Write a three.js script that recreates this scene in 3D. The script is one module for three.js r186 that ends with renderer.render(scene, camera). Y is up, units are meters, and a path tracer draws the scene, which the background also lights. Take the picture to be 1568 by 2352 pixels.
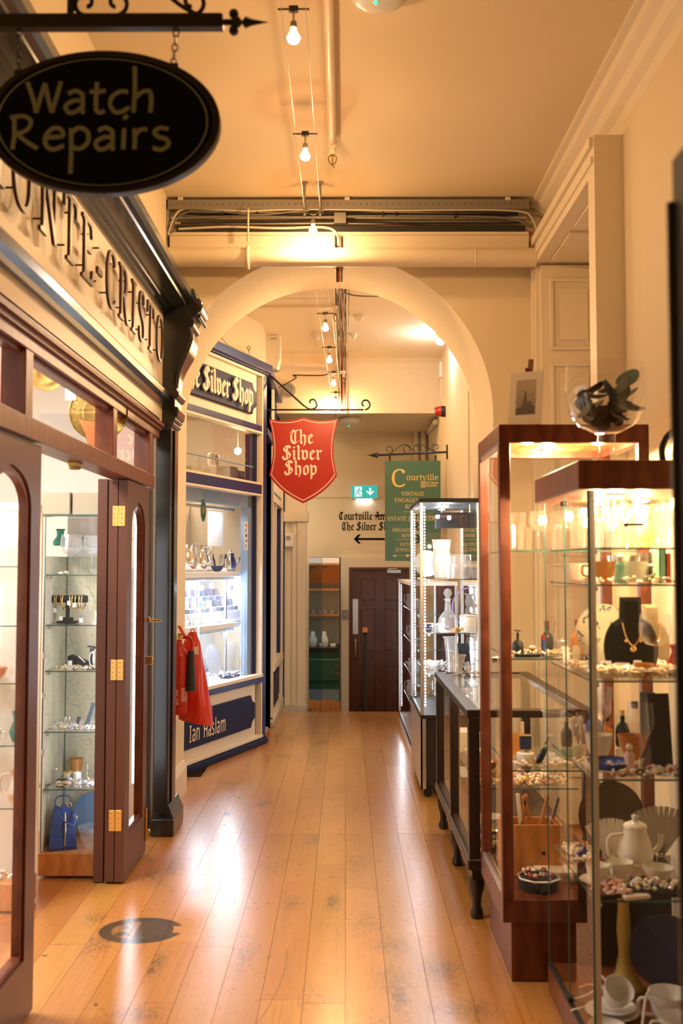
import * as THREE from 'three';
import { mergeGeometries } from 'three/addons/utils/BufferGeometryUtils.js';
import { RoundedBoxGeometry } from 'three/addons/geometries/RoundedBoxGeometry.js';
import { TextGeometry } from 'three/addons/geometries/TextGeometry.js';
import { FontLoader } from 'three/addons/loaders/FontLoader.js';
import { ImprovedNoise } from 'three/addons/math/ImprovedNoise.js';
import { RectAreaLightUniformsLib } from 'three/addons/lights/RectAreaLightUniformsLib.js';

// ---------- camera, renderer, exposure ----------
const FP = 2300, EYE = 1.55;                       // focal length in photo pixels, eye height in metres
const scene = new THREE.Scene();
scene.background = new THREE.Color(0, 0, 0);       // a closed interior: nothing comes in from outside
const camera = new THREE.PerspectiveCamera(2 * Math.atan(1176 / FP) * 180 / Math.PI, 1568 / 2352, 0.05, 60);
camera.position.set(0, EYE, 0);
camera.rotation.order = 'YXZ';
camera.rotation.set(Math.atan((1300 - 1176) / FP), Math.atan(9 / FP), 0);
camera.focus = 7.6;
camera.userData.fStop = 3;
camera.updateMatrixWorld(true);
const renderer = new THREE.WebGLRenderer({ antialias: true });
renderer.toneMapping = THREE.LinearToneMapping;
renderer.toneMappingExposure = 1.1;
renderer.shadowMap.enabled = true;
RectAreaLightUniformsLib.init();
const HALOGEN = new THREE.Color(1.0, 0.60, 0.275), LED = new THREE.Color(0.80, 0.89, 1.0), WARM = new THREE.Color(1.0, 0.69, 0.35), NEUTRAL = new THREE.Color(1.0, 0.93, 0.84);

// ---------- measuring: photo pixel -> point on a plane ----------
const V = (x, y, z) => new THREE.Vector3(x, y, z);
const ray = (px, py) => V((px - 784) / FP, -(py - 1176) / FP, -1).applyQuaternion(camera.quaternion);
function at(px, py, d) { const r = ray(px, py); return r.multiplyScalar(-d / r.z).add(camera.position); }
function onX(px, py, X) { const r = ray(px, py); return r.multiplyScalar(X / r.x).add(camera.position); }
function onY(px, py, Y) { const r = ray(px, py); return r.multiplyScalar((Y - EYE) / r.y).add(camera.position); }

// ---------- seeded random ----------
let seed = 20240611;
const rnd = (a = 0, b = 1) => { seed = (seed * 1664525 + 1013904223) >>> 0; return a + (b - a) * seed / 4294967296; };
const pick = (a) => a[Math.floor(rnd() * a.length)];
const perlin = new ImprovedNoise();
const fbm = (x, y, o = 4) => { let s = 0, a = 0.5; for (let i = 0; i < o; i++) { s += a * perlin.noise(x, y, i * 7.3 + 0.5); x *= 2.03; y *= 2.03; a *= 0.5; } return s; };

// ---------- geometry helpers ----------
function boxUV(g, k = 1) {
  const p = g.attributes.position, n = g.attributes.normal, uv = new Float32Array(p.count * 2);
  for (let i = 0; i < p.count; i++) {
    const ax = Math.abs(n.getX(i)), ay = Math.abs(n.getY(i)), az = Math.abs(n.getZ(i));
    const x = p.getX(i), y = p.getY(i), z = p.getZ(i);
    uv[2 * i] = (ax >= ay && ax >= az ? z : x) * k; uv[2 * i + 1] = (ay >= ax && ay >= az ? z : y) * k;
  }
  g.setAttribute('uv', new THREE.BufferAttribute(uv, 2)); return g;
}
const T = (g, x = 0, y = 0, z = 0) => g.translate(x, y, z);
const plainBox = (w, h, d, x = 0, y = 0, z = 0) => boxUV(T(new THREE.BoxGeometry(w, h, d), x, y, z));
const box = (w, h, d, x = 0, y = 0, z = 0, r = 0.004) => boxUV(T(new RoundedBoxGeometry(w, h, d, 1, Math.min(r, 0.45 * Math.min(w, h, d))), x, y, z));
const span = (x0, x1, y0, y1, z0, z1, r = 0.003) => box(Math.abs(x1 - x0), Math.abs(y1 - y0), Math.abs(z1 - z0), (x0 + x1) / 2, (y0 + y1) / 2, (z0 + z1) / 2, r);
const slab = (x0, x1, y0, y1, z0, z1) => plainBox(Math.abs(x1 - x0), Math.abs(y1 - y0), Math.abs(z1 - z0), (x0 + x1) / 2, (y0 + y1) / 2, (z0 + z1) / 2);
const cyl = (r0, r1, h, x = 0, y = 0, z = 0, n = 20, open = false) => T(new THREE.CylinderGeometry(r0, r1, h, n, 1, open), x, y, z);
const ball = (r, x = 0, y = 0, z = 0, n = 14) => T(new THREE.SphereGeometry(r, n, Math.max(8, n >> 1)), x, y, z);
const lathe = (pts, n = 28) => new THREE.LatheGeometry(pts.map(([x, y]) => new THREE.Vector2(Math.max(x, 0.0001), y)), n);
const ring = (R, r, n = 28, m = 8) => new THREE.TorusGeometry(R, r, m, n);
const smooth = (pts, closed = false) => new THREE.CatmullRomCurve3(pts.map((p) => p.isVector3 ? p : V(...p)), closed, 'catmullrom', 0.5);
const tube = (pts, r, n = 0, closed = false, m = 8) => new THREE.TubeGeometry(smooth(pts, closed), n || pts.length * 6, r, m, closed);
function poly(pts, r, m = 8) { const c = new THREE.CurvePath(); for (let i = 1; i < pts.length; i++) c.add(new THREE.LineCurve3(V(...pts[i - 1]), V(...pts[i]))); return new THREE.TubeGeometry(c, (pts.length - 1) * 2, r, m); }
function rod(a, b, r, m = 8) { a = a.isVector3 ? a : V(...a); b = b.isVector3 ? b : V(...b); const l = a.distanceTo(b), g = new THREE.CylinderGeometry(r, r, l, m); g.applyQuaternion(new THREE.Quaternion().setFromUnitVectors(V(0, 1, 0), b.clone().sub(a).normalize())); return T(g, (a.x + b.x) / 2, (a.y + b.y) / 2, (a.z + b.z) / 2); }
function shapeOf(pts) { const s = new THREE.Shape(); pts.forEach(([x, y], i) => i ? s.lineTo(x, y) : s.moveTo(x, y)); s.closePath(); return s; }
function extrude(shape, depth, bevel = 0, curve = 14) { return new THREE.ExtrudeGeometry(shape, { depth, bevelEnabled: bevel > 0, bevelSize: bevel, bevelThickness: bevel, bevelSegments: 1, curveSegments: curve }); }
// a profile (x out, y up) swept along z from z0 to z1
const profileZ = (pts, z0, z1) => boxUV(T(extrude(shapeOf(pts), Math.abs(z1 - z0)), 0, 0, Math.min(z0, z1)));
// a profile (x = out along +z, y up) swept along x from x0 to x1
const profileX = (pts, x0, x1) => boxUV(T(extrude(shapeOf(pts), Math.abs(x1 - x0)).rotateY(-Math.PI / 2).scale(1, 1, 1), Math.max(x0, x1), 0, 0));
function merge(list) {
  const out = list.map((g) => { const h = g.index ? g.toNonIndexed() : g; const k = new THREE.BufferGeometry(); for (const a of ['position', 'normal', 'uv']) k.setAttribute(a, h.attributes[a] ?? new THREE.BufferAttribute(new Float32Array(h.attributes.position.count * 2), 2)); return k; });
  return mergeGeometries(out);
}

// ---------- naming helpers ----------
const ORD = ['first', 'second', 'third', 'fourth', 'fifth', 'sixth', 'seventh', 'eighth', 'ninth', 'tenth', 'eleventh', 'twelfth'];
const taken = new Map();
function numbered(name) { const n = taken.get(name) ?? 0; taken.set(name, n + 1); return n ? `${name}_${String(n).padStart(3, '0')}` : name; }
function tag(o, label, category, group, kind) { o.userData = { label, category }; if (group) o.userData.group = group; if (kind) o.userData.kind = kind; return o; }
function thing(name, label, category, p = [0, 0, 0], turn = 0, group, kind) {
  const o = new THREE.Group(); o.name = numbered(name); scene.add(o); o.position.set(...(p.isVector3 ? p.toArray() : p)); o.rotation.y = turn; return tag(o, label, category, group, kind);
}
const structure = (name, label, category) => thing(name, label, category, [0, 0, 0], 0, null, 'structure');
function part(name, g, m, parent, label) { const o = new THREE.Mesh(Array.isArray(g) ? merge(g) : g, m); o.name = name; parent.add(o); if (label) o.userData = { label }; return o; }
function solid(name, g, m, label, category, group, kind) { const o = new THREE.Mesh(Array.isArray(g) ? merge(g) : g, m); o.name = numbered(name); scene.add(o); return tag(o, label, category, group, kind); }
function copy(o, p, turn = 0, label, s = 1) { const c = o.clone(); c.name = numbered(o.name.replace(/_\d{3}$/, '')); c.userData = { ...o.userData }; scene.add(c); c.position.set(...p); c.rotation.set(0, turn, 0); c.scale.setScalar(s); if (label) c.userData.label = label; return c; }
function pointLight(p, color, power, size = 1, parent = scene) { const l = new THREE.PointLight(color, power); l.position.set(...(p.isVector3 ? p.toArray() : p)); l.shadow.radius = size; l.name = 'lamp_glow'; parent.add(l); return l; }
function areaLight(p, target, w, h, color, power, parent = scene) { const l = new THREE.RectAreaLight(color, power, w, h); l.position.set(...p); l.name = 'panel_glow'; parent.add(l); l.updateMatrixWorld(true); const t = V(...target); parent.localToWorld(t); l.lookAt(t); return l; }

// ---------- textures ----------
function canvasTex(w, h, draw, srgb = true, repeat = false) {
  const c = document.createElement('canvas'); c.width = w; c.height = h; draw(c.getContext('2d'), w, h);
  const t = new THREE.CanvasTexture(c); if (srgb) t.colorSpace = THREE.SRGBColorSpace; if (repeat) t.wrapS = t.wrapT = THREE.RepeatWrapping; return t;
}
function dataTex(n, f, srgb = true) {
  const d = new Uint8Array(n * n * 4);
  for (let y = 0; y < n; y++) for (let x = 0; x < n; x++) { const c = f(x / n, y / n), i = 4 * (y * n + x); d[i] = c[0]; d[i + 1] = c[1]; d[i + 2] = c[2]; d[i + 3] = 255; }
  const t = new THREE.DataTexture(d, n, n); t.magFilter = THREE.LinearFilter; t.minFilter = THREE.LinearMipmapLinearFilter; t.wrapS = t.wrapT = THREE.RepeatWrapping; if (srgb) t.colorSpace = THREE.SRGBColorSpace; t.needsUpdate = true; return t;
}
// tileable noise by wrapping on two circles
const wrapNoise = (u, v, f) => { const a = u * 6.2832, b = v * 6.2832; return perlin.noise(Math.cos(a) * f, Math.sin(a) * f + Math.cos(b) * f * 1.3, Math.sin(b) * f); };
const plaster = dataTex(256, (u, v) => { const s = 128 + 60 * wrapNoise(u, v, 3) + 45 * wrapNoise(u, v, 11) + 30 * rnd(-1, 1); return [s, s, s]; }, false);
function grain(base, dark, fine = 1) {       // wood: streaks along v
  return dataTex(512, (u, v) => {
    const w = 0.5 + 0.5 * Math.sin(u * 6.2832 * 7 + 3 * wrapNoise(u, v, 1.1) + 2 * wrapNoise(u, v, 2.7));
    const s = THREE.MathUtils.clamp(0.55 * w + 0.28 * fine * perlin.noise(u * 150, Math.sin(v * 6.2832) * 1.5, 3) + 0.2 * wrapNoise(u, v, 2) + rnd(-0.08, 0.08), 0, 1);
    return [0, 1, 2].map((i) => base[i] + (dark[i] - base[i]) * s);
  });
}

// ---------- materials ----------
const lin = (r, g, b) => new THREE.Color().setRGB(r, g, b);
const std = (color, roughness = 0.6, metalness = 0, extra = {}) => new THREE.MeshStandardMaterial({ color, roughness, metalness, ...extra });
const phys = (color, roughness, extra = {}) => new THREE.MeshPhysicalMaterial({ color, roughness, ...extra });
const rep = (t, x, y = x) => { const c = t.clone(); c.repeat.set(x, y); c.needsUpdate = true; return c; };
const mahoganyTex = grain([120, 64, 40], [78, 36, 22]), oakTex = grain([205, 140, 78], [168, 104, 50]), walnutTex = grain([130, 74, 46], [92, 48, 30], 1.3), darkTex = grain([70, 46, 36], [44, 27, 21]);
const M = {
  wall: std(lin(0.74, 0.63, 0.43), 0.88, 0, { bumpMap: rep(plaster, 1.2), bumpScale: 0.002 }),
  ceiling: std(lin(0.76, 0.65, 0.45), 0.9, 0, { bumpMap: rep(plaster, 0.8), bumpScale: 0.0015 }),
  trim: std(lin(0.76, 0.67, 0.50), 0.5),
  white: std(lin(0.80, 0.78, 0.74), 0.6),
  cream: std(lin(0.77, 0.68, 0.54), 0.42, 0, { bumpMap: rep(plaster, 2), bumpScale: 0.0008 }),
  pipe: std(lin(0.72, 0.62, 0.46), 0.45),
  black: phys(lin(0.012, 0.013, 0.014), 0.28, { clearcoat: 0.5, clearcoatRoughness: 0.2 }),
  ironwork: phys(lin(0.014, 0.016, 0.018), 0.4, { clearcoat: 0.3, clearcoatRoughness: 0.35 }),
  teal: phys(lin(0.012, 0.022, 0.028), 0.25, { clearcoat: 0.6, clearcoatRoughness: 0.15 }),
  navy: phys(lin(0.016, 0.028, 0.13), 0.35, { clearcoat: 0.35, clearcoatRoughness: 0.15 }),
  navyDeep: phys(lin(0.012, 0.018, 0.062), 0.55, { specularIntensity: 0.4 }),
  mahogany: phys(0xffffff, 0.42, { map: rep(mahoganyTex, 2, 1), clearcoat: 0.25, clearcoatRoughness: 0.3 }),
  doorPaint: phys(lin(0.10, 0.034, 0.021), 0.42, { clearcoat: 0.3, clearcoatRoughness: 0.25 }),
  walnut: phys(0xffffff, 0.4, { map: rep(walnutTex, 2, 1), clearcoat: 0.3, clearcoatRoughness: 0.2 }),
  oak: phys(0xffffff, 0.4, { map: rep(oakTex, 2, 1), clearcoat: 0.2, clearcoatRoughness: 0.3 }),
  dark: phys(0xffffff, 0.4, { map: rep(darkTex, 2, 1), clearcoat: 0.3, clearcoatRoughness: 0.25 }),
  counter: phys(lin(0.020, 0.012, 0.009), 0.28, { clearcoat: 0.6, clearcoatRoughness: 0.12 }),
  brass: std(lin(0.80, 0.56, 0.20), 0.28, 1),
  oldBrass: std(lin(0.42, 0.30, 0.09), 0.38, 1, { bumpMap: rep(plaster, 3), bumpScale: 0.003 }),
  copper: std(lin(0.72, 0.26, 0.10), 0.3, 1),
  gold: std(lin(0.90, 0.62, 0.26), 0.25, 1),
  silver: std(lin(0.88, 0.87, 0.85), 0.14, 1),
  salver: std(lin(0.82, 0.82, 0.82), 0.38, 0.55), steel: std(lin(0.55, 0.54, 0.52), 0.35, 1),
  alu: std(lin(0.72, 0.73, 0.74), 0.3, 0.85),
  galv: std(lin(0.30, 0.29, 0.26), 0.55, 0.7),
  mirror: std(lin(0.90, 0.89, 0.84), 0.02, 1),
  mirrorBlue: std(lin(0.52, 0.66, 0.80), 0.02, 1),
  pane: phys(0xffffff, 0.0, { transmission: 1, ior: 1.5, side: THREE.DoubleSide }),
  shelfGlass: phys(lin(0.95, 0.985, 0.97), 0.0, { transmission: 1, ior: 1.5, side: THREE.DoubleSide }),
  glassEdge: phys(lin(0.05, 0.15, 0.14), 0.15, { clearcoat: 1 }),
  crystal: phys(lin(0.97, 0.97, 0.97), 0.03, { transmission: 1, ior: 1.75, side: THREE.DoubleSide }),
  cut: phys(lin(0.97, 0.97, 0.97), 0.08, { transmission: 0.9, ior: 1.8, side: THREE.DoubleSide, flatShading: true }),
  cutClear: phys(lin(0.97, 0.95, 0.92), 0.07, { transmission: 0.965, ior: 1.85, side: THREE.DoubleSide, flatShading: true }),
  greenGlass: phys(lin(0.10, 0.45, 0.40), 0.04, { transmission: 0.75, ior: 1.5, side: THREE.DoubleSide }),
  bottleGlass: phys(lin(0.02, 0.035, 0.05), 0.06, { transmission: 0.3, ior: 1.5 }),
  china: phys(lin(0.80, 0.74, 0.62), 0.18, { clearcoat: 0.8, clearcoatRoughness: 0.05 }),
  chinaWhite: phys(lin(0.80, 0.79, 0.76), 0.18, { clearcoat: 0.8, clearcoatRoughness: 0.05 }),
  blueChina: phys(lin(0.04, 0.07, 0.30), 0.2, { clearcoat: 0.8, clearcoatRoughness: 0.05 }),
  velvet: std(lin(0.010, 0.010, 0.012), 0.85), velvetBlue: std(lin(0.02, 0.035, 0.10), 0.8),
  paper: std(lin(0.82, 0.80, 0.76), 0.8), card: std(lin(0.42, 0.37, 0.28), 0.85),
  lilac: std(lin(0.36, 0.34, 0.46), 0.7), greyPlush: std(lin(0.16, 0.19, 0.24), 0.7), greyBlue: std(lin(0.20, 0.29, 0.42), 0.6),
  bagBlue: phys(lin(0.022, 0.070, 0.24), 0.5, { clearcoat: 0.15, clearcoatRoughness: 0.5 }),
  red: phys(lin(0.42, 0.020, 0.010), 0.3, { clearcoat: 0.5, clearcoatRoughness: 0.2 }),
  redCloth: phys(lin(0.58, 0.030, 0.014), 0.42, { clearcoat: 0.25, clearcoatRoughness: 0.4, side: THREE.DoubleSide }),
  rubber: std(lin(0.012, 0.012, 0.012), 0.6),
  plastic: std(lin(0.72, 0.66, 0.54), 0.45), plasticGrey: std(lin(0.34, 0.33, 0.30), 0.5), plasticWhite: std(lin(0.8, 0.79, 0.76), 0.4),
  pink: std(lin(0.75, 0.13, 0.18), 0.6), pinkPale: std(lin(0.75, 0.50, 0.42), 0.7), amber: phys(lin(0.55, 0.22, 0.05), 0.3, { clearcoat: 0.6 }),
  greenPaint: phys(lin(0.055, 0.14, 0.085), 0.4, { clearcoat: 0.3, clearcoatRoughness: 0.3 }),
  bookGreen: std(lin(0.22, 0.50, 0.36), 0.6), bookRed: std(lin(0.55, 0.08, 0.03), 0.5), bookBrown: std(lin(0.09, 0.06, 0.035), 0.6),
  leaf: std(lin(0.020, 0.035, 0.028), 0.6, 0, { side: THREE.DoubleSide }), leafGreen: std(lin(0.10, 0.20, 0.13), 0.6, 0, { side: THREE.DoubleSide }),
  yellowGreen: std(lin(0.45, 0.5, 0.08), 0.6), orangeCap: std(lin(0.62, 0.26, 0.09), 0.5),
  cableWhite: std(lin(0.55, 0.50, 0.40), 0.5), cableGrey: std(lin(0.16, 0.15, 0.13), 0.5), cableRed: std(lin(0.40, 0.05, 0.03), 0.5), cableBlack: std(lin(0.015, 0.015, 0.015), 0.5),
  signInk: phys(lin(0.005, 0.008, 0.008), 0.7, { specularIntensity: 0.25 }), letterCream: std(lin(0.80, 0.70, 0.55), 0.5), letterBrown: phys(lin(0.075, 0.036, 0.024), 0.4, { clearcoat: 0.3 }), watchInk: std(lin(0.34, 0.42, 0.30), 0.6),
  glowHalogen: std(lin(1, 0.9, 0.7), 0.5, 0, { emissive: lin(1.0, 0.80, 0.52), emissiveIntensity: 30 }),
  glowLed: std(lin(1, 1, 1), 0.5, 0, { emissive: lin(0.86, 0.92, 1.0), emissiveIntensity: 9 }),
  glowLedSpot: std(lin(1, 1, 1), 0.5, 0, { emissive: lin(0.86, 0.92, 1.0), emissiveIntensity: 26 }),
  glowWarm: std(lin(1, 0.9, 0.7), 0.5, 0, { emissive: lin(1.0, 0.78, 0.46), emissiveIntensity: 16 }),
  glowPanel: std(lin(1, 1, 1), 0.5, 0, { emissive: lin(1.0, 0.95, 0.88), emissiveIntensity: 4 }),
  glowGreen: std(lin(0.02, 0.3, 0.2), 0.5, 0, { emissive: lin(0.02, 0.9, 0.5), emissiveIntensity: 1.5 }),
  lampGlass: phys(lin(0.85, 0.62, 0.50), 0.4, { transmission: 0.14, ior: 1.45, side: THREE.DoubleSide }),
  dome: phys(lin(0.78, 0.80, 0.74), 0.2, { transmission: 0.35, ior: 1.45, side: THREE.DoubleSide }),
  doorBrown: phys(lin(0.50, 0.52, 0.52), 0.4, { map: rep(walnutTex, 2, 1), clearcoat: 0.2, clearcoatRoughness: 0.3 }), tile: std(lin(0.45, 0.42, 0.36), 0.6), carpet: std(lin(0.12, 0.13, 0.13), 0.95),
};

for (const [k, m] of Object.entries(M)) if (m.clearcoat && !['black', 'teal'].includes(k)) { m.clearcoat = 0; m.roughness = Math.min(m.roughness, 0.34); }   // plain gloss is enough here
M.ceiling.bumpMap = null;
M.sprigChina = std(0xffffff, 0.2, 0, { map: canvasTex(1024, 256, (c, w, h) => { c.fillStyle = '#e2d8bd'; c.fillRect(0, 0, w, h); c.strokeStyle = '#3c4f78'; c.fillStyle = '#47597f'; c.lineWidth = 3; for (let k = 0; k < 7; k++) { const x = 60 + k * 146, y = 62; for (let j = 0; j < 9; j++) { c.beginPath(); c.ellipse(x + rnd(-40, 40), y + rnd(-14, 14), rnd(4, 11), rnd(2, 5), rnd(0, 3), 0, 6.3); c.fill(); } c.beginPath(); c.moveTo(x - 44, y + 8); c.bezierCurveTo(x - 10, y - 20, x + 10, y + 22, x + 46, y - 6); c.stroke(); } for (let k = 0; k < 4; k++) for (let j = 0; j < 5; j++) { c.beginPath(); c.ellipse(120 + k * 256 + rnd(-50, 50), 22 + rnd(-8, 8), 14, 3, 0.2, 0, 6.3); c.fill(); } }, true, true) });

// ---------- lettering ----------
const FONT = {};
for (const k of ['sans_regular', 'serif_regular', 'serif_bold', 'sans_bold']) FONT[k] = await new FontLoader().loadAsync(`fonts/droid/droid_${k}.typeface.json`);
function hull(p) {
  p = p.slice().sort((a, b) => a[0] - b[0] || a[1] - b[1]); const c = (o, a, b) => (a[0] - o[0]) * (b[1] - o[1]) - (a[1] - o[1]) * (b[0] - o[0]); const lo = [], up = [];
  for (const q of p) { while (lo.length > 1 && c(lo.at(-2), lo.at(-1), q) <= 0) lo.pop(); lo.push(q); }
  for (const q of p.reverse()) { while (up.length > 1 && c(up.at(-2), up.at(-1), q) <= 0) up.pop(); up.push(q); }
  return lo.slice(0, -1).concat(up.slice(0, -1));
}
const stem = (x, t, b) => [[x - 0.38, t - 0.1], [x, t - 0.5], [x, b + 0.55], [x + 0.42, b + 0.15]];
const BL = {   // broad-nib letters: [advance, strokes...], x-height 4, ascender 6
  i: [1.6, stem(0.5, 4, 0), [[0.35, 5.3], [0.6, 5.05]]], l: [1.6, stem(0.5, 6, 0)], h: [3.0, stem(0.5, 6, 0), [[0.6, 3.0], [1.3, 3.75], [2.1, 3.2], [2.1, 0.6], [1.7, -0.7]]],
  e: [2.6, [[0.5, 3.3], [0.5, 0.8], [1.2, 0.15], [2.0, 0.75]], [[0.5, 3.3], [1.2, 3.9], [1.8, 3.1], [0.6, 2.1]]], v: [2.8, [[0.1, 3.9], [0.5, 3.4], [0.5, 0.8], [1.2, 0.15], [2.0, 0.7], [2.0, 3.1], [1.3, 3.9], [0.8, 3.4]]],
  r: [2.3, stem(0.5, 4, 0), [[0.7, 3.2], [1.3, 3.8], [1.8, 3.35]]], o: [2.8, [[0.5, 3.2], [0.5, 0.8], [1.2, 0.15], [2.0, 0.7], [2.0, 3.1], [1.3, 3.85], [0.5, 3.2]]], p: [2.9, [[0.1, 4.1], [0.5, 3.6], [0.5, -1.6]], [[0.6, 3.1], [1.3, 3.8], [2.1, 3.2], [2.1, 0.8], [1.4, 0.2], [0.6, 0.6]]],
  n: [3.0, stem(0.5, 4, 0), [[0.7, 3.2], [1.3, 3.8], [2.1, 3.3]], stem(2.1, 3.8, 0)], u: [3.0, stem(0.5, 4, 0), [[0.8, 0.3], [1.3, 0.2], [2.0, 0.8]], stem(2.1, 4, 0)], t: [2.1, stem(0.6, 5, 0), [[-0.1, 3.6], [1.5, 3.6]]],
  S: [3.8, [[2.9, 5.0], [2.2, 5.85], [1.1, 5.6], [0.5, 4.7], [1.0, 3.8], [2.3, 2.9], [2.9, 1.9], [2.5, 0.8], [1.5, 0.1], [0.5, 0.4], [0.1, 1.3]], [[1.7, 5.5], [1.7, 0.5]]], T: [3.6, [[0.1, 4.8], [0.9, 5.7], [1.8, 5.2], [3.0, 5.8]], [[0.9, 5.0], [0.4, 3.8], [0.4, 1.7], [1.0, 0.5], [2.0, 0.15], [2.9, 1.0]], [[1.9, 5.0], [1.9, 0.9]]],
  C: [3.6, [[2.7, 4.8], [2.0, 5.7], [1.1, 5.4], [0.5, 4.4], [0.4, 1.8], [1.0, 0.6], [2.0, 0.1], [2.9, 0.9]], [[1.7, 5.3], [1.7, 0.8]]], A: [3.5, [[0.3, 4.9], [1.2, 5.8], [1.9, 5.1], [2.3, 3.0], [2.4, 0.7], [2.9, 0.1]], [[1.6, 5.0], [1.0, 2.6], [0.2, 0.2]], [[0.3, 2.6], [2.3, 2.6]]], q: [1, []], ' ': [1.5],
};
const blWidth = (s) => [...s].reduce((a, c) => a + BL[c][0], 0);
// each letter one mesh under parent; text starts at x, baseline y, lies in the plane z, one unit = u metres
function blackLetter(s, x, y, z, u, depth, mat, parent, nib = 0.95, stretch = 1) {
  for (const c of s) {
    const list = [];
    for (const st of BL[c].slice(1)) for (let i = 1; i < st.length; i++) {
      const n = [[0.36, 0.30], [-0.36, -0.30], [0.36 - 0.1, 0.30 + 0.12], [-0.36 + 0.1, -0.30 - 0.12]].map(([a, b]) => [a * nib, b * nib]), pts = [];
      for (const q of [st[i - 1], st[i]]) for (const k of n) pts.push([(q[0] + k[0]) * u * stretch, (q[1] + k[1]) * u]);
      list.push(extrude(shapeOf(hull(pts)), depth + 0.00012 * list.length));
    }
    if (list.length) part('letter', list.map((g) => T(g, x, y, z)), mat, parent);
    x += BL[c][0] * u * stretch;
  }
}
function textMesh(s, font, size, depth, x, y, z, mat, parent, sx = 1, gap = 0, pins) {   // every letter its own mesh
  for (const c of s) {
    if (c !== ' ') {
      const g = new TextGeometry(c, { font: FONT[font], size, depth, curveSegments: 5 }); g.scale(sx, 1, 1); g.computeBoundingBox();
      const adv = g.boundingBox.max.x; T(g, x, y, z); const o = part('letter', g, mat, parent);
      if (pins) for (const [a, b] of [[0.25, 0.2], [0.75, 0.8]]) part('standoff_pin', T(new THREE.CylinderGeometry(0.004, 0.004, pins, 6).rotateX(Math.PI / 2), x + adv * a, y + size * b, z - pins / 2), M.ironwork, o);
      x += adv + gap;
    } else x += size * 0.4;
  }
  return x;
}

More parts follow.
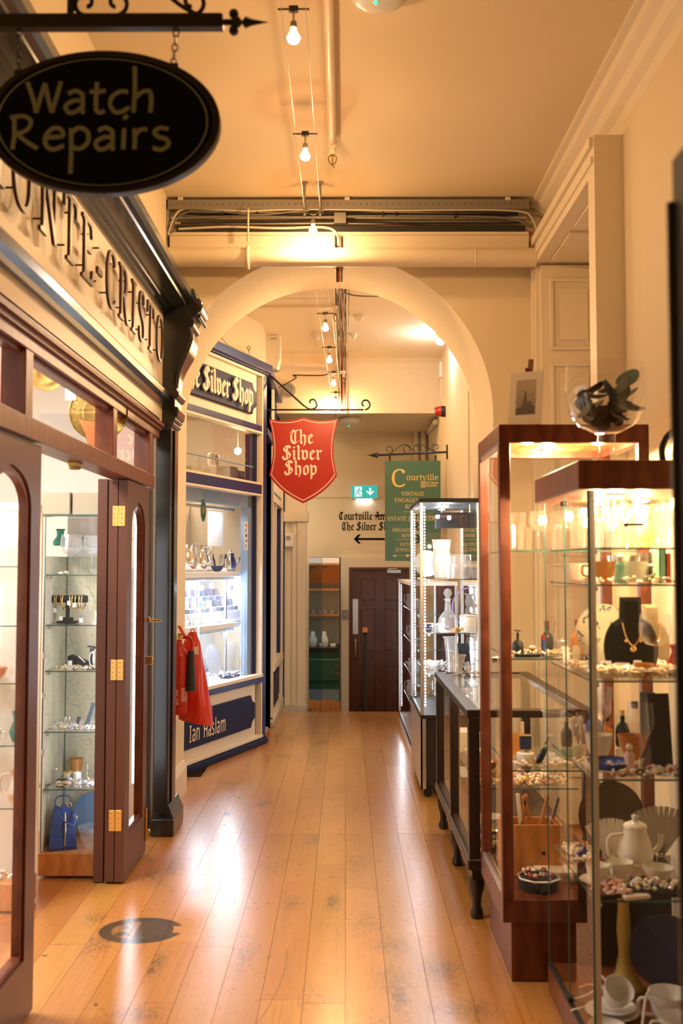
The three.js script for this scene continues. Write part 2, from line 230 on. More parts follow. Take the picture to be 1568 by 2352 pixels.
// ================= SETTING =================
// ---------- floor ----------
const FX0 = -3.2, FX1 = 1.62, PW = 0.152, FLOOR_END = 10.78;
const boards = [];
{
  const i0 = Math.floor(FX0 / PW), i1 = Math.ceil(1.52 / PW);
  for (let i = i0; i < i1; i++) {
    const inner = i * PW < -1.1; let d = 2.6 + rnd(0, 0.5), first = true;
    while (d < 10.44) {
      let e = first ? d + rnd(0.3, 1.6) : d + rnd(1.1, 2.4); if (first) d = 2.4; first = false;
      if (d < 5.906 - 0.05 && e > 5.906 - 0.6) e = 5.906; if (e > 9.9) e = 10.44;
      if (!(inner && d > 6)) boards.push([i * PW, (i + 1) * PW, d, e]); d = e;
    }
  }
}
const floorTex = canvasTex(2048, 2048, (c, w, h) => {
  const X = (x) => (x - FX0) / (FX1 - FX0) * w, Z = (d) => (d - 2.4) / (FLOOR_END - 2.4) * h;
  c.fillStyle = '#b98a4e'; c.fillRect(0, 0, w, h);
  for (const [x0, x1, d0, d1] of [...boards, [FX0, FX1, 10.44, FLOOR_END]]) {
    const inner = x1 < -1.08, t = rnd(-1, 1), far = x0 < FX0 + 0.01 && x1 > 1;
    const r = (inner ? 176 : 190) + 10 * t, g = (inner ? 114 : 134) + 9 * t + rnd(-4, 4), b = (inner ? 54 : 68) + 7 * t + rnd(-4, 4);
    c.fillStyle = `rgb(${r | 0},${g | 0},${b | 0})`; c.fillRect(X(x0), Z(d0), X(x1) - X(x0) + 1, Z(d1) - Z(d0) + 1);
    c.save(); c.beginPath(); c.rect(X(x0), Z(d0), X(x1) - X(x0), Z(d1) - Z(d0)); c.clip();
    for (let k = 0; k < 46; k++) {   // grain streaks along the board
      const x = rnd(X(x0), X(x1)), y = rnd(Z(d0), Z(d1)), l = rnd(20, 190), s = rnd() < 0.65;
      c.strokeStyle = s ? `rgba(110,66,28,${rnd(0.05, 0.2)})` : `rgba(226,176,108,${rnd(0.05, 0.2)})`; c.lineWidth = rnd(0.6, 2.4);
      c.beginPath(); c.moveTo(x, y); c.bezierCurveTo(x + rnd(-4, 4), y + l / 3, x + rnd(-5, 5), y + 2 * l / 3, x + rnd(-4, 4), y + l); c.stroke();
    }
    if (rnd() < 0.5) { const x = rnd(X(x0) + 8, X(x1) - 8), y = rnd(Z(d0), Z(d1)); for (let k = 1; k < 6; k++) { c.strokeStyle = 'rgba(116,70,30,0.20)'; c.lineWidth = 1; c.beginPath(); c.ellipse(x, y, k * 3.2, k * 11, 0, 0, 6.3); c.stroke(); } }
    if (rnd() < 0.6 && !inner) {     // worn and dirty patches of short dark pores
      const cx = rnd(X(x0), X(x1)), cy = rnd(Z(d0), Z(d1)), n = rnd(120, 520) | 0, sx = rnd(14, 34), sy = rnd(20, 60);
      for (let k = 0; k < n; k++) { const a = rnd(0, 6.28), q = Math.sqrt(-Math.log(rnd(0.02, 1))) * 0.7; c.fillStyle = `rgba(64,50,38,${rnd(0.12, 0.5)})`; c.fillRect(cx + Math.cos(a) * q * sx, cy + Math.sin(a) * q * sy, rnd(0.8, 2.2), rnd(1, 4)); }
    }
    for (let k = 0; k < 60; k++) { c.fillStyle = `rgba(80,52,28,${rnd(0.08, 0.35)})`; c.fillRect(rnd(X(x0), X(x1)), rnd(Z(d0), Z(d1)), rnd(0.8, 1.8), rnd(1.5, 5)); }
    for (let k = 0; k < 2; k++) if (rnd() < 0.1) { c.fillStyle = 'rgba(52,34,22,0.7)'; c.beginPath(); c.ellipse(rnd(X(x0), X(x1)), rnd(Z(d0), Z(d1)), rnd(2, 5), rnd(1.2, 2.4), 0, 0, 6.3); c.fill(); }
    c.restore();
  }
  // the worn dark oval left by an old floor mark, its middle rubbed away
  const p = onY(322, 2137, 0), ox = X(p.x), oz = Z(-p.z), rx = (X(p.x + 0.175) - ox), rz = (Z(-p.z + 0.15) - oz);
  for (let k = 0; k < 30000; k++) {
    const a = rnd(0, 6.2832), q = Math.sqrt(rnd()), ex = Math.cos(a) * q, ez = Math.sin(a) * q, nn = fbm(ex * 2.3 + 9, ez * 2.3, 4);
    const worn = ex < -0.1 && q < 0.72 && nn > -0.02; if (worn && rnd() < 0.85) continue; if (q > 0.78 && ex > 0.55 && ez > -0.2 && ez < 0.35) continue;
    c.fillStyle = `rgba(70,58,48,${q > 0.7 ? 0.34 : 0.2})`; c.fillRect(ox + ex * rx, oz + ez * rz, 2.0, 1.6);
  }
  // scratches
  for (const [a, b] of [[[735, 1765], [690, 1840]], [[660, 2180], [590, 2352]], [[772, 1640], [754, 1690]]]) { const s = onY(...a, 0), e = onY(...b, 0); c.strokeStyle = 'rgba(84,60,44,0.5)'; c.lineWidth = 2; c.beginPath(); c.moveTo(X(s.x), Z(-s.z)); c.quadraticCurveTo(X((s.x + e.x) / 2 + 0.05), Z(-(s.z + e.z) / 2), X(e.x), Z(-e.z)); c.stroke(); }
  // dark specks where dirt has gathered in the grain
  for (const [px, py, n, sx, sy] of [[640, 1690, 500, 0.28, 0.08], [652, 1738, 420, 0.12, 0.14], [775, 1815, 420, 0.09, 0.25], [720, 1715, 380, 0.12, 0.4], [820, 1985, 700, 0.11, 0.3], [845, 2120, 600, 0.12, 0.2], [625, 1990, 420, 0.12, 0.2], [735, 2290, 420, 0.1, 0.14], [1010, 2230, 800, 0.12, 0.16], [905, 2250, 500, 0.1, 0.15], [1060, 2320, 600, 0.14, 0.1], [310, 2330, 500, 0.12, 0.1], [905, 2170, 420, 0.1, 0.14], [250, 2160, 300, 0.1, 0.16]]) {
    const p = onY(px, py, 0); for (let k = 0; k < n; k++) { const a = rnd(0, 6.28), q = Math.sqrt(-Math.log(rnd(0.03, 1))) * 0.62; c.fillStyle = `rgba(58,44,34,${rnd(0.1, 0.36)})`; c.fillRect(X(p.x + Math.cos(a) * q * sx), Z(-p.z + Math.sin(a) * q * sy), rnd(1, 3), rnd(1, 3)); }
  }
});
const floorGlossTex = dataTex(256, (u, v) => { const s = 150 + 14 * wrapNoise(u, v, 5) + 14 * wrapNoise(u, v, 15); return [s, s, s]; }, false);
M.floor = phys(0xffffff, 0.5, { map: floorTex, roughnessMap: rep(floorGlossTex, 4, 5), clearcoat: 0.8, clearcoatRoughness: 0.22 });
const floor = structure('floor', 'worn honey-coloured oak plank floor of the arcade', 'floor');
function floorUV(g) { const p = g.attributes.position, uv = g.attributes.uv; for (let i = 0; i < p.count; i++) uv.setXY(i, (p.getX(i) - FX0) / (FX1 - FX0), 1 - (-p.getZ(i) - 2.4) / (FLOOR_END - 2.4)); return g; }
part('subfloor', slab(FX0, FX1, -0.06, -0.022, 3, -FLOOR_END + 0.01), M.dark, floor);
part('rear_boards', floorUV(slab(FX0, FX1, -0.022, 0, 3, -2.398)), M.floor, floor);
for (const [x0, x1, d0, d1] of boards) { const s = rnd(-0.0006, 0); part('plank', floorUV(slab(x0 + 0.0008, x1 - 0.0008, -0.022, s, -d0 - 0.0008, -d1 + 0.0008)), M.floor, floor); }
part('nosing_board', floorUV(slab(-1.2, 1.3, -0.05, 0, -10.442, -FLOOR_END)), M.floor, floor);

// ---------- walls and ceiling of the front bay ----------
const CEIL = 3.82, ARCH = 6.2, ARCH_BACK = 7.0;
const solidStructure = (name, g, m, label, category) => solid(name, g, m, label, category, null, 'structure');
solidStructure('ceiling', slab(-1.5, 1.75, CEIL, CEIL + 0.12, 3, -ARCH), M.ceiling, 'plain warm cream plaster ceiling over the front bay', 'ceiling');
solidStructure('wall_rear', slab(-3.4, 1.75, 0, CEIL, 3, 3.12), M.wall, 'cream wall closing the corridor', 'wall');
solidStructure('wall_right', slab(1.30, 1.75, 0, CEIL, 3, -4.6), M.wall, 'cream plaster wall beside the near glass cabinets', 'wall');
solidStructure('wall_left', [slab(-1.25, -1.10, 3.205, CEIL, 3, -ARCH), slab(-1.25, -1.10, 0, 3.205, 3, -2.49)], M.wall, 'cream plaster wall above the dark shop cornice', 'wall');
{
  const s = shapeOf([[-3.2, 0], [-3.2, CEIL + 0.1], [1.75, CEIL + 0.1], [1.75, 0], [0.92, 0], [0.92, 2.49]]);
  const a = new THREE.Shape(); a.moveTo(-3.4, 0); a.lineTo(-3.4, CEIL + 0.1); a.lineTo(1.75, CEIL + 0.1); a.lineTo(1.75, 0); a.lineTo(0.92, 0); a.lineTo(0.92, 2.49); a.absarc(-0.105, 2.49, 1.025, 0, Math.PI, false); a.lineTo(-1.13, 0); a.closePath();
  solidStructure('wall_arch', boxUV(T(extrude(a, ARCH_BACK - ARCH, 0, 40), 0, 0, -ARCH_BACK)), M.wall, 'thick cream wall pierced by a round arch', 'wall');
  solidStructure('baseboard_arch', profileZ([[-1.13, 0], [-1.095, 0], [-1.095, 0.17], [-1.115, 0.21], [-1.13, 0.21]], -ARCH, -ARCH_BACK), M.cream, 'cream skirting block on the left arch pier', 'skirting');
}
// window casing on the right: splayed recess with panelled shutters
{
  const w = structure('window_1', 'cream panelled window recess with shutter boards on the right wall', 'window');
  part('casing', [slab(1.165, 1.75, 0, 3.57, -4.6, -4.72), slab(1.165, 1.75, 0, 3.57, -6.06, -ARCH), slab(1.165, 1.75, 3.40, 3.57, -4.72, -6.06), slab(1.30, 1.75, 3.57, CEIL, -4.6, -ARCH), slab(1.60, 1.75, 0, 3.40, -4.72, -6.06)], M.trim, w);
  for (const [y0, y1, o] of [[3.52, 3.57, 0.02], [3.445, 3.475, 0.012]]) part('architrave_bead', span(1.165 - o, 1.17, y0, y1, -4.62, -6.18), M.trim, w);
  part('architrave_bead', span(1.15, 1.17, 0, 3.5, -6.10, -6.14), M.trim, w);
  const shutter = part('shutter', span(1.19, 1.59, 0.02, 3.385, -6.03, -6.06), M.trim, w);
  for (const [y0, y1] of [[2.86, 3.30], [1.55, 2.78], [0.3, 1.45]]) {
    part('panel_moulding', [span(1.245, 1.53, y1 - 0.02, y1, -6.015, -6.04), span(1.245, 1.53, y0, y0 + 0.02, -6.015, -6.04), span(1.245, 1.265, y0 + 0.02, y1 - 0.02, -6.015, -6.04), span(1.51, 1.53, y0 + 0.02, y1 - 0.02, -6.015, -6.04)], M.trim, shutter);
    part('panel_field', span(1.30, 1.475, y0 + 0.06, y1 - 0.06, -6.02, -6.04), M.trim, shutter);
  }
  part('soffit_panel', [span(1.24, 1.54, 3.385, 3.40, -4.85, -5.35), span(1.24, 1.54, 3.385, 3.40, -5.45, -5.95)], M.trim, w);
  part('blind', slab(1.585, 1.60, 0.5, 3.2, -4.8, -5.95), M.cream, w);
}
solidStructure('trim_1', profileZ([[1.16, CEIL], [1.16, CEIL - 0.02], [1.19, CEIL - 0.03], [1.20, CEIL - 0.06], [1.235, CEIL - 0.09], [1.255, CEIL - 0.13], [1.285, CEIL - 0.16], [1.30, CEIL - 0.20], [1.30, CEIL]], 3, -ARCH), M.trim, 'moulded plaster cornice running along the right ceiling edge', 'cornice');

// ---------- second bay beyond the arch ----------
const CEIL2 = 3.72, BACK = 12.1, FXR = 1.0;
solidStructure('ceiling', slab(-3.4, 1.3, CEIL2, CEIL2 + 0.2, -ARCH_BACK, -10.6), M.ceiling, 'cream ceiling beyond the arch', 'ceiling');
solidStructure('ceiling', slab(-3.4, 1.3, 3.17, 3.29, -10.62, -12.9), M.ceiling, 'lower cream ceiling over the stairs', 'ceiling');
solidStructure('wall_downstand', [slab(-0.95, FXR, 3.16, CEIL2, -10.5, -10.62), profileX([[-10.5, CEIL2], [-10.5, CEIL2 - 0.16], [-10.47, CEIL2 - 0.1], [-10.42, CEIL2 - 0.04], [-10.34, CEIL2]], -0.95, FXR)], M.wall, 'cream downstand wall over the stairs', 'wall');
solidStructure('wall_right_001', slab(FXR, 1.3, -0.6, CEIL2, -ARCH_BACK, -12.3), M.wall, 'cream wall beyond the arch on the right', 'wall');
solidStructure('wall_far', slab(-3.3, 1.3, -0.6, 3.3, -BACK, -12.25), M.wall, 'cream end wall with black arrow lettering', 'wall');
solidStructure('trim_2', slab(-0.5, FXR, 2.38, 2.40, -BACK + 0.012, -BACK), M.wall, 'thin picture rail across the end wall', 'rail');
// stairs down and landing
{
  const st = structure('stairs', 'three wooden steps going down past the floor edge', 'stairs');
  for (let k = 0; k < 3; k++) part('step', slab(-0.42, FXR, -0.6, -0.15 * (k + 1), -FLOOR_END - 0.24 * k + 0.01, -FLOOR_END - 0.24 * (k + 1)), M.oak, st);
  part('landing', slab(-0.42, FXR, -0.6, -0.46, -FLOOR_END - 0.70, -BACK), M.carpet, st);
}
solidStructure('floor_001', slab(-3.2, -0.42, -0.3, -0.12, -11.1, -BACK), M.carpet, 'grey carpet of the side passage', 'floor');
solidStructure('floor_002', slab(-1.0, -0.42, -0.3, -0.002, -10.78, -11.4), M.tile, 'pale stone threshold at the side passage', 'floor');

// ================= DARK SHOP ON THE LEFT =================
const SF = -1.08;    // plane of the shop front
{
  const f = thing('shop_fascia', 'cream shop fascia with raised brown letters under a glossy dark cornice', 'shop fascia');
  const z0 = -2.5, z1 = -5.86;
  part('fascia_board', slab(-1.16, SF, 2.40, 3.08, z0, z1), M.cream, f);
  part('lower_moulding', profileZ([[SF, 2.49], [SF + 0.02, 2.49], [SF + 0.025, 2.51], [SF + 0.045, 2.53], [SF + 0.05, 2.56], [SF + 0.035, 2.575], [SF + 0.025, 2.59], [SF, 2.60]], z0, z1), M.teal, f);
  part('cornice', profileZ([[SF, 3.04], [SF + 0.018, 3.045], [SF + 0.02, 3.065], [SF + 0.04, 3.07], [SF + 0.045, 3.09], [SF + 0.13, 3.098], [SF + 0.135, 3.112], [SF + 0.155, 3.12], [SF + 0.172, 3.135], [SF + 0.172, 3.175], [SF + 0.15, 3.19], [-1.10, 3.20], [-1.10, 3.04]], z0, z1), M.teal, f);
  // letters: MONTE-CRISTO, standing off the board on pins; built facing +x
  const g = new THREE.Group(); g.name = 'lettering'; f.add(g); g.rotation.y = Math.PI / 2; g.position.set(SF + 0.028, 2.70, 0);
  // local x runs towards -z: letters laid from near to far
  const word = 'MONTE-CRISTO', far = 5.68, near = 2.72, n = word.length; let widths = [], total = 0;
  for (const c of word) { const t = new TextGeometry(c, { font: FONT.serif_regular, size: 0.26, depth: 0.01, curveSegments: 3 }); t.computeBoundingBox(); widths.push(t.boundingBox.max.x); total += t.boundingBox.max.x; }
  const gap = (far - near - total * 0.86) / (n - 1); let x = near;
  [...word].forEach((c, i) => {
    const L = textMesh(c, 'serif_regular', 0.26, 0.012, x, 0, 0, M.letterBrown, g, 0.86, 0, 0.028); x += widths[i] * 0.86 + gap;
  });
}
// transom lights and head of the shop front
{
  const t = thing('transom_window', 'reddish brown timber transom with three glazed lights over the shop doors', 'shop window');
  part('head', [span(SF - 0.09, SF, 2.29, 2.41, -2.5, -5.78), profileZ([[SF, 2.33], [SF + 0.012, 2.335], [SF + 0.014, 2.35], [SF + 0.028, 2.355], [SF + 0.03, 2.372], [SF + 0.012, 2.38], [SF, 2.385]], -2.5, -5.78)], M.mahogany, t);
  part('rail', span(SF - 0.10, SF + 0.006, 1.985, 2.058, -2.5, -5.62), M.mahogany, t);
  for (const d of [2.56, 3.40, 4.68, 5.55]) part('mullion', span(SF - 0.09, SF - 0.002, 2.058, 2.29, -d + 0.04, -d - 0.04), M.mahogany, t);
  for (const [a, b] of [[2.60, 3.36], [3.44, 4.64], [4.72, 5.51]]) {
    part('pane', T(new THREE.PlaneGeometry(b - a, 0.232).rotateY(Math.PI / 2), SF - 0.045, 2.174, -(a + b) / 2), M.pane, t);
    part('glazing_bead', [span(SF - 0.04, SF - 0.02, 2.275, 2.29, -a, -b), span(SF - 0.04, SF - 0.02, 2.058, 2.072, -a, -b)], M.mahogany, t);
  }
}
// door leaf with a Tudor-arched light. local: x along the leaf, y up, thickness along z
function doorLeaf(name, label, W, p, turn) {
  const o = thing(name, label, 'door', p, turn, null), Hh = 1.965, th = 0.045, st = 0.105, b = 0.205, sp = 1.74, top = 1.87;
  const s = shapeOf([[0, 0], [W, 0], [W, Hh], [0, Hh]]);
  const arch = (inset) => { const h = new THREE.Path(); const l = st + inset, r = W - st - inset; h.moveTo(l, b + inset); h.lineTo(r, b + inset); h.lineTo(r, sp); h.quadraticCurveTo(r - 0.015, top - inset - 0.02, W / 2, top - inset); h.quadraticCurveTo(l + 0.015, top - inset - 0.02, l, sp); h.closePath(); return h; };
  s.holes.push(arch(0)); part('leaf', boxUV(T(extrude(s, th, 0, 16), 0, 0, -th / 2)), M.doorPaint, o);
  const bead = new THREE.Shape(arch(-0.001).getPoints(16)); bead.holes.push(arch(0.022)); part('bead', boxUV(T(extrude(bead, th * 0.62, 0, 16), 0, 0, -th * 0.31)), M.mahogany, o, 'dark moulded bead round the glass');
  const gl = new THREE.ShapeGeometry(new THREE.Shape(arch(0.01).getPoints(16))); part('pane', gl, M.pane, o);
  return o;
}
// local x -> -z (away from the camera): turn = +90 degrees
const leafNear = doorLeaf('shop_door', 'brown painted shop door standing nearest the hanging oval sign, arched glass light', 0.62, [SF - 0.03, 0.012, -2.945], Math.PI / 2);
const leafA = doorLeaf('folding_door', 'brown folding door leaf with brass hinges and arched glass beside the black pilaster', 0.54, [SF - 0.024, 0.012, -4.965], Math.PI / 2);
function hinge(y, o) { const h = part('hinge', [box(0.004, 0.10, 0.032, 0, 0, 0, 0.001)].map((g) => T(g.rotateY(Math.PI / 2), 0, y, 0)), M.brass, o, 'brass butt hinge'); return h; }
{
  // brass butt hinges across the edges of the two folded leaves
  for (const [py0, py1] of [[1162, 1208], [1516, 1562], [1862, 1909]]) {
    const y = at(280, (py0 + py1) / 2, 4.96).y - 0.012, h = part('hinge', [span(-0.0025, 0.0015, y - 0.05, y + 0.05, -0.052, 0.010, 0.001), T(cyl(0.005, 0.005, 0.1), -0.002, y, -0.024)], M.brass, leafA, 'brass butt hinge');
    part('screw', [-0.043, -0.006].flatMap((z) => [-0.035, -0.012, 0.012, 0.035].map((k) => T(new THREE.CylinderGeometry(0.003, 0.003, 0.002, 8).rotateZ(Math.PI / 2), -0.0035, y + k, z))), M.oldBrass, h);
  }
  part('bolt_plate', span(0.53, 0.555, 1.23, 1.26, 0.0, 0.035), M.brass, leafA, 'brass barrel bolt');
  part('bolt_rod', rod([0.54, 1.24, 0.03], [0.54, 1.24, 0.095], 0.008), M.brass, leafA);
  part('bolt_plate', span(0.535, 0.553, 1.0, 1.045, 0.0, 0.05), M.brass, leafA);
  part('foot_bolt', [span(0.515, 0.535, 0.06, 0.23, 0.022, 0.032), T(ball(0.009), 0.525, 0.11, 0.042)], M.brass, leafA, 'brass foot bolt');
}
// second and third leaves folded behind it, seen edge on
doorLeaf('folding_door', 'reddish brown folding door leaf folded flat behind the hinged leaf', 0.30, [SF - 0.074, 0.012, -4.968], Math.PI / 2);
solid('door_jamb', [span(SF - 0.156, SF - 0.106, 0.004, 1.985, -4.985, -5.06), span(SF - 0.135, SF - 0.10, 0.004, 1.985, -5.02, -5.10)], M.doorPaint, 'plain reddish brown door post behind the folded leaves', 'door post');
solid('ceiling_catch', [cyl(0.022, 0.022, 0.012, 0, 1.978, -4.22), T(ring(0.02, 0.006).rotateX(Math.PI / 2), SF - 0.06, 1.962, -4.2), span(SF - 0.075, SF - 0.04, 1.965, 1.985, -4.15, -4.25)].slice(1), M.oldBrass, 'small brass ball catch under the door head', 'door catch');

// black pilaster with scrolled console bracket
{
  const p = thing('shop_pilaster', 'glossy black shop pilaster with scrolled console bracket', 'pilaster', [0, 0, -5.86]);
  part('shaft', [span(-1.115, -1.03, 0.12, 2.40, -0.02, -0.28), span(-1.03, -1.018, 0.16, 2.36, -0.10, -0.2)], M.black, p);
  part('plinth', [span(-1.12, -0.985, 0.002, 0.10, 0.04, -0.32, 0.008), ...[0, 1, 2, 3].map((k) => rod([-1.0 - 0.008 * k, 0.105 + 0.018 * k, 0.035 - 0.004 * k], [-1.0 - 0.008 * k, 0.105 + 0.018 * k, -0.30], 0.014))], M.black, p);
  const s = new THREE.Shape(); s.moveTo(-1.16, 2.36); s.lineTo(-1.045, 2.36); s.lineTo(-1.035, 2.40); s.lineTo(-1.02, 2.41); s.lineTo(-0.995, 2.44); s.lineTo(-0.99, 2.47); s.lineTo(-1.012, 2.49); s.lineTo(-1.012, 2.54); s.bezierCurveTo(-0.985, 2.545, -0.98, 2.585, -1.01, 2.595);
  s.bezierCurveTo(-1.02, 2.68, -0.99, 2.73, -0.955, 2.79); s.bezierCurveTo(-0.915, 2.85, -0.905, 2.91, -0.925, 2.965); s.bezierCurveTo(-0.90, 2.97, -0.895, 3.0, -0.915, 3.01); s.lineTo(-0.885, 3.05); s.bezierCurveTo(-0.845, 3.06, -0.84, 3.12, -0.88, 3.135); s.lineTo(-0.90, 3.19); s.lineTo(-1.16, 3.19); s.closePath();
  part('console_bracket', T(extrude(s, 0.24, 0.006, 10), 0, 0, -0.25), M.black, p);
  part('scroll_flutes', [0, 1, 2, 3].map((k) => rod([-0.868 - 0.012 * (k % 2), 3.03 + 0.026 * k, 0.004], [-0.868 - 0.012 * (k % 2), 3.03 + 0.026 * k, -0.262], 0.013)), M.black, p);
  part('foot_flutes', [0, 1, 2, 3].map((k) => rod([-0.998 - 0.009 * k, 2.475 - 0.028 * k, 0.0], [-0.998 - 0.009 * k, 2.475 - 0.028 * k, -0.258], 0.014)), M.teal, p);
  part('edge_roll', new THREE.TubeGeometry(smooth([[-1.0, 2.60, -0.01], [-0.985, 2.70, -0.01], [-0.945, 2.80, -0.01], [-0.912, 2.90, -0.01], [-0.918, 2.96, -0.01]]), 24, 0.012, 8), M.black, p);
}
// shop interior
solidStructure('wall_shop', [slab(-3.3, -3.2, 0, 2.95, -2.4, -6.2), slab(-3.3, -1.17, 2.85, 2.95, -2.4, -6.2), slab(-3.3, -1.25, 0, 2.95, -2.4, -2.5), slab(-3.2, -1.17, 0, 2.85, -5.95, -6.15)], M.white, 'white painted interior of the dark shop', 'wall');
{
  const l = thing('ceiling_panel_light', 'white square ceiling light inside the dark shop', 'ceiling light', [-1.95, 2.85, -3.9]);
  part('frame', box(0.64, 0.02, 0.64, 0, -0.011, 0), M.white, l); part('light_diffuser', T(new THREE.PlaneGeometry(0.58, 0.58).rotateX(Math.PI / 2), 0, -0.022, 0), M.glowPanel, l);
  areaLight([0, -0.03, 0], [0, -1, 0], 0.58, 0.58, NEUTRAL, 75, l);
}
// glazed display case facing the doorway
const mapTex = canvasTex(512, 1024, (c, w, h) => {
  c.fillStyle = '#cdc8ac'; c.fillRect(0, 0, w, h);
  for (let k = 0; k < 26; k++) { c.fillStyle = `rgba(${140 + rnd(0, 40) | 0},${165 + rnd(0, 20) | 0},${160 + rnd(0, 20) | 0},0.3)`; c.beginPath(); let x = rnd(0, w), y = rnd(0, h); c.moveTo(x, y); for (let i = 0; i < 9; i++) { x += rnd(-70, 70); y += rnd(-70, 70); c.lineTo(x, y); } c.fill(); }
  for (let k = 0; k < 120; k++) { c.strokeStyle = `rgba(60,76,70,${rnd(0.35, 0.8)})`; c.lineWidth = rnd(0.5, 1.4); let x = rnd(0, w), y = rnd(0, h), a = rnd(0, 6.28); c.beginPath(); c.moveTo(x, y); for (let i = 0; i < 26; i++) { a += rnd(-0.8, 0.8); x += Math.cos(a) * 7; y += Math.sin(a) * 7; c.lineTo(x, y); } c.stroke(); }
  for (let k = 0; k < 900; k++) { c.fillStyle = `rgba(60,70,64,${rnd(0.3, 0.7)})`; c.fillRect(rnd(0, w), rnd(0, h), rnd(3, 14), 1); }
  for (let k = 0; k < 7; k++) { c.strokeStyle = 'rgba(80,90,80,0.5)'; c.strokeRect(rnd(0, w * 0.8), rnd(0, h * 0.8), rnd(40, 120), rnd(60, 160)); }
});
M.mapPaper = std(0xffffff, 0.8, 0, { map: mapTex });
// a shelf: pane of glass with a green edge and metal pegs
function glassShelf(o, x0, x1, y, z0, z1, pegs = true) {
  const s = part('glass_shelf', T(new THREE.PlaneGeometry(x1 - x0, Math.abs(z1 - z0)).rotateX(-Math.PI / 2), (x0 + x1) / 2, y, (z0 + z1) / 2), M.shelfGlass, o);
  const zf = Math.max(z0, z1), zb = Math.min(z0, z1);
  part('shelf_edge', [slab(x0, x1, y - 0.006, y - 0.0005, zf - 0.003, zf), slab(x0, x0 + 0.002, y - 0.006, y - 0.0005, zb, zf)], M.glassEdge, s);
  if (pegs) for (const x of [x0 + 0.015, x1 - 0.03]) part('shelf_peg', T(new THREE.CylinderGeometry(0.008, 0.008, 0.02, 10).rotateX(Math.PI / 2), x, y - 0.014, zf - 0.012), M.steel, s);
  return s;
}
const pane = (w, h, x, y, z, ry = 0) => T(new THREE.PlaneGeometry(w, h).rotateY(ry), x, y, z);
const LC = { x0: -1.517, x1: -1.205, zf: -5.06, zb: -5.46, shelves: [1.506, 1.253, 1.022, 0.718, 0.432] };
{
  const c = thing('display_case', 'tall glass display case lined with an old map, on an orange wood plinth', 'display case', [0, 0, 0]);
  part('plinth', span(LC.x0 - 0.01, LC.x1 + 0.02, 0.012, 0.122, LC.zf + 0.005, LC.zb - 0.02), M.oak, c);
  part('map_backing', pane(LC.x1 - LC.x0, 1.46, (LC.x0 + LC.x1) / 2, 0.87, LC.zb + 0.004), M.mapPaper, c);
  part('backboard', slab(LC.x0, LC.x1, 0.125, 1.81, LC.zb - 0.02, LC.zb), M.white, c);
  part('back_joint', slab(LC.x0 + 0.002, LC.x0 + 0.006, 0.13, 1.6, LC.zb + 0.005, LC.zb + 0.008), M.glassEdge, c);
  part('front_pane', pane(LC.x1 - LC.x0, 1.68, (LC.x0 + LC.x1) / 2, 0.965, LC.zf), M.pane, c);
  part('map_side', pane(LC.zf - LC.zb, 1.46, LC.x0 + 0.001, 0.87, (LC.zf + LC.zb) / 2, Math.PI / 2), M.mapPaper, c); part('side_board', slab(LC.x0 - 0.006, LC.x0, 0.125, 1.6, LC.zf, LC.zb), M.white, c);
  part('pane_edge', [slab(LC.x0 - 0.002, LC.x0 + 0.002, 0.125, 1.805, LC.zf - 0.003, LC.zf + 0.001), slab(LC.x0, LC.x1, 1.802, 1.81, LC.zf - 0.004, LC.zf)], M.glassEdge, c);
  part('top_pane', T(new THREE.PlaneGeometry(LC.x1 - LC.x0, LC.zf - LC.zb).rotateX(-Math.PI / 2), (LC.x0 + LC.x1) / 2, 1.806, (LC.zf + LC.zb) / 2), M.shelfGlass, c);
  for (const y of LC.shelves) glassShelf(c, LC.x0 + 0.004, LC.x1, y, LC.zf - 0.02, LC.zb + 0.015);
  for (const y of [1.1, 0.62, 0.9]) part('hinge', box(0.012, 0.03, 0.012, LC.x0 + 0.006, y, LC.zf + 0.006), M.silver, c);
  const strip = part('led_strip', slab(LC.x1 - 0.008, LC.x1 - 0.002, 0.2, 1.75, LC.zf - 0.022, LC.zf - 0.012), M.glowLed, c);
  areaLight([LC.x1 - 0.014, 0.98, LC.zf - 0.02], [LC.x0 - 0.05, 0.98, LC.zb], 0.02, 1.5, LED, 40, c);
}
solid('storage_box', span(-1.395, -1.20, 1.812, 1.925, -5.10, -5.40), M.card, 'wide beige cardboard box on top of the map-lined case', 'box');
solid('storage_box', span(-1.60, -1.402, 1.812, 1.925, -5.08, -5.36), M.card, 'narrow beige cardboard box at the left end of the map-lined case', 'box');
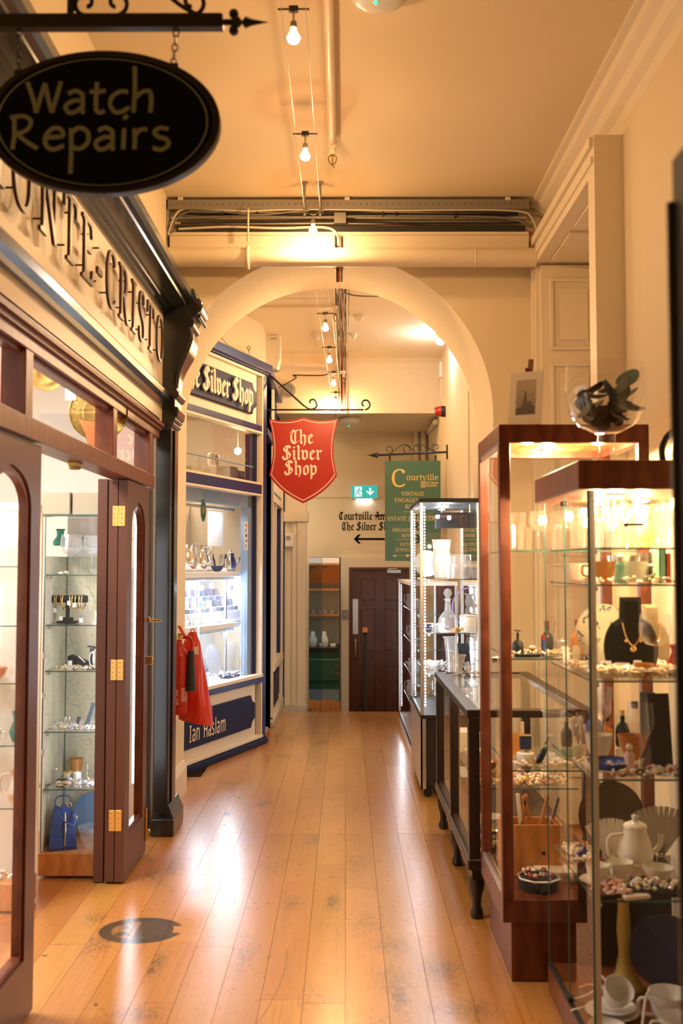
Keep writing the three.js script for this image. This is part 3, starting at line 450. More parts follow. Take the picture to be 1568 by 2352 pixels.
// second case deeper in the shop, seen through the near door
const LD = { x0: -1.93, x1: -1.435, zf: -4.55, zb: -4.73, shelves: [1.55, 1.28, 1.02, 0.74, 0.46] };
{
  const c = thing('display_case', 'bright corner glass case seen through the near shop door', 'display case');
  part('plinth', span(LD.x0, LD.x1, 0.012, 0.13, LD.zf, LD.zb), M.oak, c);
  part('backboard', slab(LD.x0, LD.x1, 0.13, 1.8, LD.zb - 0.02, LD.zb), M.white, c);
  part('front_pane', pane(LD.x1 - LD.x0, 1.66, (LD.x0 + LD.x1) / 2, 0.965, LD.zf), M.pane, c);
  part('side_pane', pane(LD.zf - LD.zb, 1.66, LD.x1, 0.965, (LD.zf + LD.zb) / 2, Math.PI / 2), M.pane, c);
  part('pane_edge', slab(LD.x1 - 0.002, LD.x1 + 0.002, 0.13, 1.8, LD.zf - 0.003, LD.zf + 0.001), M.glassEdge, c);
  for (const y of LD.shelves) glassShelf(c, LD.x0, LD.x1 - 0.005, y, LD.zf - 0.02, LD.zb + 0.01, false);
  part('top_board', span(LD.x0, LD.x1, 1.80, 1.84, LD.zf, LD.zb), M.white, c);
  part('light_bar', slab(LD.x0 + 0.1, LD.x1 - 0.1, 1.785, 1.799, -4.62, -4.66), M.glowWarm, c);
  areaLight([-1.66, 1.78, -4.64], [-1.66, 0, -4.64], 0.3, 0.04, WARM, 40, c);
}
// lit shop window behind the fixed leaf: a bright vertical LED strip
{
  const s = thing('light_strip', 'bright white vertical LED strip inside the arched door glass', 'light strip', [-1.215, 0, -5.80]);
  part('channel', slab(-0.012, 0.012, 0.30, 1.86, -0.008, 0), M.alu, s);
  part('led_line', slab(-0.006, 0.006, 0.31, 1.85, 0, 0.004), M.glowLed, s);
  areaLight([0, 1.08, 0.01], [0.02, 1.08, 1], 0.02, 1.5, LED, 26, s);
}
// brass chargers behind the transom
function charger(p, R, label, copperPatch) {
  const o = thing('brass_charger', label, 'plate', p, 0.25);
  part('dish', lathe([[0, 0], [R * 0.5, 0.002], [R * 0.56, 0.012], [R * 0.62, 0.006], [R * 0.97, 0.012], [R, 0.018], [R, 0.02], [R * 0.96, 0.016]], 48).rotateX(Math.PI / 2), M.oldBrass, o);
  part('beading', Array.from({ length: 48 }, (_, k) => ball(R * 0.014, Math.cos(k * 0.1309) * R * 0.66, Math.sin(k * 0.1309) * R * 0.66, 0.01, 6)), M.brass, o);
  part('boss', lathe([[0, 0.03], [R * 0.1, 0.026], [R * 0.16, 0.01], [R * 0.17, 0]], 24).rotateX(Math.PI / 2), M.brass, o);
  part('hanger', rod([0, R, 0], [0, R + 0.12, -0.02], 0.0015), M.ironwork, o);
  return o;
}
charger(at(226, 948, 4.9), 0.142, 'large hammered brass charger hanging behind the middle transom pane');
charger(at(108, 858, 4.4), 0.082, 'smaller brass charger hanging high behind the middle transom pane');
{
  const s = new THREE.Shape(); s.moveTo(-0.10, 0.06); s.quadraticCurveTo(0, 0.03, 0.1, 0.06); s.quadraticCurveTo(0.07, 0, 0.08, -0.06); s.quadraticCurveTo(0, -0.09, -0.05, -0.06); s.quadraticCurveTo(-0.06, 0.0, -0.10, 0.06);
  const p = at(226, 990, 4.84); solid('copper_tray', T(extrude(s, 0.004, 0.003), p.x, p.y, p.z), M.copper, 'small copper tray in front of the large brass charger', 'tray');
  solid('price_tag', T(box(0.05, 0.06, 0.002), at(162, 905, 4.6).x, at(162, 905, 4.6).y, -4.6), M.paper, 'handwritten white tag hanging between the brass chargers', 'tag');
  const q = at(36, 880, 4.2); solid('pink_poster', T(plainBox(0.13, 0.34, 0.006), q.x, q.y, q.z), M.pink, 'pink poster behind the nearest transom pane', 'poster');
}

// ================= BLUE SILVER SHOP =================
const B0 = [-1.263, 0, -7.43], BANG = Math.atan2(1.47, 0.537), BL_LEN = 1.565;
{
  const o = thing('blue_shop_facade', 'navy blue and cream angled shop front with blackletter name board', 'shop front', B0, BANG), s0 = -0.34, s1 = BL_LEN;
  // local x along the front, z outward
  part('crown', [span(s0, s1 + 0.03, 3.27, 3.345, -0.10, 0.07, 0.006), span(s0, s1 + 0.01, 3.255, 3.272, -0.1, 0.045)], M.navy, o);
  part('cream_bead', [span(s0, s1 - 0.06, 3.225, 3.25, -0.05, 0.03), span(s0, s1 - 0.06, 2.715, 2.735, -0.05, 0.022), span(s0, s1 - 0.06, 2.262, 2.282, -0.05, 0.022), span(s0, s1 - 0.06, 2.165, 2.182, -0.05, 0.022), span(s0, s1 - 0.06, 0.582, 0.61, -0.05, 0.03), span(s0, s1 - 0.06, 0.045, 0.085, -0.05, 0.03), span(s1 - 0.085, s1 - 0.062, 0.085, 3.24, -0.05, 0.022)], M.letterCream, o);
  part('fascia_panel', span(s0, s1 - 0.16, 2.79, 3.225, -0.06, 0), M.letterCream, o);
  part('reveal', [span(s1 - 0.16, s1 - 0.085, 2.79, 3.225, -0.08, -0.03), span(s1 - 0.14, s1 - 0.085, 2.28, 2.715, -0.12, -0.03), span(s1 - 0.13, s1 - 0.085, 0.61, 2.165, -0.12, -0.03), span(s1 - 0.16, s1 - 0.085, 0.085, 0.535, -0.08, -0.03)], M.navyDeep, o);
  for (const [a, b, c] of [[2.735, 2.79, 0.018], [2.182, 2.262, 0.018], [0.535, 0.582, 0.026]]) part('rail', span(s0, s1 - 0.06, a, b, -0.07, c), M.navy, o);
  part('post', span(s1 - 0.062, s1, 0.02, 3.27, -0.09, 0.025), M.navy, o);
  part('plinth', [span(s0, s1 + 0.005, 0.002, 0.05, -0.07, 0.05, 0.01), span(s0, s1, 0.03, 0.06, -0.06, 0.035)], M.navyDeep, o);
  part('riser_panel', span(s0, s1 - 0.16, 0.085, 0.535, -0.06, 0), M.letterCream, o);
  part('transom_pane', pane(s1 - 0.14 - s0, 0.433, (s0 + s1 - 0.14) / 2, 2.498, -0.04), M.pane, o);
  part('window_pane', pane(s1 - 0.13 - s0, 1.555, (s0 + s1 - 0.13) / 2, 1.3875, -0.04), M.pane, o);
  part('inner_frame', [span(s0, s1 - 0.13, 2.06, 2.165, -0.12, -0.06), span(s1 - 0.20, s1 - 0.13, 0.61, 2.165, -0.13, -0.06), span(s0, s1 - 0.14, 2.415, 2.425, -0.05, -0.035)], M.greyBlue, o);
  // notched name boards
  const board = (x0, x1, y0, y1, n, z) => { const s = new THREE.Shape(); s.moveTo(x0, y0); s.lineTo(x1 - n * 1.6, y0); s.quadraticCurveTo(x1 - n * 1.4, y0 + n * 1.1, x1, y0 + n * 1.5); s.lineTo(x1, y1 - n * 1.5); s.quadraticCurveTo(x1 - n * 1.4, y1 - n * 1.1, x1 - n * 1.6, y1); s.lineTo(x0, y1); s.closePath(); return T(extrude(s, 0.018, 0.006), 0, 0, z); };
  part('name_board', board(-0.30, 1.34, 2.872, 3.13, 0.045, 0.004), M.navyDeep, o);
  part('name_board', board(-0.30, 1.34, 0.18, 0.44, 0.045, 0.004), M.navyDeep, o);
  const u = 0.0315, txt = 'The Silver Shop'; blackLetter(txt, 1.235 - blWidth(txt) * u * 1.0, 2.925, 0.04, u, 0.012, M.letterCream, o, 1.0, 1.0);
  textMesh('Ian Haslam', 'sans_regular', 0.125, 0.003, 0.18, 0.225, 0.03, M.letterCream, o, 0.62, 0.012);
  part('corner_pilaster', span(s1, s1 + 0.02, 0.02, 3.27, -0.09, 0.0), M.navyDeep, o);
}
// wall over the blue shop, running to the ceiling, and shop interior
{
  const c = Math.cos(BANG), s = Math.sin(BANG), P = (a, b) => [B0[0] + a * c + b * s, B0[2] - a * s + b * c];
  const w = structure('wall_over_shop', 'cream wall rising above the blue shop front to the ceiling', 'wall'), [ax, az] = P(-0.4, -0.10), [bx, bz] = P(BL_LEN, -0.10);
  const sh = shapeOf([[-0.4, 3.345], [BL_LEN, 3.345], [BL_LEN, CEIL2], [-0.4, CEIL2]]), g = boxUV(T(extrude(sh, 0.08), 0, 0, -0.10)); g.rotateY(BANG); T(g, ...B0); part('angled_wall', g, M.wall, w);
  part('straight_wall', slab(-0.86, -0.745, 3.345, CEIL2, -8.9, -11.25), M.wall, w);
  part('pier', slab(-1.75, -1.13, 0, CEIL2, -7.0, -7.08), M.wall, w);
  solidStructure('wall_blue_shop', slab(-3.2, -3.1, 0, 3.3, -7.0, -11.0), M.cream, 'cream side wall inside the blue shop', 'wall');
  solidStructure('wall_blue_shop_end', slab(-3.2, -0.80, 0, 3.36, -11.0, -11.1), M.cream, 'cream end wall inside the blue shop', 'wall');
  solidStructure('ceiling', boxUV(extrude(shapeOf([[-3.2, 7.0], [-1.36, 7.3], [-0.86, 8.9], [-0.86, 11.0], [-3.2, 11.0]]), 0.05).rotateX(-Math.PI / 2).translate(0, 3.30, 0)), M.cream, 'cream ceiling inside the blue shop', 'ceiling');
  solidStructure('floor', boxUV(extrude(shapeOf([[-3.2, 7.08], [-1.45, 7.2], [-1.05, 8.8], [-1.05, 11.0], [-3.2, 11.0]]), 0.01).rotateX(-Math.PI / 2)), M.carpet, 'dark floor inside the blue shop', 'floor');
  const pl = thing('ceiling_panel_light', 'added warm white ceiling panel brightening the blue shop', 'ceiling light', [-1.9, 3.296, -8.9]); part('light_diffuser', box(0.6, 0.02, 0.9, 0, -0.012, 0), M.glowPanel, pl); areaLight([0, -0.03, 0], [0, -1, 0], 0.6, 0.9, lin(1, 0.80, 0.55), 12, pl);  // panel added to brighten the room behind the transom glass
}
// second facet: door side panel running along the corridor
{
  const o = thing('blue_shop_annexe', 'narrow blue and cream side window of the blue shop near the stairs', 'shop front', [-0.715, 0, -9.69], Math.PI / 2), L = 1.5;
  part('crown', [span(-0.75, L, 3.27, 3.345, -0.1, 0.05, 0.006), span(-0.75, L, 2.73, 2.79, -0.1, 0.02)], M.navy, o);
  part('frame', [span(0, 0.05, 0.08, 3.27, -0.05, 0.02), span(L - 0.09, L, 0.08, 3.27, -0.05, 0.02), span(0.05, L - 0.09, 2.18, 2.25, -0.05, 0.02), span(0.05, L - 0.09, 0.53, 0.60, -0.05, 0.03), span(0, L, 0.05, 0.1, -0.05, 0.03), span(0.55, 0.60, 0.6, 2.2, -0.05, 0.01)], M.letterCream, o);
  part('blue_bead', [span(0.05, 0.10, 0.6, 2.18, -0.06, 0), span(L - 0.15, L - 0.09, 0.6, 2.18, -0.06, 0), span(0.05, L - 0.09, 2.25, 2.3, -0.06, 0)], M.navy, o);
  part('riser_panel', [span(0.05, L - 0.09, 0.10, 0.53, -0.06, -0.02), span(0.15, L - 0.2, 0.17, 0.45, -0.02, -0.005)], M.navyDeep, o);
  part('fascia_panel', span(0.05, L - 0.09, 2.79, 3.25, -0.06, -0.01), M.navyDeep, o);
  part('window_pane', [pane(L - 0.24, 1.58, L / 2, 1.39, -0.04), pane(L - 0.14, 0.42, L / 2, 2.51, -0.04)], M.pane, o);
  part('backdrop', slab(0.02, L, 0.6, 3.25, -0.14, -0.12), M.navy, o);
  part('plinth', span(0, L, 0.002, 0.05, -0.06, 0.03), M.alu, o);
  const d = thing('blue_shop_door', 'navy blue panelled door set back between the two blue shop windows', 'door', [-0.80, 0, -9.02], Math.PI / 2);
  part('leaf', span(0, 0.66, 0.012, 2.15, -0.045, 0), M.navy, d); part('glass_panel', span(0.12, 0.54, 0.95, 2.0, -0.02, 0.003), M.navyDeep, d); part('head_panel', span(-0.1, 0.7, 2.16, 3.27, -0.05, 0.0), M.navyDeep, d); part('handle', rod([0.6, 1.0, 0.03], [0.6, 1.18, 0.03], 0.008), M.brass, d);
  solid('side_jamb', [slab(-0.86, -0.76, 0.004, 3.27, -8.95, -9.0), slab(-0.86, -0.72, 0.004, 3.27, -9.69, -9.72)], M.navyDeep, 'navy blue return boards of the blue shop entrance', 'panel');
  solid('threshold', slab(-0.80, -0.74, 0.001, 0.012, -9.0, -9.69), M.tile, 'worn stone threshold at the blue shop entrance', 'threshold');
}
// window display: stepped white shelves, LEDs and silver
const BW = (a, y, b) => { const c = Math.cos(BANG), s = Math.sin(BANG); return [B0[0] + a * c + b * s, y, B0[2] - a * s + b * c]; };
{
  const o = thing('window_display', 'white stepped display shelving inside the blue shop window', 'shelving', B0, BANG);
  const deep = (a, b, zf) => [span(-0.3, 1.42, a, b, -0.64, zf), span(1.42, 1.86, a, b, -0.64, Math.min(zf, -0.29))];
  part('base_board', deep(0.56, 0.60, -0.07), M.white, o);
  part('backboard', [span(-0.3, 1.86, 0.60, 1.02, -0.66, -0.64), span(-0.3, 1.86, 1.06, 1.46, -0.66, -0.64)], M.white, o);
  part('riser_step', [span(-0.3, 1.86, 1.062, 1.15, -0.64, -0.34), span(-0.3, 1.86, 1.15, 1.24, -0.64, -0.44)], M.white, o);
  part('shelf', deep(1.02, 1.06, -0.16), M.white, o); part('shelf', deep(1.46, 1.50, -0.16), M.white, o);
  part('rear_partition', span(-0.34, 1.88, 1.5, 2.15, -0.92, -0.90), M.letterCream, o); part('end_partition', span(1.86, 1.88, 0.6, 2.15, -0.90, -0.30), M.letterCream, o);
  part('upright', span(1.39, 1.41, 0.6, 1.46, -0.30, -0.28), M.alu, o);
  for (const [y, w] of [[2.04, 44], [1.445, 25], [1.005, 26]]) { part('led_bar', span(-0.2, 1.35, y - 0.012, y + 0.012, -0.22, -0.18), M.alu, o); areaLight([0.55, y - 0.02, -0.2], [0.55, y - 1, -0.42], 1.5, 0.03, LED, w, o); }  // topmost bar added to brighten the upper shelf of the window
}
// where a photo pixel meets the plane parallel to the shop front, b metres out from it (negative: behind)
function onFront(px, py, b) { const c = Math.cos(BANG), s = Math.sin(BANG), n = V(s, 0, c), p0 = V(...BW(0, 0, b)), r = ray(px, py), t = p0.clone().sub(camera.position).dot(n) / r.dot(n); return r.multiplyScalar(t).add(camera.position); }
for (const [px, py, s, lb] of [[461, 1350, 1.0, 'bright white display spotlight by the ring boxes, over the crystal vases'], [539, 1350, 1.0, 'bright white display spotlight over the open ring boxes'], [515, 1456, 1.0, 'bright white display spotlight behind the round silver salver'], [447, 1452, 0.8, 'bright white display spotlight beside the red extinguisher cover'], [444, 1343, 0.5, 'small white display spotlight left of the ring boxes'], [487, 1344, 0.4, 'tiny white display spotlight between the two large ones']]) {
  const p = onFront(px, py, -0.32), x = p.x, y = p.y;
  const l = thing('display_spotlight', lb, 'spotlight', [x, y, p.z], BANG);
  part('housing', T(lathe([[0, -0.03], [0.018 * s, -0.028], [0.026 * s, 0]], 16).rotateX(Math.PI / 2), 0, 0, 0), M.alu, l);
  part('light_lens', T(new THREE.SphereGeometry(0.022 * s, 14, 10), 0, 0, 0.008), M.glowLedSpot, l);
  pointLight([0, 0, 0.045], LED, 0.42 * s, 1, l);
}
{ // warm bulb and odds and ends in the transom
  const p = onFront(546, 1036, -0.5), l = thing('pendant_bulb', 'warm glowing bulb behind the blue shop transom glass', 'bulb', p);
  part('bulb', ball(0.035), M.glowHalogen, l); part('flex', rod([0, 0.03, 0], [0, 3.28 - p.y, 0], 0.004), M.cableWhite, l); pointLight([0, 0, 0], HALOGEN, 1.6, 2.5, l);
  const q = onFront(490, 1056, -0.45), e = thing('extractor_fan', 'round cream wall fan behind the blue shop transom glass', 'fan', q, BANG);
  part('body', box(0.17, 0.12, 0.05, 0, 0, 0, 0.03), M.plastic, e); part('ring', T(ring(0.045, 0.008), 0, 0, 0.028), M.plastic, e); part('hub', T(cyl(0.02, 0.02, 0.02).rotateX(Math.PI / 2), 0, 0, 0.03), M.plastic, e);
}

// ================= CEILING SERVICES AND LAMPS =================
// low-voltage lamps on two taut wires
const WY = 3.665, WX = [-0.243, -0.150];
const wireLamp = (x, y, z, label, group, drop = 0.105, power = 3, tilt = 0) => {
  const o = thing('wire_lamp', label, 'lamp', [x, y, z], 0, group);
  part('cross_bar', [rod([-0.06, 0, 0], [0.06, 0, 0], 0.004), box(0.036, 0.022, 0.022, 0, 0, 0, 0.003)], M.ironwork, o);
  part('stalk', rod([0, -0.01, 0], [0, -drop + 0.045, 0], 0.005), M.steel, o);
  part('lamp_socket', lathe([[0, 0], [0.012, 0], [0.014, -0.02], [0.010, -0.03], [0, -0.03]].map(([a, b]) => [a, b - drop + 0.055]), 14), M.plasticGrey, o);
  const g = lathe([[0.011, -drop + 0.026], [0.015, -drop + 0.015], [0.023, -drop], [0.026, -drop - 0.008]], 20); part('lamp_reflector', g, M.lampGlass, o, 'glass reflector');
  part('bulb', T(ball(0.023).scale(1, 0.75, 1), 0, -drop - 0.012, 0), M.glowHalogen, o);
  pointLight([0, -drop - 0.014, 0], HALOGEN, power, 0.9, o);
  o.rotation.z = tilt; return o;
};
{
  const w = thing('lamp_wires', 'pair of taut low-voltage wires strung under the front ceiling', 'wires');
  for (const x of WX) { part('wire', rod([x, WY, 2.9], [x, WY, -5.80], 0.0022, 6), M.steel, w); }
  for (const x of WX) { part('wire_post', [rod([x, CEIL - 0.004, -5.82], [x, WY - 0.03, -5.86], 0.008), cyl(0.022, 0.022, 0.008, x, CEIL - 0.005, -5.82), box(0.014, 0.045, 0.014, x + 0.016, WY + 0.02, -5.86)], M.galv, w); }
}
const lampX = (WX[0] + WX[1]) / 2;
for (const d of [3.70, 4.80]) wireLamp(lampX, WY, -d, d < 4 ? 'halogen wire lamp nearest the oval hanging sign' : 'halogen wire lamp beside the hooked sprinkler head', 'halogen lamps on the front wires', 0.105, d < 4 ? 1.5 : 1.75, 0);
wireLamp(lampX + 0.005, WY - 0.02, -5.84, 'halogen wire lamp hanging at the end posts in front of the cable tray', 'halogen lamps on the front wires', 0.1, 1.75);
{
  const w = thing('lamp_wires', 'pair of lamp wires hooked to the underside of the arch', 'wires'), a = [at(722, 632, 6.92), at(750, 630, 6.92)], b = [[-0.15, 3.36, -10.44], [-0.05, 3.36, -10.44]], m = [[-0.19, 3.36, -7.2], [-0.095, 3.36, -7.2]];
  a.forEach((p, i) => { part('wire_anchor', [cyl(0.012, 0.012, 0.035, p.x, p.y - 0.01, p.z), rod([p.x, p.y - 0.02, p.z], [p.x, p.y - 0.06, p.z - 0.01], 0.005)], M.galv, w); part('wire', [rod([p.x, p.y - 0.06, p.z - 0.01], m[i], 0.002, 6), rod(m[i], b[i], 0.002, 6)], M.steel, w); });
}
[[747, 720, 'nearest the arch'], [756, 798, 'level with the smoke detectors'], [766, 855, 'over the red shield sign'], [771, 901, 'in front of the downstand wall']].forEach(([px, py, t]) => {
  const p = onY(px, py, 3.36); wireLamp(p.x, 3.36, Math.max(p.z, -10.42), `halogen wire lamp beyond the arch, ${t}`, 'halogen lamps beyond the arch', 0.1, 2.1);
});
// sprinkler pipe with caged head in the front bay
{
  const o = thing('sprinkler_pipe', 'painted sprinkler pipe along the front ceiling ending in a caged head', 'pipe', [-0.068, CEIL, -5.2]);
  part('pipe', [rod([0, -0.032, 8.1], [0, -0.032, 0], 0.022, 12), T(new THREE.SphereGeometry(0.030, 14, 10), 0, -0.034, 0), cyl(0.018, 0.02, 0.05, 0, -0.07, 0)], M.pipe, o);
  part('sprinkler_cage', [tube([[0.004, -0.095, 0], [0.02, -0.105, 0], [0.018, -0.13, 0], [0.003, -0.15, 0]], 0.0032), tube([[-0.004, -0.095, 0], [-0.02, -0.105, 0], [-0.018, -0.13, 0], [-0.003, -0.15, 0]], 0.0032), rod([0, -0.095, 0], [0, -0.15, 0], 0.003), cyl(0.012, 0.012, 0.012, 0, -0.098, 0), tube([[0, -0.15, 0], [0.006, -0.165, 0], [0.014, -0.158, 0]], 0.002)], M.oldBrass, o);
}
// emergency lights: round dome with green LED
function emergencyLight(p, R, label) {
  const o = thing('emergency_light', label, 'emergency light', p);
  part('base_ring', cyl(R * 0.98, R, 0.022, 0, -0.011, 0, 40), M.plastic, o);
  part('dome', lathe([[R * 0.97, -0.022], [R * 0.95, -0.04], [R * 0.82, -0.062], [R * 0.55, -0.078], [0, -0.085]], 40), M.dome, o);
  part('gear_tray', T(cyl(R * 0.6, R * 0.65, 0.02, 0, -0.035, 0, 24), 0, 0, 0), M.plasticWhite, o);
  part('led_dot', T(ball(0.008, R * -0.1, -0.085, R * 0.12, 10)), M.glowGreen, o, 'green LED'); return o;
}
{ const p = onY(870, -38, CEIL); emergencyLight([p.x, CEIL, p.z], 0.13, 'round glass emergency light with green LED on the front ceiling'); const q = at(803, 958, 10.9); emergencyLight([q.x, 3.165, -10.9], 0.125, 'round white emergency light with green LED over the stairs'); }

// cable tray, cables and trunking above the arch
{
  const zf = -ARCH + 0.16, o = thing('cable_tray', 'perforated metal cable tray under the ceiling above the arch', 'cable tray');
  const L = at(366, 470, -zf).x, R = at(1215, 470, -zf).x, y0 = at(700, 480, -zf).y, y1 = at(700, 458, -zf).y;
  part('tray_lip', slab(L, R, y0, y1, zf, zf - 0.003), M.galv, o); part('tray_bed', slab(L, R, y1 - 0.004, y1, zf - 0.003, zf - 0.13), M.galv, o);
  part('tray_holes', Array.from({ length: 56 }, (_, k) => T(new THREE.CylinderGeometry(0.0035, 0.0035, 0.003, 8).rotateX(Math.PI / 2), L + 0.03 + k * (R - L - 0.06) / 55, (y0 + y1) / 2, zf + 0.0003)), M.cableBlack, o, 'punched holes');
  const yb = at(380, 560, -zf).y; part('tray_drop', [slab(L, L + 0.05, yb, y1, zf, zf - 0.003), slab(L, L + 0.004, yb, y1, zf, zf - 0.1)], M.galv, o);
  part('tray_holes', Array.from({ length: 7 }, (_, k) => T(new THREE.CylinderGeometry(0.0035, 0.0035, 0.003, 8).rotateX(Math.PI / 2), L + 0.027, yb + 0.03 + k * 0.033, zf + 0.0003)), M.cableBlack, o);
  for (const px of [414, 797, 1166]) { const p = at(px, 457, -zf); part('tray_clip', span(p.x - 0.016, p.x + 0.016, p.y - 0.008, p.y + 0.014, zf + 0.004, zf - 0.02), M.plastic, o); }
  const Y = (py) => at(700, py, -zf).y;
  // recess back with ledges
  solid('cable_ledge', [slab(L + 0.05, R, Y(536), Y(529), zf - 0.03, -ARCH), slab(L + 0.05, R, Y(505), Y(500), zf - 0.07, -ARCH), slab(L + 0.05, R, Y(490), Y(487), zf - 0.09, -ARCH)], M.pipe, 'stepped cream ledges carrying cables above the arch', 'ledge');
  solid('dark_conduit', slab(L + 0.1, R - 0.02, Y(529) + 0.002, Y(515), zf - 0.03, zf - 0.055), M.cableBlack, 'dark flat conduit lying along the ledge above the arch', 'conduit');
  solid('trunking', [slab(L + 0.06, at(768, 550, -zf).x, Y(566), Y(537), zf - 0.03, -ARCH), slab(at(790, 550, -zf).x, R, Y(566), Y(537), zf - 0.03, -ARCH)], M.pipe, 'cream plastic trunking between the ledge and the big pipe', 'trunking');
  const names = ['thick black cable drooping', 'beige cable drooping', 'grey cable running', 'white cable running', 'pale thin cable running'];
  const runs = [[[ [385, 540], [405, 490], [440, 478], [560, 484], [700, 480], [900, 483], [1180, 484], [1225, 510], [1235, 545] ], 0.007, M.cableWhite, 'long pale cable bending down at both ends of the tray'],
    [[ [392, 535], [408, 500], [450, 482], [520, 487], [600, 493], [700, 482] ], 0.006, M.cableGrey, 'grey cable sagging left of the lamp posts'], [[ [640, 481], [760, 486], [880, 484], [1040, 486], [1190, 487] ], 0.006, M.cableBlack, 'black cable tied under the right half of the tray'],
    [[ [410, 526], [520, 521], [640, 524], [740, 522], [772, 535], [777, 565] ], 0.008, M.cableWhite, 'pale cable turning down behind the central trunking'], [[ [800, 524], [900, 519], [1000, 523], [1180, 522], [1225, 540] ], 0.006, M.cableRed, 'red cable lying on the right half of the ledge'], [[ [420, 500], [560, 497], [700, 499], [900, 496], [1150, 500], [1222, 520] ], 0.009, M.cableGrey, 'thick grey cable running in the shadow under the tray'], [[ [415, 512], [600, 511], [760, 510], [960, 512], [1200, 511] ], 0.006, M.cableBlack, 'thin black cable running above the dark conduit'], [[ [430, 491], [640, 492], [800, 490], [1000, 493], [1190, 492] ], 0.007, M.cableBlack, 'black cable running close under the tray']];
  runs.forEach(([pts, r, m, lb], i) => solid('cable', tube(pts.map(([x, y]) => { const p = at(x, y, -zf + 0.012 + 0.006 * i); return [p.x, p.y, p.z]; }), r, 60), m, lb, 'cable'));
  for (const [px, py] of [[510, 484], [590, 478], [720, 482], [880, 484], [910, 483], [1046, 487]]) { const p = at(px, py, -zf + 0.02); solid('cable_tie', span(p.x - 0.006, p.x + 0.006, p.y - 0.03, p.y + 0.02, p.z + 0.008, p.z - 0.03), M.cableBlack, `${ORD[[510, 590, 720, 880, 910, 1046].indexOf(px)]} black cable tie on the tray counting from the dark shop side`, 'cable tie', 'cable ties on the tray'); }
  const j = at(781, 500, -zf + 0.05); solid('junction_box', box(0.075, 0.08, 0.05, j.x, j.y, j.z), M.galv, 'square grey junction box in the middle above the arch', 'junction box');
  solid('wall_clip', [rod([at(570, 480, -zf - 0.02).x, Y(482), zf + 0.02], [at(570, 480, -zf - 0.02).x, Y(556), zf + 0.02], 0.006), T(ring(0.062, 0.012, 28), 0, 0, 0).rotateY(Math.PI / 2).translate(at(569, 590, -zf - 0.02).x, Y(591), zf + 0.0)], M.pipe, 'cream pipe bracket hanging from the tray round the big pipe', 'bracket');
  const pl = at(383, 591, -zf), pr = at(1222, 591, -zf); solid('big_pipe', [rod([pl.x - 0.06, Y(590), zf], [pr.x + 0.02, Y(592), zf], 0.058, 28), T(ring(0.059, 0.003, 28).rotateY(Math.PI / 2), at(1090, 590, -zf).x, Y(591.5), zf)], M.pipe, 'wide cream painted pipe crossing the top of the arch', 'pipe');
  // vertical trunk of cables through the arch crown and along the far ceiling
  const x = at(779, 590, -zf).x; solid('cable_duct', [slab(x - 0.03, x - 0.024, Y(612), Y(525), zf - 0.06, zf - 0.10), slab(x + 0.024, x + 0.03, Y(612), Y(525), zf - 0.06, zf - 0.10)], M.pipe, 'open cream trunking dropping behind the big pipe', 'trunking');
  [-0.014, -0.004, 0.006, 0.015].forEach((k, i) => solid('cable', tube([[x + k, Y(520), zf - 0.07], [x + k * 1.1, Y(560), zf - 0.07], [x + k, Y(640), zf - 0.075]], 0.005), [M.cableBlack, M.cableRed, M.cableWhite, M.cableGrey][i], ['black', 'red', 'white', 'grey'][i] + ' cable dropping through the central trunking', 'cable'));
}
// open trunking with cables along the far ceiling
{
  const o = thing('ceiling_trunking', 'open trunking full of cables along the ceiling beyond the arch', 'trunking'), y = CEIL2 - 0.02, x = -0.035;
  part('trunking_side', [slab(x - 0.052, x - 0.046, y - 0.03, y + 0.02, -7.0, -10.3), slab(x + 0.046, x + 0.052, y - 0.03, y + 0.02, -7.0, -10.3), slab(x - 0.045, x - 0.04, 3.17, CEIL2 - 0.1, -10.5, -10.47), slab(x + 0.04, x + 0.045, 3.17, CEIL2 - 0.1, -10.5, -10.47)], M.pipe, o);
  const ms = [M.cableGrey, M.cableWhite, M.cableBlack, M.cableRed, M.cableWhite, M.cableGrey];
  ms.forEach((m, i) => { const pts = []; for (let d = 6.95; d < 10.35; d += 0.35) pts.push([x - 0.034 + i * 0.0135 + rnd(-0.012, 0.012), y - rnd(0.004, 0.03), -d]); pts.push([x - 0.03 + i * 0.012, y - 0.10, -10.45], [x - 0.03 + i * 0.012, 3.3, -10.485], [x - 0.02 + i * 0.008, 3.19, -10.485]); part('cable', tube(pts, 0.006, 60, false, 6), m, o); });
  const a = at(745, 632, 6.95), b = at(790, 672, 7.6), c = at(850, 681, 7.6), e = at(930, 676, 7.0); solid('cable', tube([a, b, c, e], 0.006, 40), M.cableGrey, 'loose grey cable looping from the lamp anchors to the arch side', 'cable');
}
// sprinkler branches, detectors and boxes beyond the arch
function branch(px0, px1, py, d, label) {
  const a = at(px0, py, d), b = at(px1, py, d), o = thing('sprinkler_branch', label, 'pipe');
  part('pipe', [rod(a, b, 0.016, 10), T(ball(0.024), b.x, b.y, b.z), cyl(0.014, 0.014, 0.05, b.x, b.y - 0.03, b.z)], M.pipe, o);
  part('sprinkler_head', [cyl(0.012, 0.012, 0.02, b.x, b.y - 0.065, b.z), tube([[b.x - 0.004, b.y - 0.07, b.z], [b.x - 0.016, b.y - 0.09, b.z], [b.x, b.y - 0.12, b.z]], 0.003), tube([[b.x + 0.004, b.y - 0.07, b.z], [b.x + 0.016, b.y - 0.09, b.z], [b.x, b.y - 0.12, b.z]], 0.003)], M.oldBrass, o);
  part('pipe_hanger', rod([a.x + 0.1, a.y, a.z], [a.x + 0.1, CEIL2, a.z], 0.004), M.pipe, o);
}
branch(540, 770, 705, 8.05, 'cream sprinkler branch pipe with brass head nearest the arch'); branch(655, 789, 855, 10.2, 'cream sprinkler branch pipe with brass head near the downstand wall');
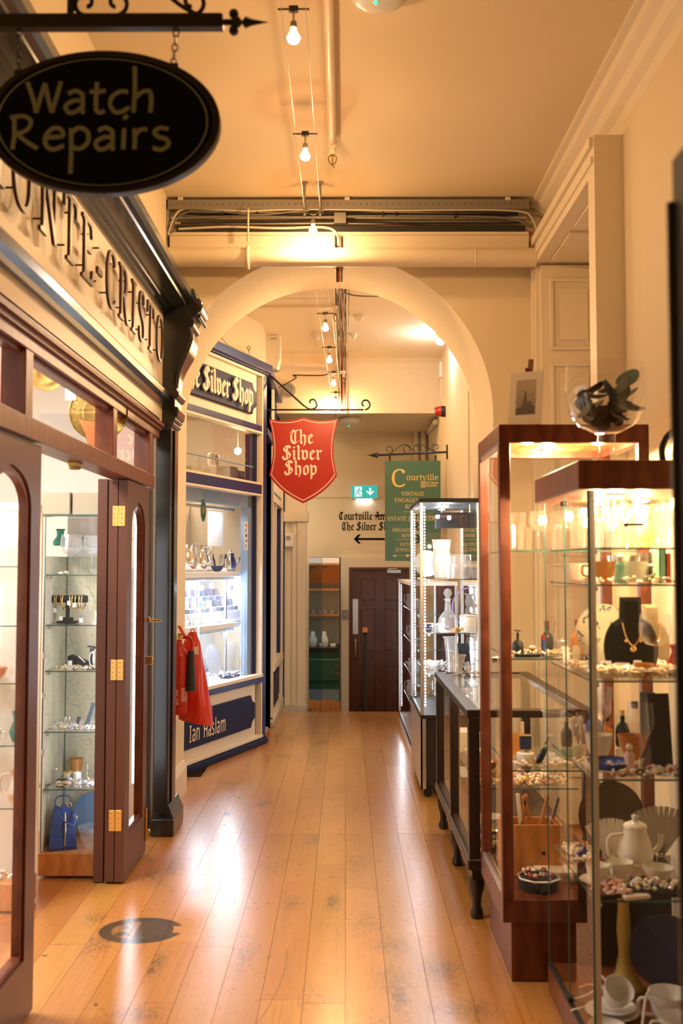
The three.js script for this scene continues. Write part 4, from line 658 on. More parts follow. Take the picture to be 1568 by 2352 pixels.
for (const [px, py, d, R, lb] of [[823, 734, 8.6, 0.045, 'white smoke detector right of the cable trunking'], [728, 776, 9.3, 0.05, 'white smoke detector left of the cable trunking'], [812, 776, 9.4, 0.036, 'flat white detector base right of the cable trunking']]) {
  const p = onY(px, py - 10, CEIL2), o = thing('smoke_detector', lb, 'smoke detector', [p.x, CEIL2, p.z]);
  part('base', cyl(R, R, 0.018, 0, -0.009, 0, 24), M.plastic, o); part('sensor_head', lathe([[R * 0.9, -0.018], [R * 0.85, -0.034], [R * 0.55, -0.036], [R * 0.5, -0.05], [R * 0.3, -0.056], [0, -0.056]], 24), M.plastic, o);
}
{
  const o = thing('louvred_box', 'tall cream louvred speaker box high on the blue shop wall', 'speaker', [-0.745, at(633, 800, 9.35).y, -9.5]);
  part('case', [extrude(shapeOf([[0, -0.20], [0.10, -0.20], [0.13, -0.10], [0.13, 0.14], [0.08, 0.20], [0, 0.20]]), 0.2, 0.004)], M.plastic, o);
  for (let k = 0; k < 3; k++) part('louvre', T(box(0.06, 0.008, 0.004), 0.07, 0.08 + 0.04 * k, 0.205), M.cableGrey, o);
  part('grille', T(box(0.10, 0.004, 0.05), 0.08, -0.205, 0.1), M.steel, o);
}
{
  const p = onX(1034, 793, FXR), o = thing('security_floodlight', 'bright white spotlight fixed high on the right wall beyond the arch', 'spotlight', [FXR - 0.12, p.y, p.z + 0.2], 0.7);
  part('bracket', [rod([0, 0, 0], [0.09, 0.12, 0], 0.012), box(0.05, 0.14, 0.08, 0.06, 0.13, 0)], M.plasticWhite, o);
  part('lamp_can', T(lathe([[0.015, 0.10], [0.03, 0.08], [0.042, 0.0], [0.040, -0.005]], 24).rotateZ(-0.5), 0, -0.01, 0), M.plasticWhite, o);
  part('light_lens', T(new THREE.CylinderGeometry(0.038, 0.038, 0.01, 24).rotateZ(-0.5), -0.002, -0.016, 0), M.glowLedSpot, o);
  pointLight([-0.02, -0.05, 0.0], LED, 1.0, 1.5, o);
  const q = onX(1015, 850, FXR); solid('junction_box', [box(0.03, 0.16, 0.10, FXR - 0.016, q.y, q.z), tube([[FXR - 0.01, q.y - 0.08, q.z], [FXR - 0.012, q.y - 0.3, q.z - 0.05], [FXR - 0.01, q.y - 0.45, q.z - 0.3]], 0.004)], M.plasticWhite, 'white junction box with hanging cable under the wall spotlight', 'junction box');
}
{
  const p = onX(1022, 945, FXR), o = thing('fire_alarm_sounder', 'red fire alarm sounder on a black base on the right wall', 'alarm', [FXR, p.y, p.z]);
  part('base', T(cyl(0.055, 0.055, 0.04, 0, 0, 0, 24).rotateZ(Math.PI / 2), -0.021, 0, 0), M.rubber, o); part('horn', T(lathe([[0.05, 0], [0.052, 0.03], [0.042, 0.06], [0, 0.065]], 24).rotateZ(Math.PI / 2), -0.041, 0, 0), M.red, o); part('clip', box(0.02, 0.01, 0.02, -0.1, 0.03, 0), M.rubber, o);
}

// pipes high on the end wall, conduit on the right wall, loose cable on the blue crown
{
  const o = thing('wall_pipes', 'cream water pipes running high along the end wall and turning down', 'pipe'), z = -BACK + 0.06, a = at(770, 974, -z), b = at(956, 974, -z), e = at(957, 1130, -z), b2 = at(972, 968, -z), e2 = at(973, 1130, -z);
  part('pipe', [rod([a.x - 0.25, a.y, z], [b.x, b.y, z], 0.03, 14), T(ball(0.034), b.x, b.y, z), rod([b.x, b.y, z], [e.x, 1.9, z], 0.03, 14)], M.pipe, o); part('pipe', [rod([b2.x, 3.17, z], [e2.x, 1.9, z], 0.036, 14)], M.pipe, o); part('thin_pipe', rod([a.x - 0.3, a.y - 0.075, z - 0.03], [b.x - 0.03, b.y - 0.075, z - 0.03], 0.012, 10), M.pipe, o); part('pipe', rod([b2.x + 0.06, 3.16, z], [FXR - 0.03, 3.10, -10.75], 0.03, 14), M.pipe, o);
  const c = onX(1092, 880, FXR), d = onX(1094, 1130, FXR); solid('wall_conduit', [rod([FXR - 0.012, c.y, -8.0], [FXR - 0.012, d.y - 0.3, -8.0], 0.007)], M.pipe, 'thin cream conduit running down the right wall beyond the arch', 'conduit');
  const q = at(661, 893, 10.4); solid('round_vent', [T(cyl(0.075, 0.075, 0.03, 0, 0, 0, 28).rotateX(Math.PI / 2), q.x, q.y, -10.48), T(ring(0.05, 0.006).scale(1, 1, 1), q.x, q.y, -10.462)], M.galv, 'round grey extractor vent beside the blue shop crown', 'vent');
  solid('cable', tube([at(640, 890, 10.4), at(680, 868, 10.4), at(675, 862, 10.42), at(740, 862, 10.44), at(780, 850, 10.44)], 0.006, 40), M.cableBlack, 'black cable trailing from the round vent along the downstand wall', 'cable');
  const W = (x, y, b) => { const r = BW(x, y, b); return V(...r); }; solid('cable', tube([W(0.02, 3.42, 0.05), W(0.3, 3.36, 0.06), W(0.55, 3.40, 0.06), W(0.7, 3.355, 0.07), W(0.95, 3.36, 0.07), W(1.25, 3.36, 0.06), W(1.45, 3.40, 0.04)], 0.006, 60), M.cableWhite, 'loose white cable lying along the blue shop crown', 'cable'); solid('cup_hook', [rod(W(1.2, 3.345, 0.02), W(1.2, 3.42, 0.02), 0.004), T(ring(0.014, 0.004), ...W(1.2, 3.43, 0.02).toArray())], M.oldBrass, 'small brass hook standing on the blue shop crown', 'hook');
}
// ================= SIGNS =================
function chain(o, a, b, n = 5, r = 0.0028) { for (let k = 0; k < n; k++) { const t = (k + 0.5) / n, g = ring(0.010, r, 14, 6); g.scale(0.75, 1, 1); if (k % 2) g.rotateY(Math.PI / 2); part('chain_link', T(g, a[0] + (b[0] - a[0]) * t, a[1] + (b[1] - a[1]) * t, a[2] + (b[2] - a[2]) * t), M.ironwork, o); } }
function spiral(cx, cy, z, r0, r1, a0, a1, r) { const p = []; for (let i = 0; i <= 24; i++) { const t = i / 24, a = a0 + (a1 - a0) * t, q = r0 + (r1 - r0) * t; p.push([cx + Math.cos(a) * q, cy + Math.sin(a) * q, z]); } return tube(p, r, 48); }
// handwriting strokes for the oval sign: round pen
const HW = {
  W: [4.6, [[0, 4], [0.7, 2], [1.15, 0.1]], [[1.15, 0.1], [1.7, 2.2], [2.2, 3.9]], [[2.2, 3.8], [2.6, 2], [3.1, 0.1]], [[3.1, 0.1], [3.7, 2.2], [4.2, 4.1]]], a: [3.2, [[2.3, 2.5], [1.4, 2.9], [0.5, 2.5]], [[2.3, 2.6], [2.35, 1.4], [2.3, 0.3], [2.6, 0.1]], [[2.3, 1.7], [1.1, 1.6], [0.2, 0.9], [0.7, 0.1], [1.6, 0.3], [2.3, 0.9]]],
  t: [2.4, [[0.9, 4], [0.8, 2], [0.85, 0.5], [1.3, 0.1], [1.9, 0.35]], [[0, 2.8], [1.0, 2.75], [2.0, 2.95]]], c: [2.8, [[2.4, 2.75], [1.4, 2.8], [0.4, 2.1], [0.2, 1.0], [0.9, 0.15], [1.8, 0.3], [2.6, 0.8]]], h: [3.2, [[0.4, 6], [0.45, 3], [0.3, 0.1]], [[0.4, 1.9], [1.3, 2.7], [2.3, 2.8], [2.5, 1.6], [2.4, 0.1]]],
  R: [4.2, [[0.5, 4.1], [0.55, 2], [0.35, 0.1]], [[0, 4.2], [1.6, 4.4], [2.6, 3.8], [2.2, 2.7], [0.9, 2.1]], [[0.9, 2.1], [2.1, 1.1], [3.5, 0.2]]], e: [3.0, [[0.2, 1.6], [1.6, 1.7], [2.5, 1.9], [2.2, 2.7], [1.2, 2.8], [0.3, 1.8], [0.4, 0.6], [1.3, 0.1], [2.6, 0.6]]], p: [3.4, [[0.5, 2.8], [0.55, 0], [0.5, -3.0]], [[0.5, 2.2], [1.5, 2.9], [2.6, 2.3], [2.6, 1.0], [1.6, 0.2], [0.5, 0.5]]],
  i: [1.5, [[0.6, 2.8], [0.55, 1.4], [0.5, 0.1]], [[0.5, 4.0], [1.0, 4.5]]], r: [2.4, [[0.4, 2.8], [0.45, 1.4], [0.4, 0.1]], [[0.45, 1.8], [1.1, 2.6], [2.0, 2.7]]], s: [2.8, [[2.3, 2.7], [1.2, 2.85], [0.5, 2.3], [1.1, 1.7], [2.0, 1.4], [2.3, 0.7], [1.4, 0.05], [0.3, 0.3]]], ' ': [1.4],
};
function handWriting(s, x, y, z, u, r, mat, parent) { for (const c of s) { const g = HW[c].slice(1).map((st) => { const t = tube(st.map(([a, b]) => [a * u, b * u, 0]), r, st.length * 6, false, 8); t.scale(1, 1, 0.15); return T(t, x, y, z); }); if (g.length) part('letter', g, mat, parent); x += HW[c][0] * u; } return x; }
{ // oval watch sign on its iron bracket
  const D = 2.55, c = at(236, 282, D), k = D / FP * 1.0, a = 274 * k, b = 169 * k;
  const o = thing('oval_hanging_sign', 'oval black hanging sign reading Watch Repairs with a pale outline', 'sign', [c.x, c.y, c.z]);
  const oval = (s) => { const e = new THREE.Shape(); e.absellipse(0, 0, a * s, b * s, 0, Math.PI * 2); return e; };
  part('board', T(extrude(oval(0.985), 0.02, 0.005, 48), 0, 0, -0.02), M.signInk, o); const rim = oval(1.0); rim.holes.push(new THREE.Path(oval(0.955).getPoints(48))); part('rim', T(extrude(rim, 0.028, 0.003, 48), 0, 0, -0.022), M.ironwork, o);
  const line = oval(0.905); line.holes.push(new THREE.Path(oval(0.892).getPoints(60))); part('painted_outline', T(extrude(line, 0.001, 0, 60), 0, 0, 0.005), M.watchInk, o);
  handWriting('Watch', -177 * k, 20 * k, 0.006, 18.8 * k, 5.4 * k, M.watchInk, o); handWriting('Repairs', -216 * k, -68 * k, 0.006, 18.6 * k, 5.4 * k, M.watchInk, o);
  const br = thing('iron_sign_bracket', 'black wrought iron bracket with arrowhead finial holding the oval sign', 'bracket'), y = at(300, 48, D).y, z = c.z - 0.008, h = 17 * k, X = (px) => at(px, 48, D).x;
  part('arm', box(X(512) + 1.11, h * 2, h * 1.7, (X(512) - 1.11) / 2, y, z, 0.004), M.ironwork, br);
  part('finial', [rod([X(510), y, z], [X(540), y, z], h * 0.45), T(lathe([[0, 0], [h * 0.9, 0.012], [h * 0.5, 0.03], [0, 0.075]], 4).rotateZ(-Math.PI / 2), X(552), y, z), ball(h * 0.7, X(536), y + h * 1.2, z), ball(h * 0.7, X(536), y - h * 1.2, z), ball(h * 0.8, X(542), y, z)], M.ironwork, br);
  part('scroll', [spiral(X(440), y + h + 0.036, z, 0.036, 0.012, -1.6, 4.6, 0.006), tube([[X(455), y + h, z], [X(410), y + h + 0.03, z], [X(350), y + h + 0.09, z]], 0.006), spiral(X(265), y + h + 0.034, z, 0.034, 0.01, -1.6, 4.4, 0.006), spiral(X(195), y + h + 0.034, z, 0.034, 0.01, -1.5, -7.6, 0.006), rod([X(160), y, z], [X(160), y + 0.2, z], 0.01)], M.ironwork, br);
  part('wall_plate', slab(-1.10, -1.075, y - 0.14, y + 0.16, z - 0.03, z + 0.03), M.ironwork, br);
  const top = y - h; chain(br, [X(404), top, z], [X(398), at(398, 148, D).y, z], 5); chain(br, [X(40), top, z], [X(46), at(46, 160, D).y, z], 6);
  part('hanging_eye', [T(box(0.03, 0.02, 0.012), X(397) - 0, at(397, 145, D).y - 0.006, z), T(box(0.03, 0.02, 0.012), X(46), at(46, 160, D).y - 0.006, z)], M.ironwork, br);
}
{ // red shield sign
  const D = 8.95, k = D / FP, c = at(696, 1045, D), o = thing('shield_hanging_sign', 'red shield-shaped hanging sign with three lines of cream blackletter', 'sign', [c.x, c.y, c.z]);
  const sh = (s) => { const p = new THREE.Shape(), W = 79 * k * s; const y = (v) => -(v - 1045) * k * s; p.moveTo(0, y(958)); p.quadraticCurveTo(W * 0.5, y(972), W * 1.0, y(962)); p.quadraticCurveTo(W * 0.84, y(1010), W * 0.88, y(1050)); p.quadraticCurveTo(W * 0.93, y(1075), W * 0.98, y(1092)); p.quadraticCurveTo(W * 0.7, y(1130), 0, y(1156)); p.quadraticCurveTo(-W * 0.7, y(1130), -W * 0.98, y(1092)); p.quadraticCurveTo(-W * 0.93, y(1075), -W * 0.88, y(1050)); p.quadraticCurveTo(-W * 0.84, y(1010), -W * 1.0, y(962)); p.quadraticCurveTo(-W * 0.5, y(972), 0, y(958)); return p; };
  part('board', T(extrude(sh(1), 0.018, 0.003), 0, 0, -0.018), M.red, o); const l = sh(0.955); l.holes.push(new THREE.Path(sh(0.935).getPoints(10))); part('painted_outline', T(extrude(l, 0.001), 0, 0, 0.0035), M.letterCream, o);
  [['The', 666, 722, 1019], ['Silver', 648, 741, 1056], ['Shop', 653, 730, 1091]].forEach(([t, x0, x1, yb]) => { const u = 5.6 * k * 0.98, w = blWidth(t) * u; blackLetter(t, (x0 - 696) * k, -(yb - 1045) * k, 0.004, u, 0.001, M.letterCream, o, 1.0, (x1 - x0) * k / w); });
  const br = thing('shield_sign_bracket', 'thin black scrolled bracket holding the red shield sign', 'bracket'), y = at(700, 941, D).y, X = (px) => at(px, 941, D).x, z = c.z - 0.005;
  part('arm', [rod([X(604), y, z], [X(835), y, z], 0.008), spiral(X(838), y + 0.052, z, 0.052, 0.02, -1.57, 4.2, 0.008)], M.ironwork, br);
  const y2 = at(620, 862, D).y; part('stay', [rod([X(606), y2 + 0.01, z], [X(622), y2, z], 0.009), rod([X(620), y2, z], [X(698), y + 0.035, z], 0.009), tube([[X(695), y + 0.045, z], [X(712), y + 0.005, z], [X(727), y + 0.03, z], [X(722), y + 0.09, z], [X(712), y + 0.085, z], [X(712), y + 0.06, z]], 0.008, 40)], M.ironwork, br);
  part('wall_plate', span(X(601), X(607), y - 0.05, y2 + 0.05, z - 0.02, z + 0.02), M.ironwork, br);
  chain(br, [X(770), y, z], [X(770), at(770, 966, D).y, z], 4); chain(br, [X(621), y, z], [X(621), at(621, 966, D).y, z], 4);
}
{ // green hanging board
  const D = 9.75, k = D / FP, a = at(882, 1058, D), b = at(1008, 1055, D), c = at(946, 1290, D), W = (1012 - 884) * k, Hh = (1288 - 1057) * k;
  const tex = canvasTex(560, 1024, (g, w, h) => {
    g.fillStyle = '#41674f'; g.fillRect(0, 0, w, h); for (let i = 0; i < 5000; i++) { g.fillStyle = `rgba(${rnd() < 0.5 ? '255,255,255' : '0,0,0'},0.025)`; g.fillRect(rnd(0, w), rnd(0, h), 3, 3); }
    g.fillStyle = '#e0b868'; g.textAlign = 'left'; g.font = '250px serif'; g.fillText('C', 55, 268); g.font = '80px serif'; g.fillText('ourtville', 214, 200); g.font = 'bold 30px sans-serif'; g.fillText('ATTHEW', 420, 240); g.fillText('ELDON', 420, 268); g.strokeStyle = '#e0b868'; g.lineWidth = 4; g.strokeRect(362, 212, 50, 62); g.font = 'bold 40px serif'; g.fillText('M', 368, 242); g.fillText('W', 366, 272);
    g.textAlign = 'center'; g.font = '52px serif'; [['VINTAGE', 358], ['ENGAGEMENT', 424], ['RINGS', 490], ['ESTATE JEWELLERY', 612]].forEach(([t, y]) => g.fillText(t, w / 2, y)); g.fillRect(190, 522, 180, 3); g.font = '46px serif'; [['ENGAGEMENT', 726], ['RINGS', 782], ['ESTATE', 872], ['JEWELLERY', 926]].forEach(([t, y]) => g.fillText(t, w * 0.42, y)); g.fillRect(110, 806, 250, 3); g.fillRect(70, 970, 310, 3);
    g.beginPath(); g.moveTo(70, 971); g.lineTo(110, 960); g.lineTo(110, 982); g.fill(); g.beginPath(); g.arc(216, 966, 9, 0, 6.3); g.arc(234, 966, 9, 0, 6.3); g.fill(); g.beginPath(); g.moveTo(208, 970); g.lineTo(225, 990); g.lineTo(242, 970); g.fill();
    g.fillStyle = 'rgba(20,40,30,0.5)'; g.fillRect(0, 640, w, 3);
  });
  const o = thing('green_hanging_board', 'green hanging board listing vintage engagement rings and estate jewellery in gold', 'sign', [(a.x + b.x) / 2 + 0.01, a.y - Hh / 2, a.z]);
  part('board', [slab(-W / 2, W / 2, -Hh / 2, Hh / 2, -0.012, 0), T(extrude(shapeOf([[-0.05, 0], [0, -0.02], [0.05, 0]]), 0.012), 0, -Hh / 2, -0.012)], M.greenPaint, o); part('printed_face', T(new THREE.PlaneGeometry(W, Hh), 0, 0, 0.0012), std(0xffffff, 0.5, 0, { map: tex }), o, 'gold lettering on green');
  const br = thing('green_board_bracket', 'black iron bracket with spear tip holding the green board', 'bracket'), y0 = at(870, 1045, D).y, y1 = at(1025, 1038, D).y, X = (px) => at(px, 1042, D).x, z = a.z - 0.006;
  part('arm', [rod([X(868), y0, z], [FXR, y1, z], 0.011), T(lathe([[0, 0], [0.022, 0.02], [0.008, 0.05], [0, 0.09]], 4).rotateZ(Math.PI / 2), X(862), y0, z), ball(0.018, X(864), y0 + 0.012, z), ball(0.018, X(864), y0 - 0.012, z)], M.ironwork, br);
  part('wall_plate', slab(FXR - 0.012, FXR, y1 - 0.07, y1 + 0.07, z - 0.02, z + 0.02), M.ironwork, br);
  part('scroll', [spiral(X(893), y0 + 0.055, z, 0.04, 0.022, -1.57, 4.4, 0.004), spiral(X(936), y0 + 0.06, z, 0.045, 0.025, -1.57, -7.4, 0.004), spiral(X(955), y0 + 0.06, z, 0.045, 0.025, -1.57, 4.4, 0.004), spiral(X(1000), y0 + 0.075, z, 0.04, 0.022, -1.57, -7.4, 0.004), tube([[X(897), y0 + 0.015, z], [X(920), y0 + 0.09, z], [X(935), y0 + 0.10, z], [X(945), y0 + 0.05, z], [X(955), y0 + 0.1, z], [X(972), y0 + 0.095, z], [X(996), y0 + 0.035, z]], 0.004)], M.ironwork, br);
  for (const px of [895, 1000]) part('hanger', [rod([X(px), y0, z], [X(px), y0 - 0.06, z], 0.009), rod([X(px), y0 - 0.05, z], [X(px), a.y - 0.003, z], 0.002)], M.ironwork, br);
}
// ================= END WALL =================
{
  const z = -BACK + 0.001, at2 = (px, py) => at(px, py, BACK), k = BACK / FP;
  const o = thing('wall_lettering', 'two lines of black blackletter painted on the end wall above an arrow', 'wall sign');
  const a = at2(778, 1194), u = 3.15 * k; blackLetter('Courtville Anti', a.x, a.y, z, u, 0.002, M.signInk, o, 0.95, 1.04); const b = at2(785, 1218); blackLetter('The Silver Shop', b.x, b.y, z, u, 0.002, M.signInk, o, 0.95, 1.0);
  { const s0 = at2(858, 1184), s1 = at2(892, 1184); part('strike_line', slab(s0.x, s1.x, s0.y - 0.006, s0.y + 0.006, z + 0.004, z), M.signInk, o); }
  const c0 = at2(812, 1238), c1 = at2(883, 1238); part('arrow', [slab(c0.x + 0.03, c1.x, c0.y - 0.012, c0.y + 0.012, z + 0.003, z), T(extrude(shapeOf([[0, 0], [0.055, 0.055], [0.085, 0.055], [0.04, 0], [0.085, -0.055], [0.055, -0.055]]), 0.003), c0.x, c0.y, z)], M.signInk, o);
  const tex = canvasTex(512, 256, (g, w, h) => { g.fillStyle = '#12a598'; g.fillRect(0, 0, w, h); g.fillStyle = '#f2fff8'; g.fillRect(70, 24, 140, 200); g.fillStyle = '#12a598'; g.beginPath(); g.arc(160, 62, 16, 0, 6.3); g.fill(); g.lineWidth = 18; g.strokeStyle = '#12a598'; g.lineCap = 'round'; g.beginPath(); g.moveTo(152, 86); g.lineTo(140, 138); g.lineTo(170, 168); g.lineTo(178, 214); g.moveTo(140, 138); g.lineTo(112, 170); g.lineTo(80, 176); g.moveTo(148, 92); g.lineTo(116, 104); g.lineTo(106, 134); g.moveTo(152, 92); g.lineTo(184, 116); g.lineTo(204, 106); g.stroke(); g.fillStyle = '#f2fff8'; g.beginPath(); g.moveTo(372, 200); g.lineTo(444, 124); g.lineTo(444, 96); g.lineTo(392, 140); g.lineTo(392, 46); g.lineTo(352, 46); g.lineTo(352, 140); g.lineTo(300, 96); g.lineTo(300, 124); g.closePath(); g.fill(); });
  const e0 = at2(806, 1116), e1 = at2(866, 1145), e = thing('exit_sign', 'lit green exit sign with running figure and down arrow', 'exit sign', [(e0.x + e1.x) / 2, (e0.y + e1.y) / 2, -BACK]), w = e1.x - e0.x, h = e0.y - e1.y;
  part('case', box(w + 0.012, h + 0.012, 0.05, 0, 0, 0.026), M.plasticWhite, e); part('sign_face', T(new THREE.PlaneGeometry(w, h), 0, 0, 0.0522), std(0x000000, 0.4, 0, { emissive: 0xffffff, emissiveMap: tex, emissiveIntensity: 1.1 }), e, 'green pictogram face'); part('light_slot', T(box(w * 0.6, 0.006, 0.03), 0, -h / 2 - 0.009, 0.026), M.glowPanel, e); areaLight([0, -h / 2 - 0.016, 0.03], [0, -2, 0.0], w * 0.55, 0.03, LED, 14, e);
  const d0 = at2(801, 1303), d1 = at2(939, 1303);
  const d = thing('panelled_door', 'dark brown six-panel door with closer at the foot of the stairs', 'door', [d0.x, -0.46, -BACK]), W = d1.x - d0.x, Hh = d0.y + 0.46;
  part('frame', [slab(0, 0.035, 0, Hh, 0, 0.06), slab(W - 0.035, W, 0, Hh, 0, 0.06), slab(0.035, W - 0.035, Hh - 0.03, Hh, 0, 0.06)], M.doorBrown, d);
  part('leaf', span(0.037, W - 0.037, 0.01, Hh - 0.032, 0, 0.035), M.doorBrown, d);
  const px = [[0.12, W / 2 - 0.03], [W / 2 + 0.03, W - 0.12]], py = [[Hh - 0.42, Hh - 0.12], [Hh - 1.02, Hh - 0.48], [0.20, Hh - 1.17]];
  for (const [y0, y1] of py) for (const [x0, x1] of px) { const p = part('panel', span(x0 + 0.028, x1 - 0.028, y0 + 0.028, y1 - 0.028, 0.034, 0.046, 0.008), M.doorBrown, d); part('panel_moulding', [slab(x0, x1, y1 - 0.016, y1, 0.034, 0.05), slab(x0, x1, y0, y0 + 0.016, 0.034, 0.05), slab(x0, x0 + 0.016, y0 + 0.016, y1 - 0.016, 0.034, 0.05), slab(x1 - 0.016, x1, y0 + 0.016, y1 - 0.016, 0.034, 0.05)], M.doorBrown, p); }
  part('push_plate', slab(0.045, 0.11, Hh - 0.80, Hh - 0.38, 0.036, 0.040), M.steel, d, 'steel push plate'); part('pull_handle', tube([[0.078, Hh - 0.86, 0.04], [0.078, Hh - 0.88, 0.075], [0.078, Hh - 1.04, 0.075], [0.078, Hh - 1.07, 0.04]], 0.012), M.brass, d, 'brass pull handle'); part('door_closer', [span(W - 0.27, W - 0.1, Hh - 0.07, Hh - 0.03, 0.036, 0.09), rod([W - 0.25, Hh - 0.02, 0.07], [W - 0.15, Hh - 0.015, 0.14], 0.006)], M.steel, d, 'steel door closer');
  solidStructure('trim_3', [slab(d0.x - 0.115, d0.x, -0.46, d0.y + 0.12, -BACK, -BACK + 0.05), slab(d0.x, d1.x + 0.11, d0.y, d0.y + 0.12, -BACK, -BACK + 0.05), slab(d1.x, d1.x + 0.11, -0.46, d0.y, -BACK, -BACK + 0.05)], M.trim, 'cream door surround on the end wall', 'door surround');
  const kp = at2(793, 1410), pad = thing('keypad', 'grey door entry keypad on the cream door surround', 'keypad', [kp.x, kp.y, -BACK + 0.05]); part('case', box(0.075, 0.105, 0.025, 0, 0, 0.013), M.plasticGrey, pad); part('key_plate', box(0.05, 0.07, 0.004, 0, 0, 0.027), M.rubber, pad); for (let i = 0; i < 12; i++) part('key', box(0.010, 0.011, 0.004, -0.015 + 0.015 * (i % 3), 0.024 - 0.016 * Math.floor(i / 3), 0.030, 0.001), M.plasticWhite, pad);
}
{ // handrail at the head of the stairs
  const o = thing('stair_handrail', 'black metal handrail with worn wooden end going down the stairs', 'handrail', [at(838, 1440, 10.86).x, 0, -10.86]), y = at(838, 1446, 10.86).y;
  part('post', [rod([0, -0.15, -0.03], [0, y - 0.03, -0.03], 0.018, 12)], M.black, o); part('rail', rod([0, y - 0.02, 0.0], [0, y - 0.66, -0.95], 0.026, 14), M.black, o); part('end_cap', T(cyl(0.03, 0.03, 0.05, 0, 0, 0, 16), 0, y - 0.004, 0.0), M.orangeCap, o, 'worn wooden end'); part('post', rod([0, -0.5, -0.9], [0, y - 0.66, -0.93], 0.018, 12), M.black, o);
}
{ // side passage: casing, mirrors, reflected counter
  solidStructure('trim_4', [slab(-0.70, -0.655, 0, 2.05, -11.26, -11.40), slab(-0.655, -0.60, 0, 2.05, -11.28, -11.42), slab(-0.60, -0.54, 0, 2.05, -11.26, -11.44), slab(-0.54, -0.44, -0.12, 2.05, -11.24, -11.44), slab(-0.74, -0.42, 2.05, 2.16, -11.22, -11.46), slab(-0.72, -0.44, 2.16, 3.17, -11.26, -11.44)], M.trim, 'cream fluted door casing at the side passage', 'door casing');
  solid('vertical_conduit', rod([-0.695, 0, -11.235], [-0.695, 2.5, -11.235], 0.016), M.teal, 'dark green vertical pipe beside the blue shop', 'pipe');
  const h = at(664, 1240, 11.2), hb = thing('wall_heater_control', 'small white control box by the side passage', 'control box', [h.x, h.y, -11.22]); part('case', box(0.09, 0.15, 0.05, 0, 0, 0), M.plasticWhite, hb); part('display', box(0.05, 0.05, 0.004, -0.01, 0.02, 0.026), M.plasticGrey, hb); part('lead', tube([[0.04, 0.0, 0], [0.09, 0.06, 0.02], [0.14, 0.12, 0.0]], 0.003), M.cableWhite, hb);
  const mk = (dd, px0, px1, turn, mat, lb) => { const a = at(px0, 1290, dd), b = at(px1, 1290, dd), top = at(720, 1281, dd).y, bot = at(720, 1608, dd).y, W = (b.x - a.x) / Math.cos(turn); const o = thing('wall_mirror', lb, 'mirror', [(a.x + b.x) / 2, 0, -dd], turn); part('mirror_glass', slab(-W / 2, W / 2, bot, top, -0.004, 0), mat, o); part('backing', slab(-W / 2 - 0.002, W / 2 + 0.002, bot - 0.002, top + 0.004, -0.02, -0.0042), M.dark, o); part('plinth', span(-W / 2, W / 2, -0.45, bot - 0.004, -0.04, 0.012), M.oak, o); };
  mk(11.91, 709, 738.2, -0.75, M.mirrorBlue, 'narrow bluish mirror strip beside the side passage'); mk(11.72, 738.5, 779, -0.79, M.mirror, 'wider clear mirror strip next to the door surround');
  // jewellery counter along the side passage, seen in the mirrors
  const X = -2.15, c = thing('jewellery_counter', 'green panelled jewellery counter seen in the mirrors', 'counter', [X, -0.12, -11.95]);
  part('body', slab(-0.5, 0, 0.0, 0.52, -0.15, 0.8), M.greenPaint, c); part('panel', T(extrude(shapeOf([[-0.3, 0.12], [0.3, 0.12], [0.34, 0.18], [0.34, 0.34], [0.3, 0.4], [-0.3, 0.4], [-0.34, 0.34], [-0.34, 0.18]]), 0.01, 0.004).rotateY(Math.PI / 2), 0.0, 0, 0.32), M.greenPaint, c); part('counter_top', slab(-0.52, 0.03, 0.52, 0.56, -0.15, 0.85), M.dark, c);
  const g = new THREE.Group(); g.name = 'gold_lettering'; g.rotation.y = Math.PI / 2; g.position.set(0.018, 0, 0.75); c.add(g); textMesh('VINTAGE', 'serif_regular', 0.06, 0.002, 0.1, 0.28, 0, M.gold, g, 1, 0.01); textMesh('JEWELLERY', 'serif_regular', 0.05, 0.002, 0.1, 0.19, 0, M.gold, g, 1, 0.008);
  for (const y of [0.98, 1.33, 1.68]) part('shelf', slab(-0.5, -0.15, y, y + 0.03, -0.15, 0.8), M.oak, c); part('back_panel', slab(-0.55, -0.5, 0.56, 1.9, -0.15, 0.8), M.white, c);
  solidStructure('wall_passage', [slab(-3.3, -3.2, -0.3, 3.2, -11.0, -12.3), slab(-2.75, -2.72, -0.2, 3.2, -11.1, -12.1)], M.wall, 'cream wall at the end of the side passage', 'wall');
  const f = new THREE.Shape(); f.absarc(0, 0, 0.24, 0, Math.PI); f.lineTo(0.24, 0); solid('painted_fan', T(extrude(f, 0.008, 0.004).rotateY(Math.PI / 2), X - 0.2, 1.32, -11.72), M.copper, 'red half-round painted fan on the passage counter', 'fan');
  const bust = (z, lb) => { const o = thing('necklace_bust', lb, 'jewellery bust', [X - 0.2, 0.441, z], Math.PI / 2); part('form', lathe([[0.05, 0], [0.055, 0.04], [0.06, 0.1], [0.03, 0.16], [0.028, 0.2], [0, 0.21]], 20), M.chinaWhite, o); }; bust(-11.86, 'white jewellery bust on the passage counter');
  for (let k = 0; k < 6; k++) { const o = solid('ring_tray', span(X - 0.3, X - 0.12, 0.442, 0.475, -11.2 - 0.1 * k, -11.27 - 0.1 * k), k % 2 ? M.paper : M.velvet, k % 2 ? 'white ring tray on the passage counter' : 'black ring tray on the passage counter', 'tray', 'ring trays on the passage counter'); }
  for (let k = 0; k < 8; k++) solid('ring_box', box(0.05, 0.05, 0.05, X - 0.3, 0.917, -11.25 - 0.1 * k), M.plasticGrey, `${['first', 'second', 'third', 'fourth', 'fifth', 'sixth', 'seventh', 'eighth'][k]} grey ring box from the stairs end of the passage shelf`, 'ring box', 'ring boxes on the passage shelf');
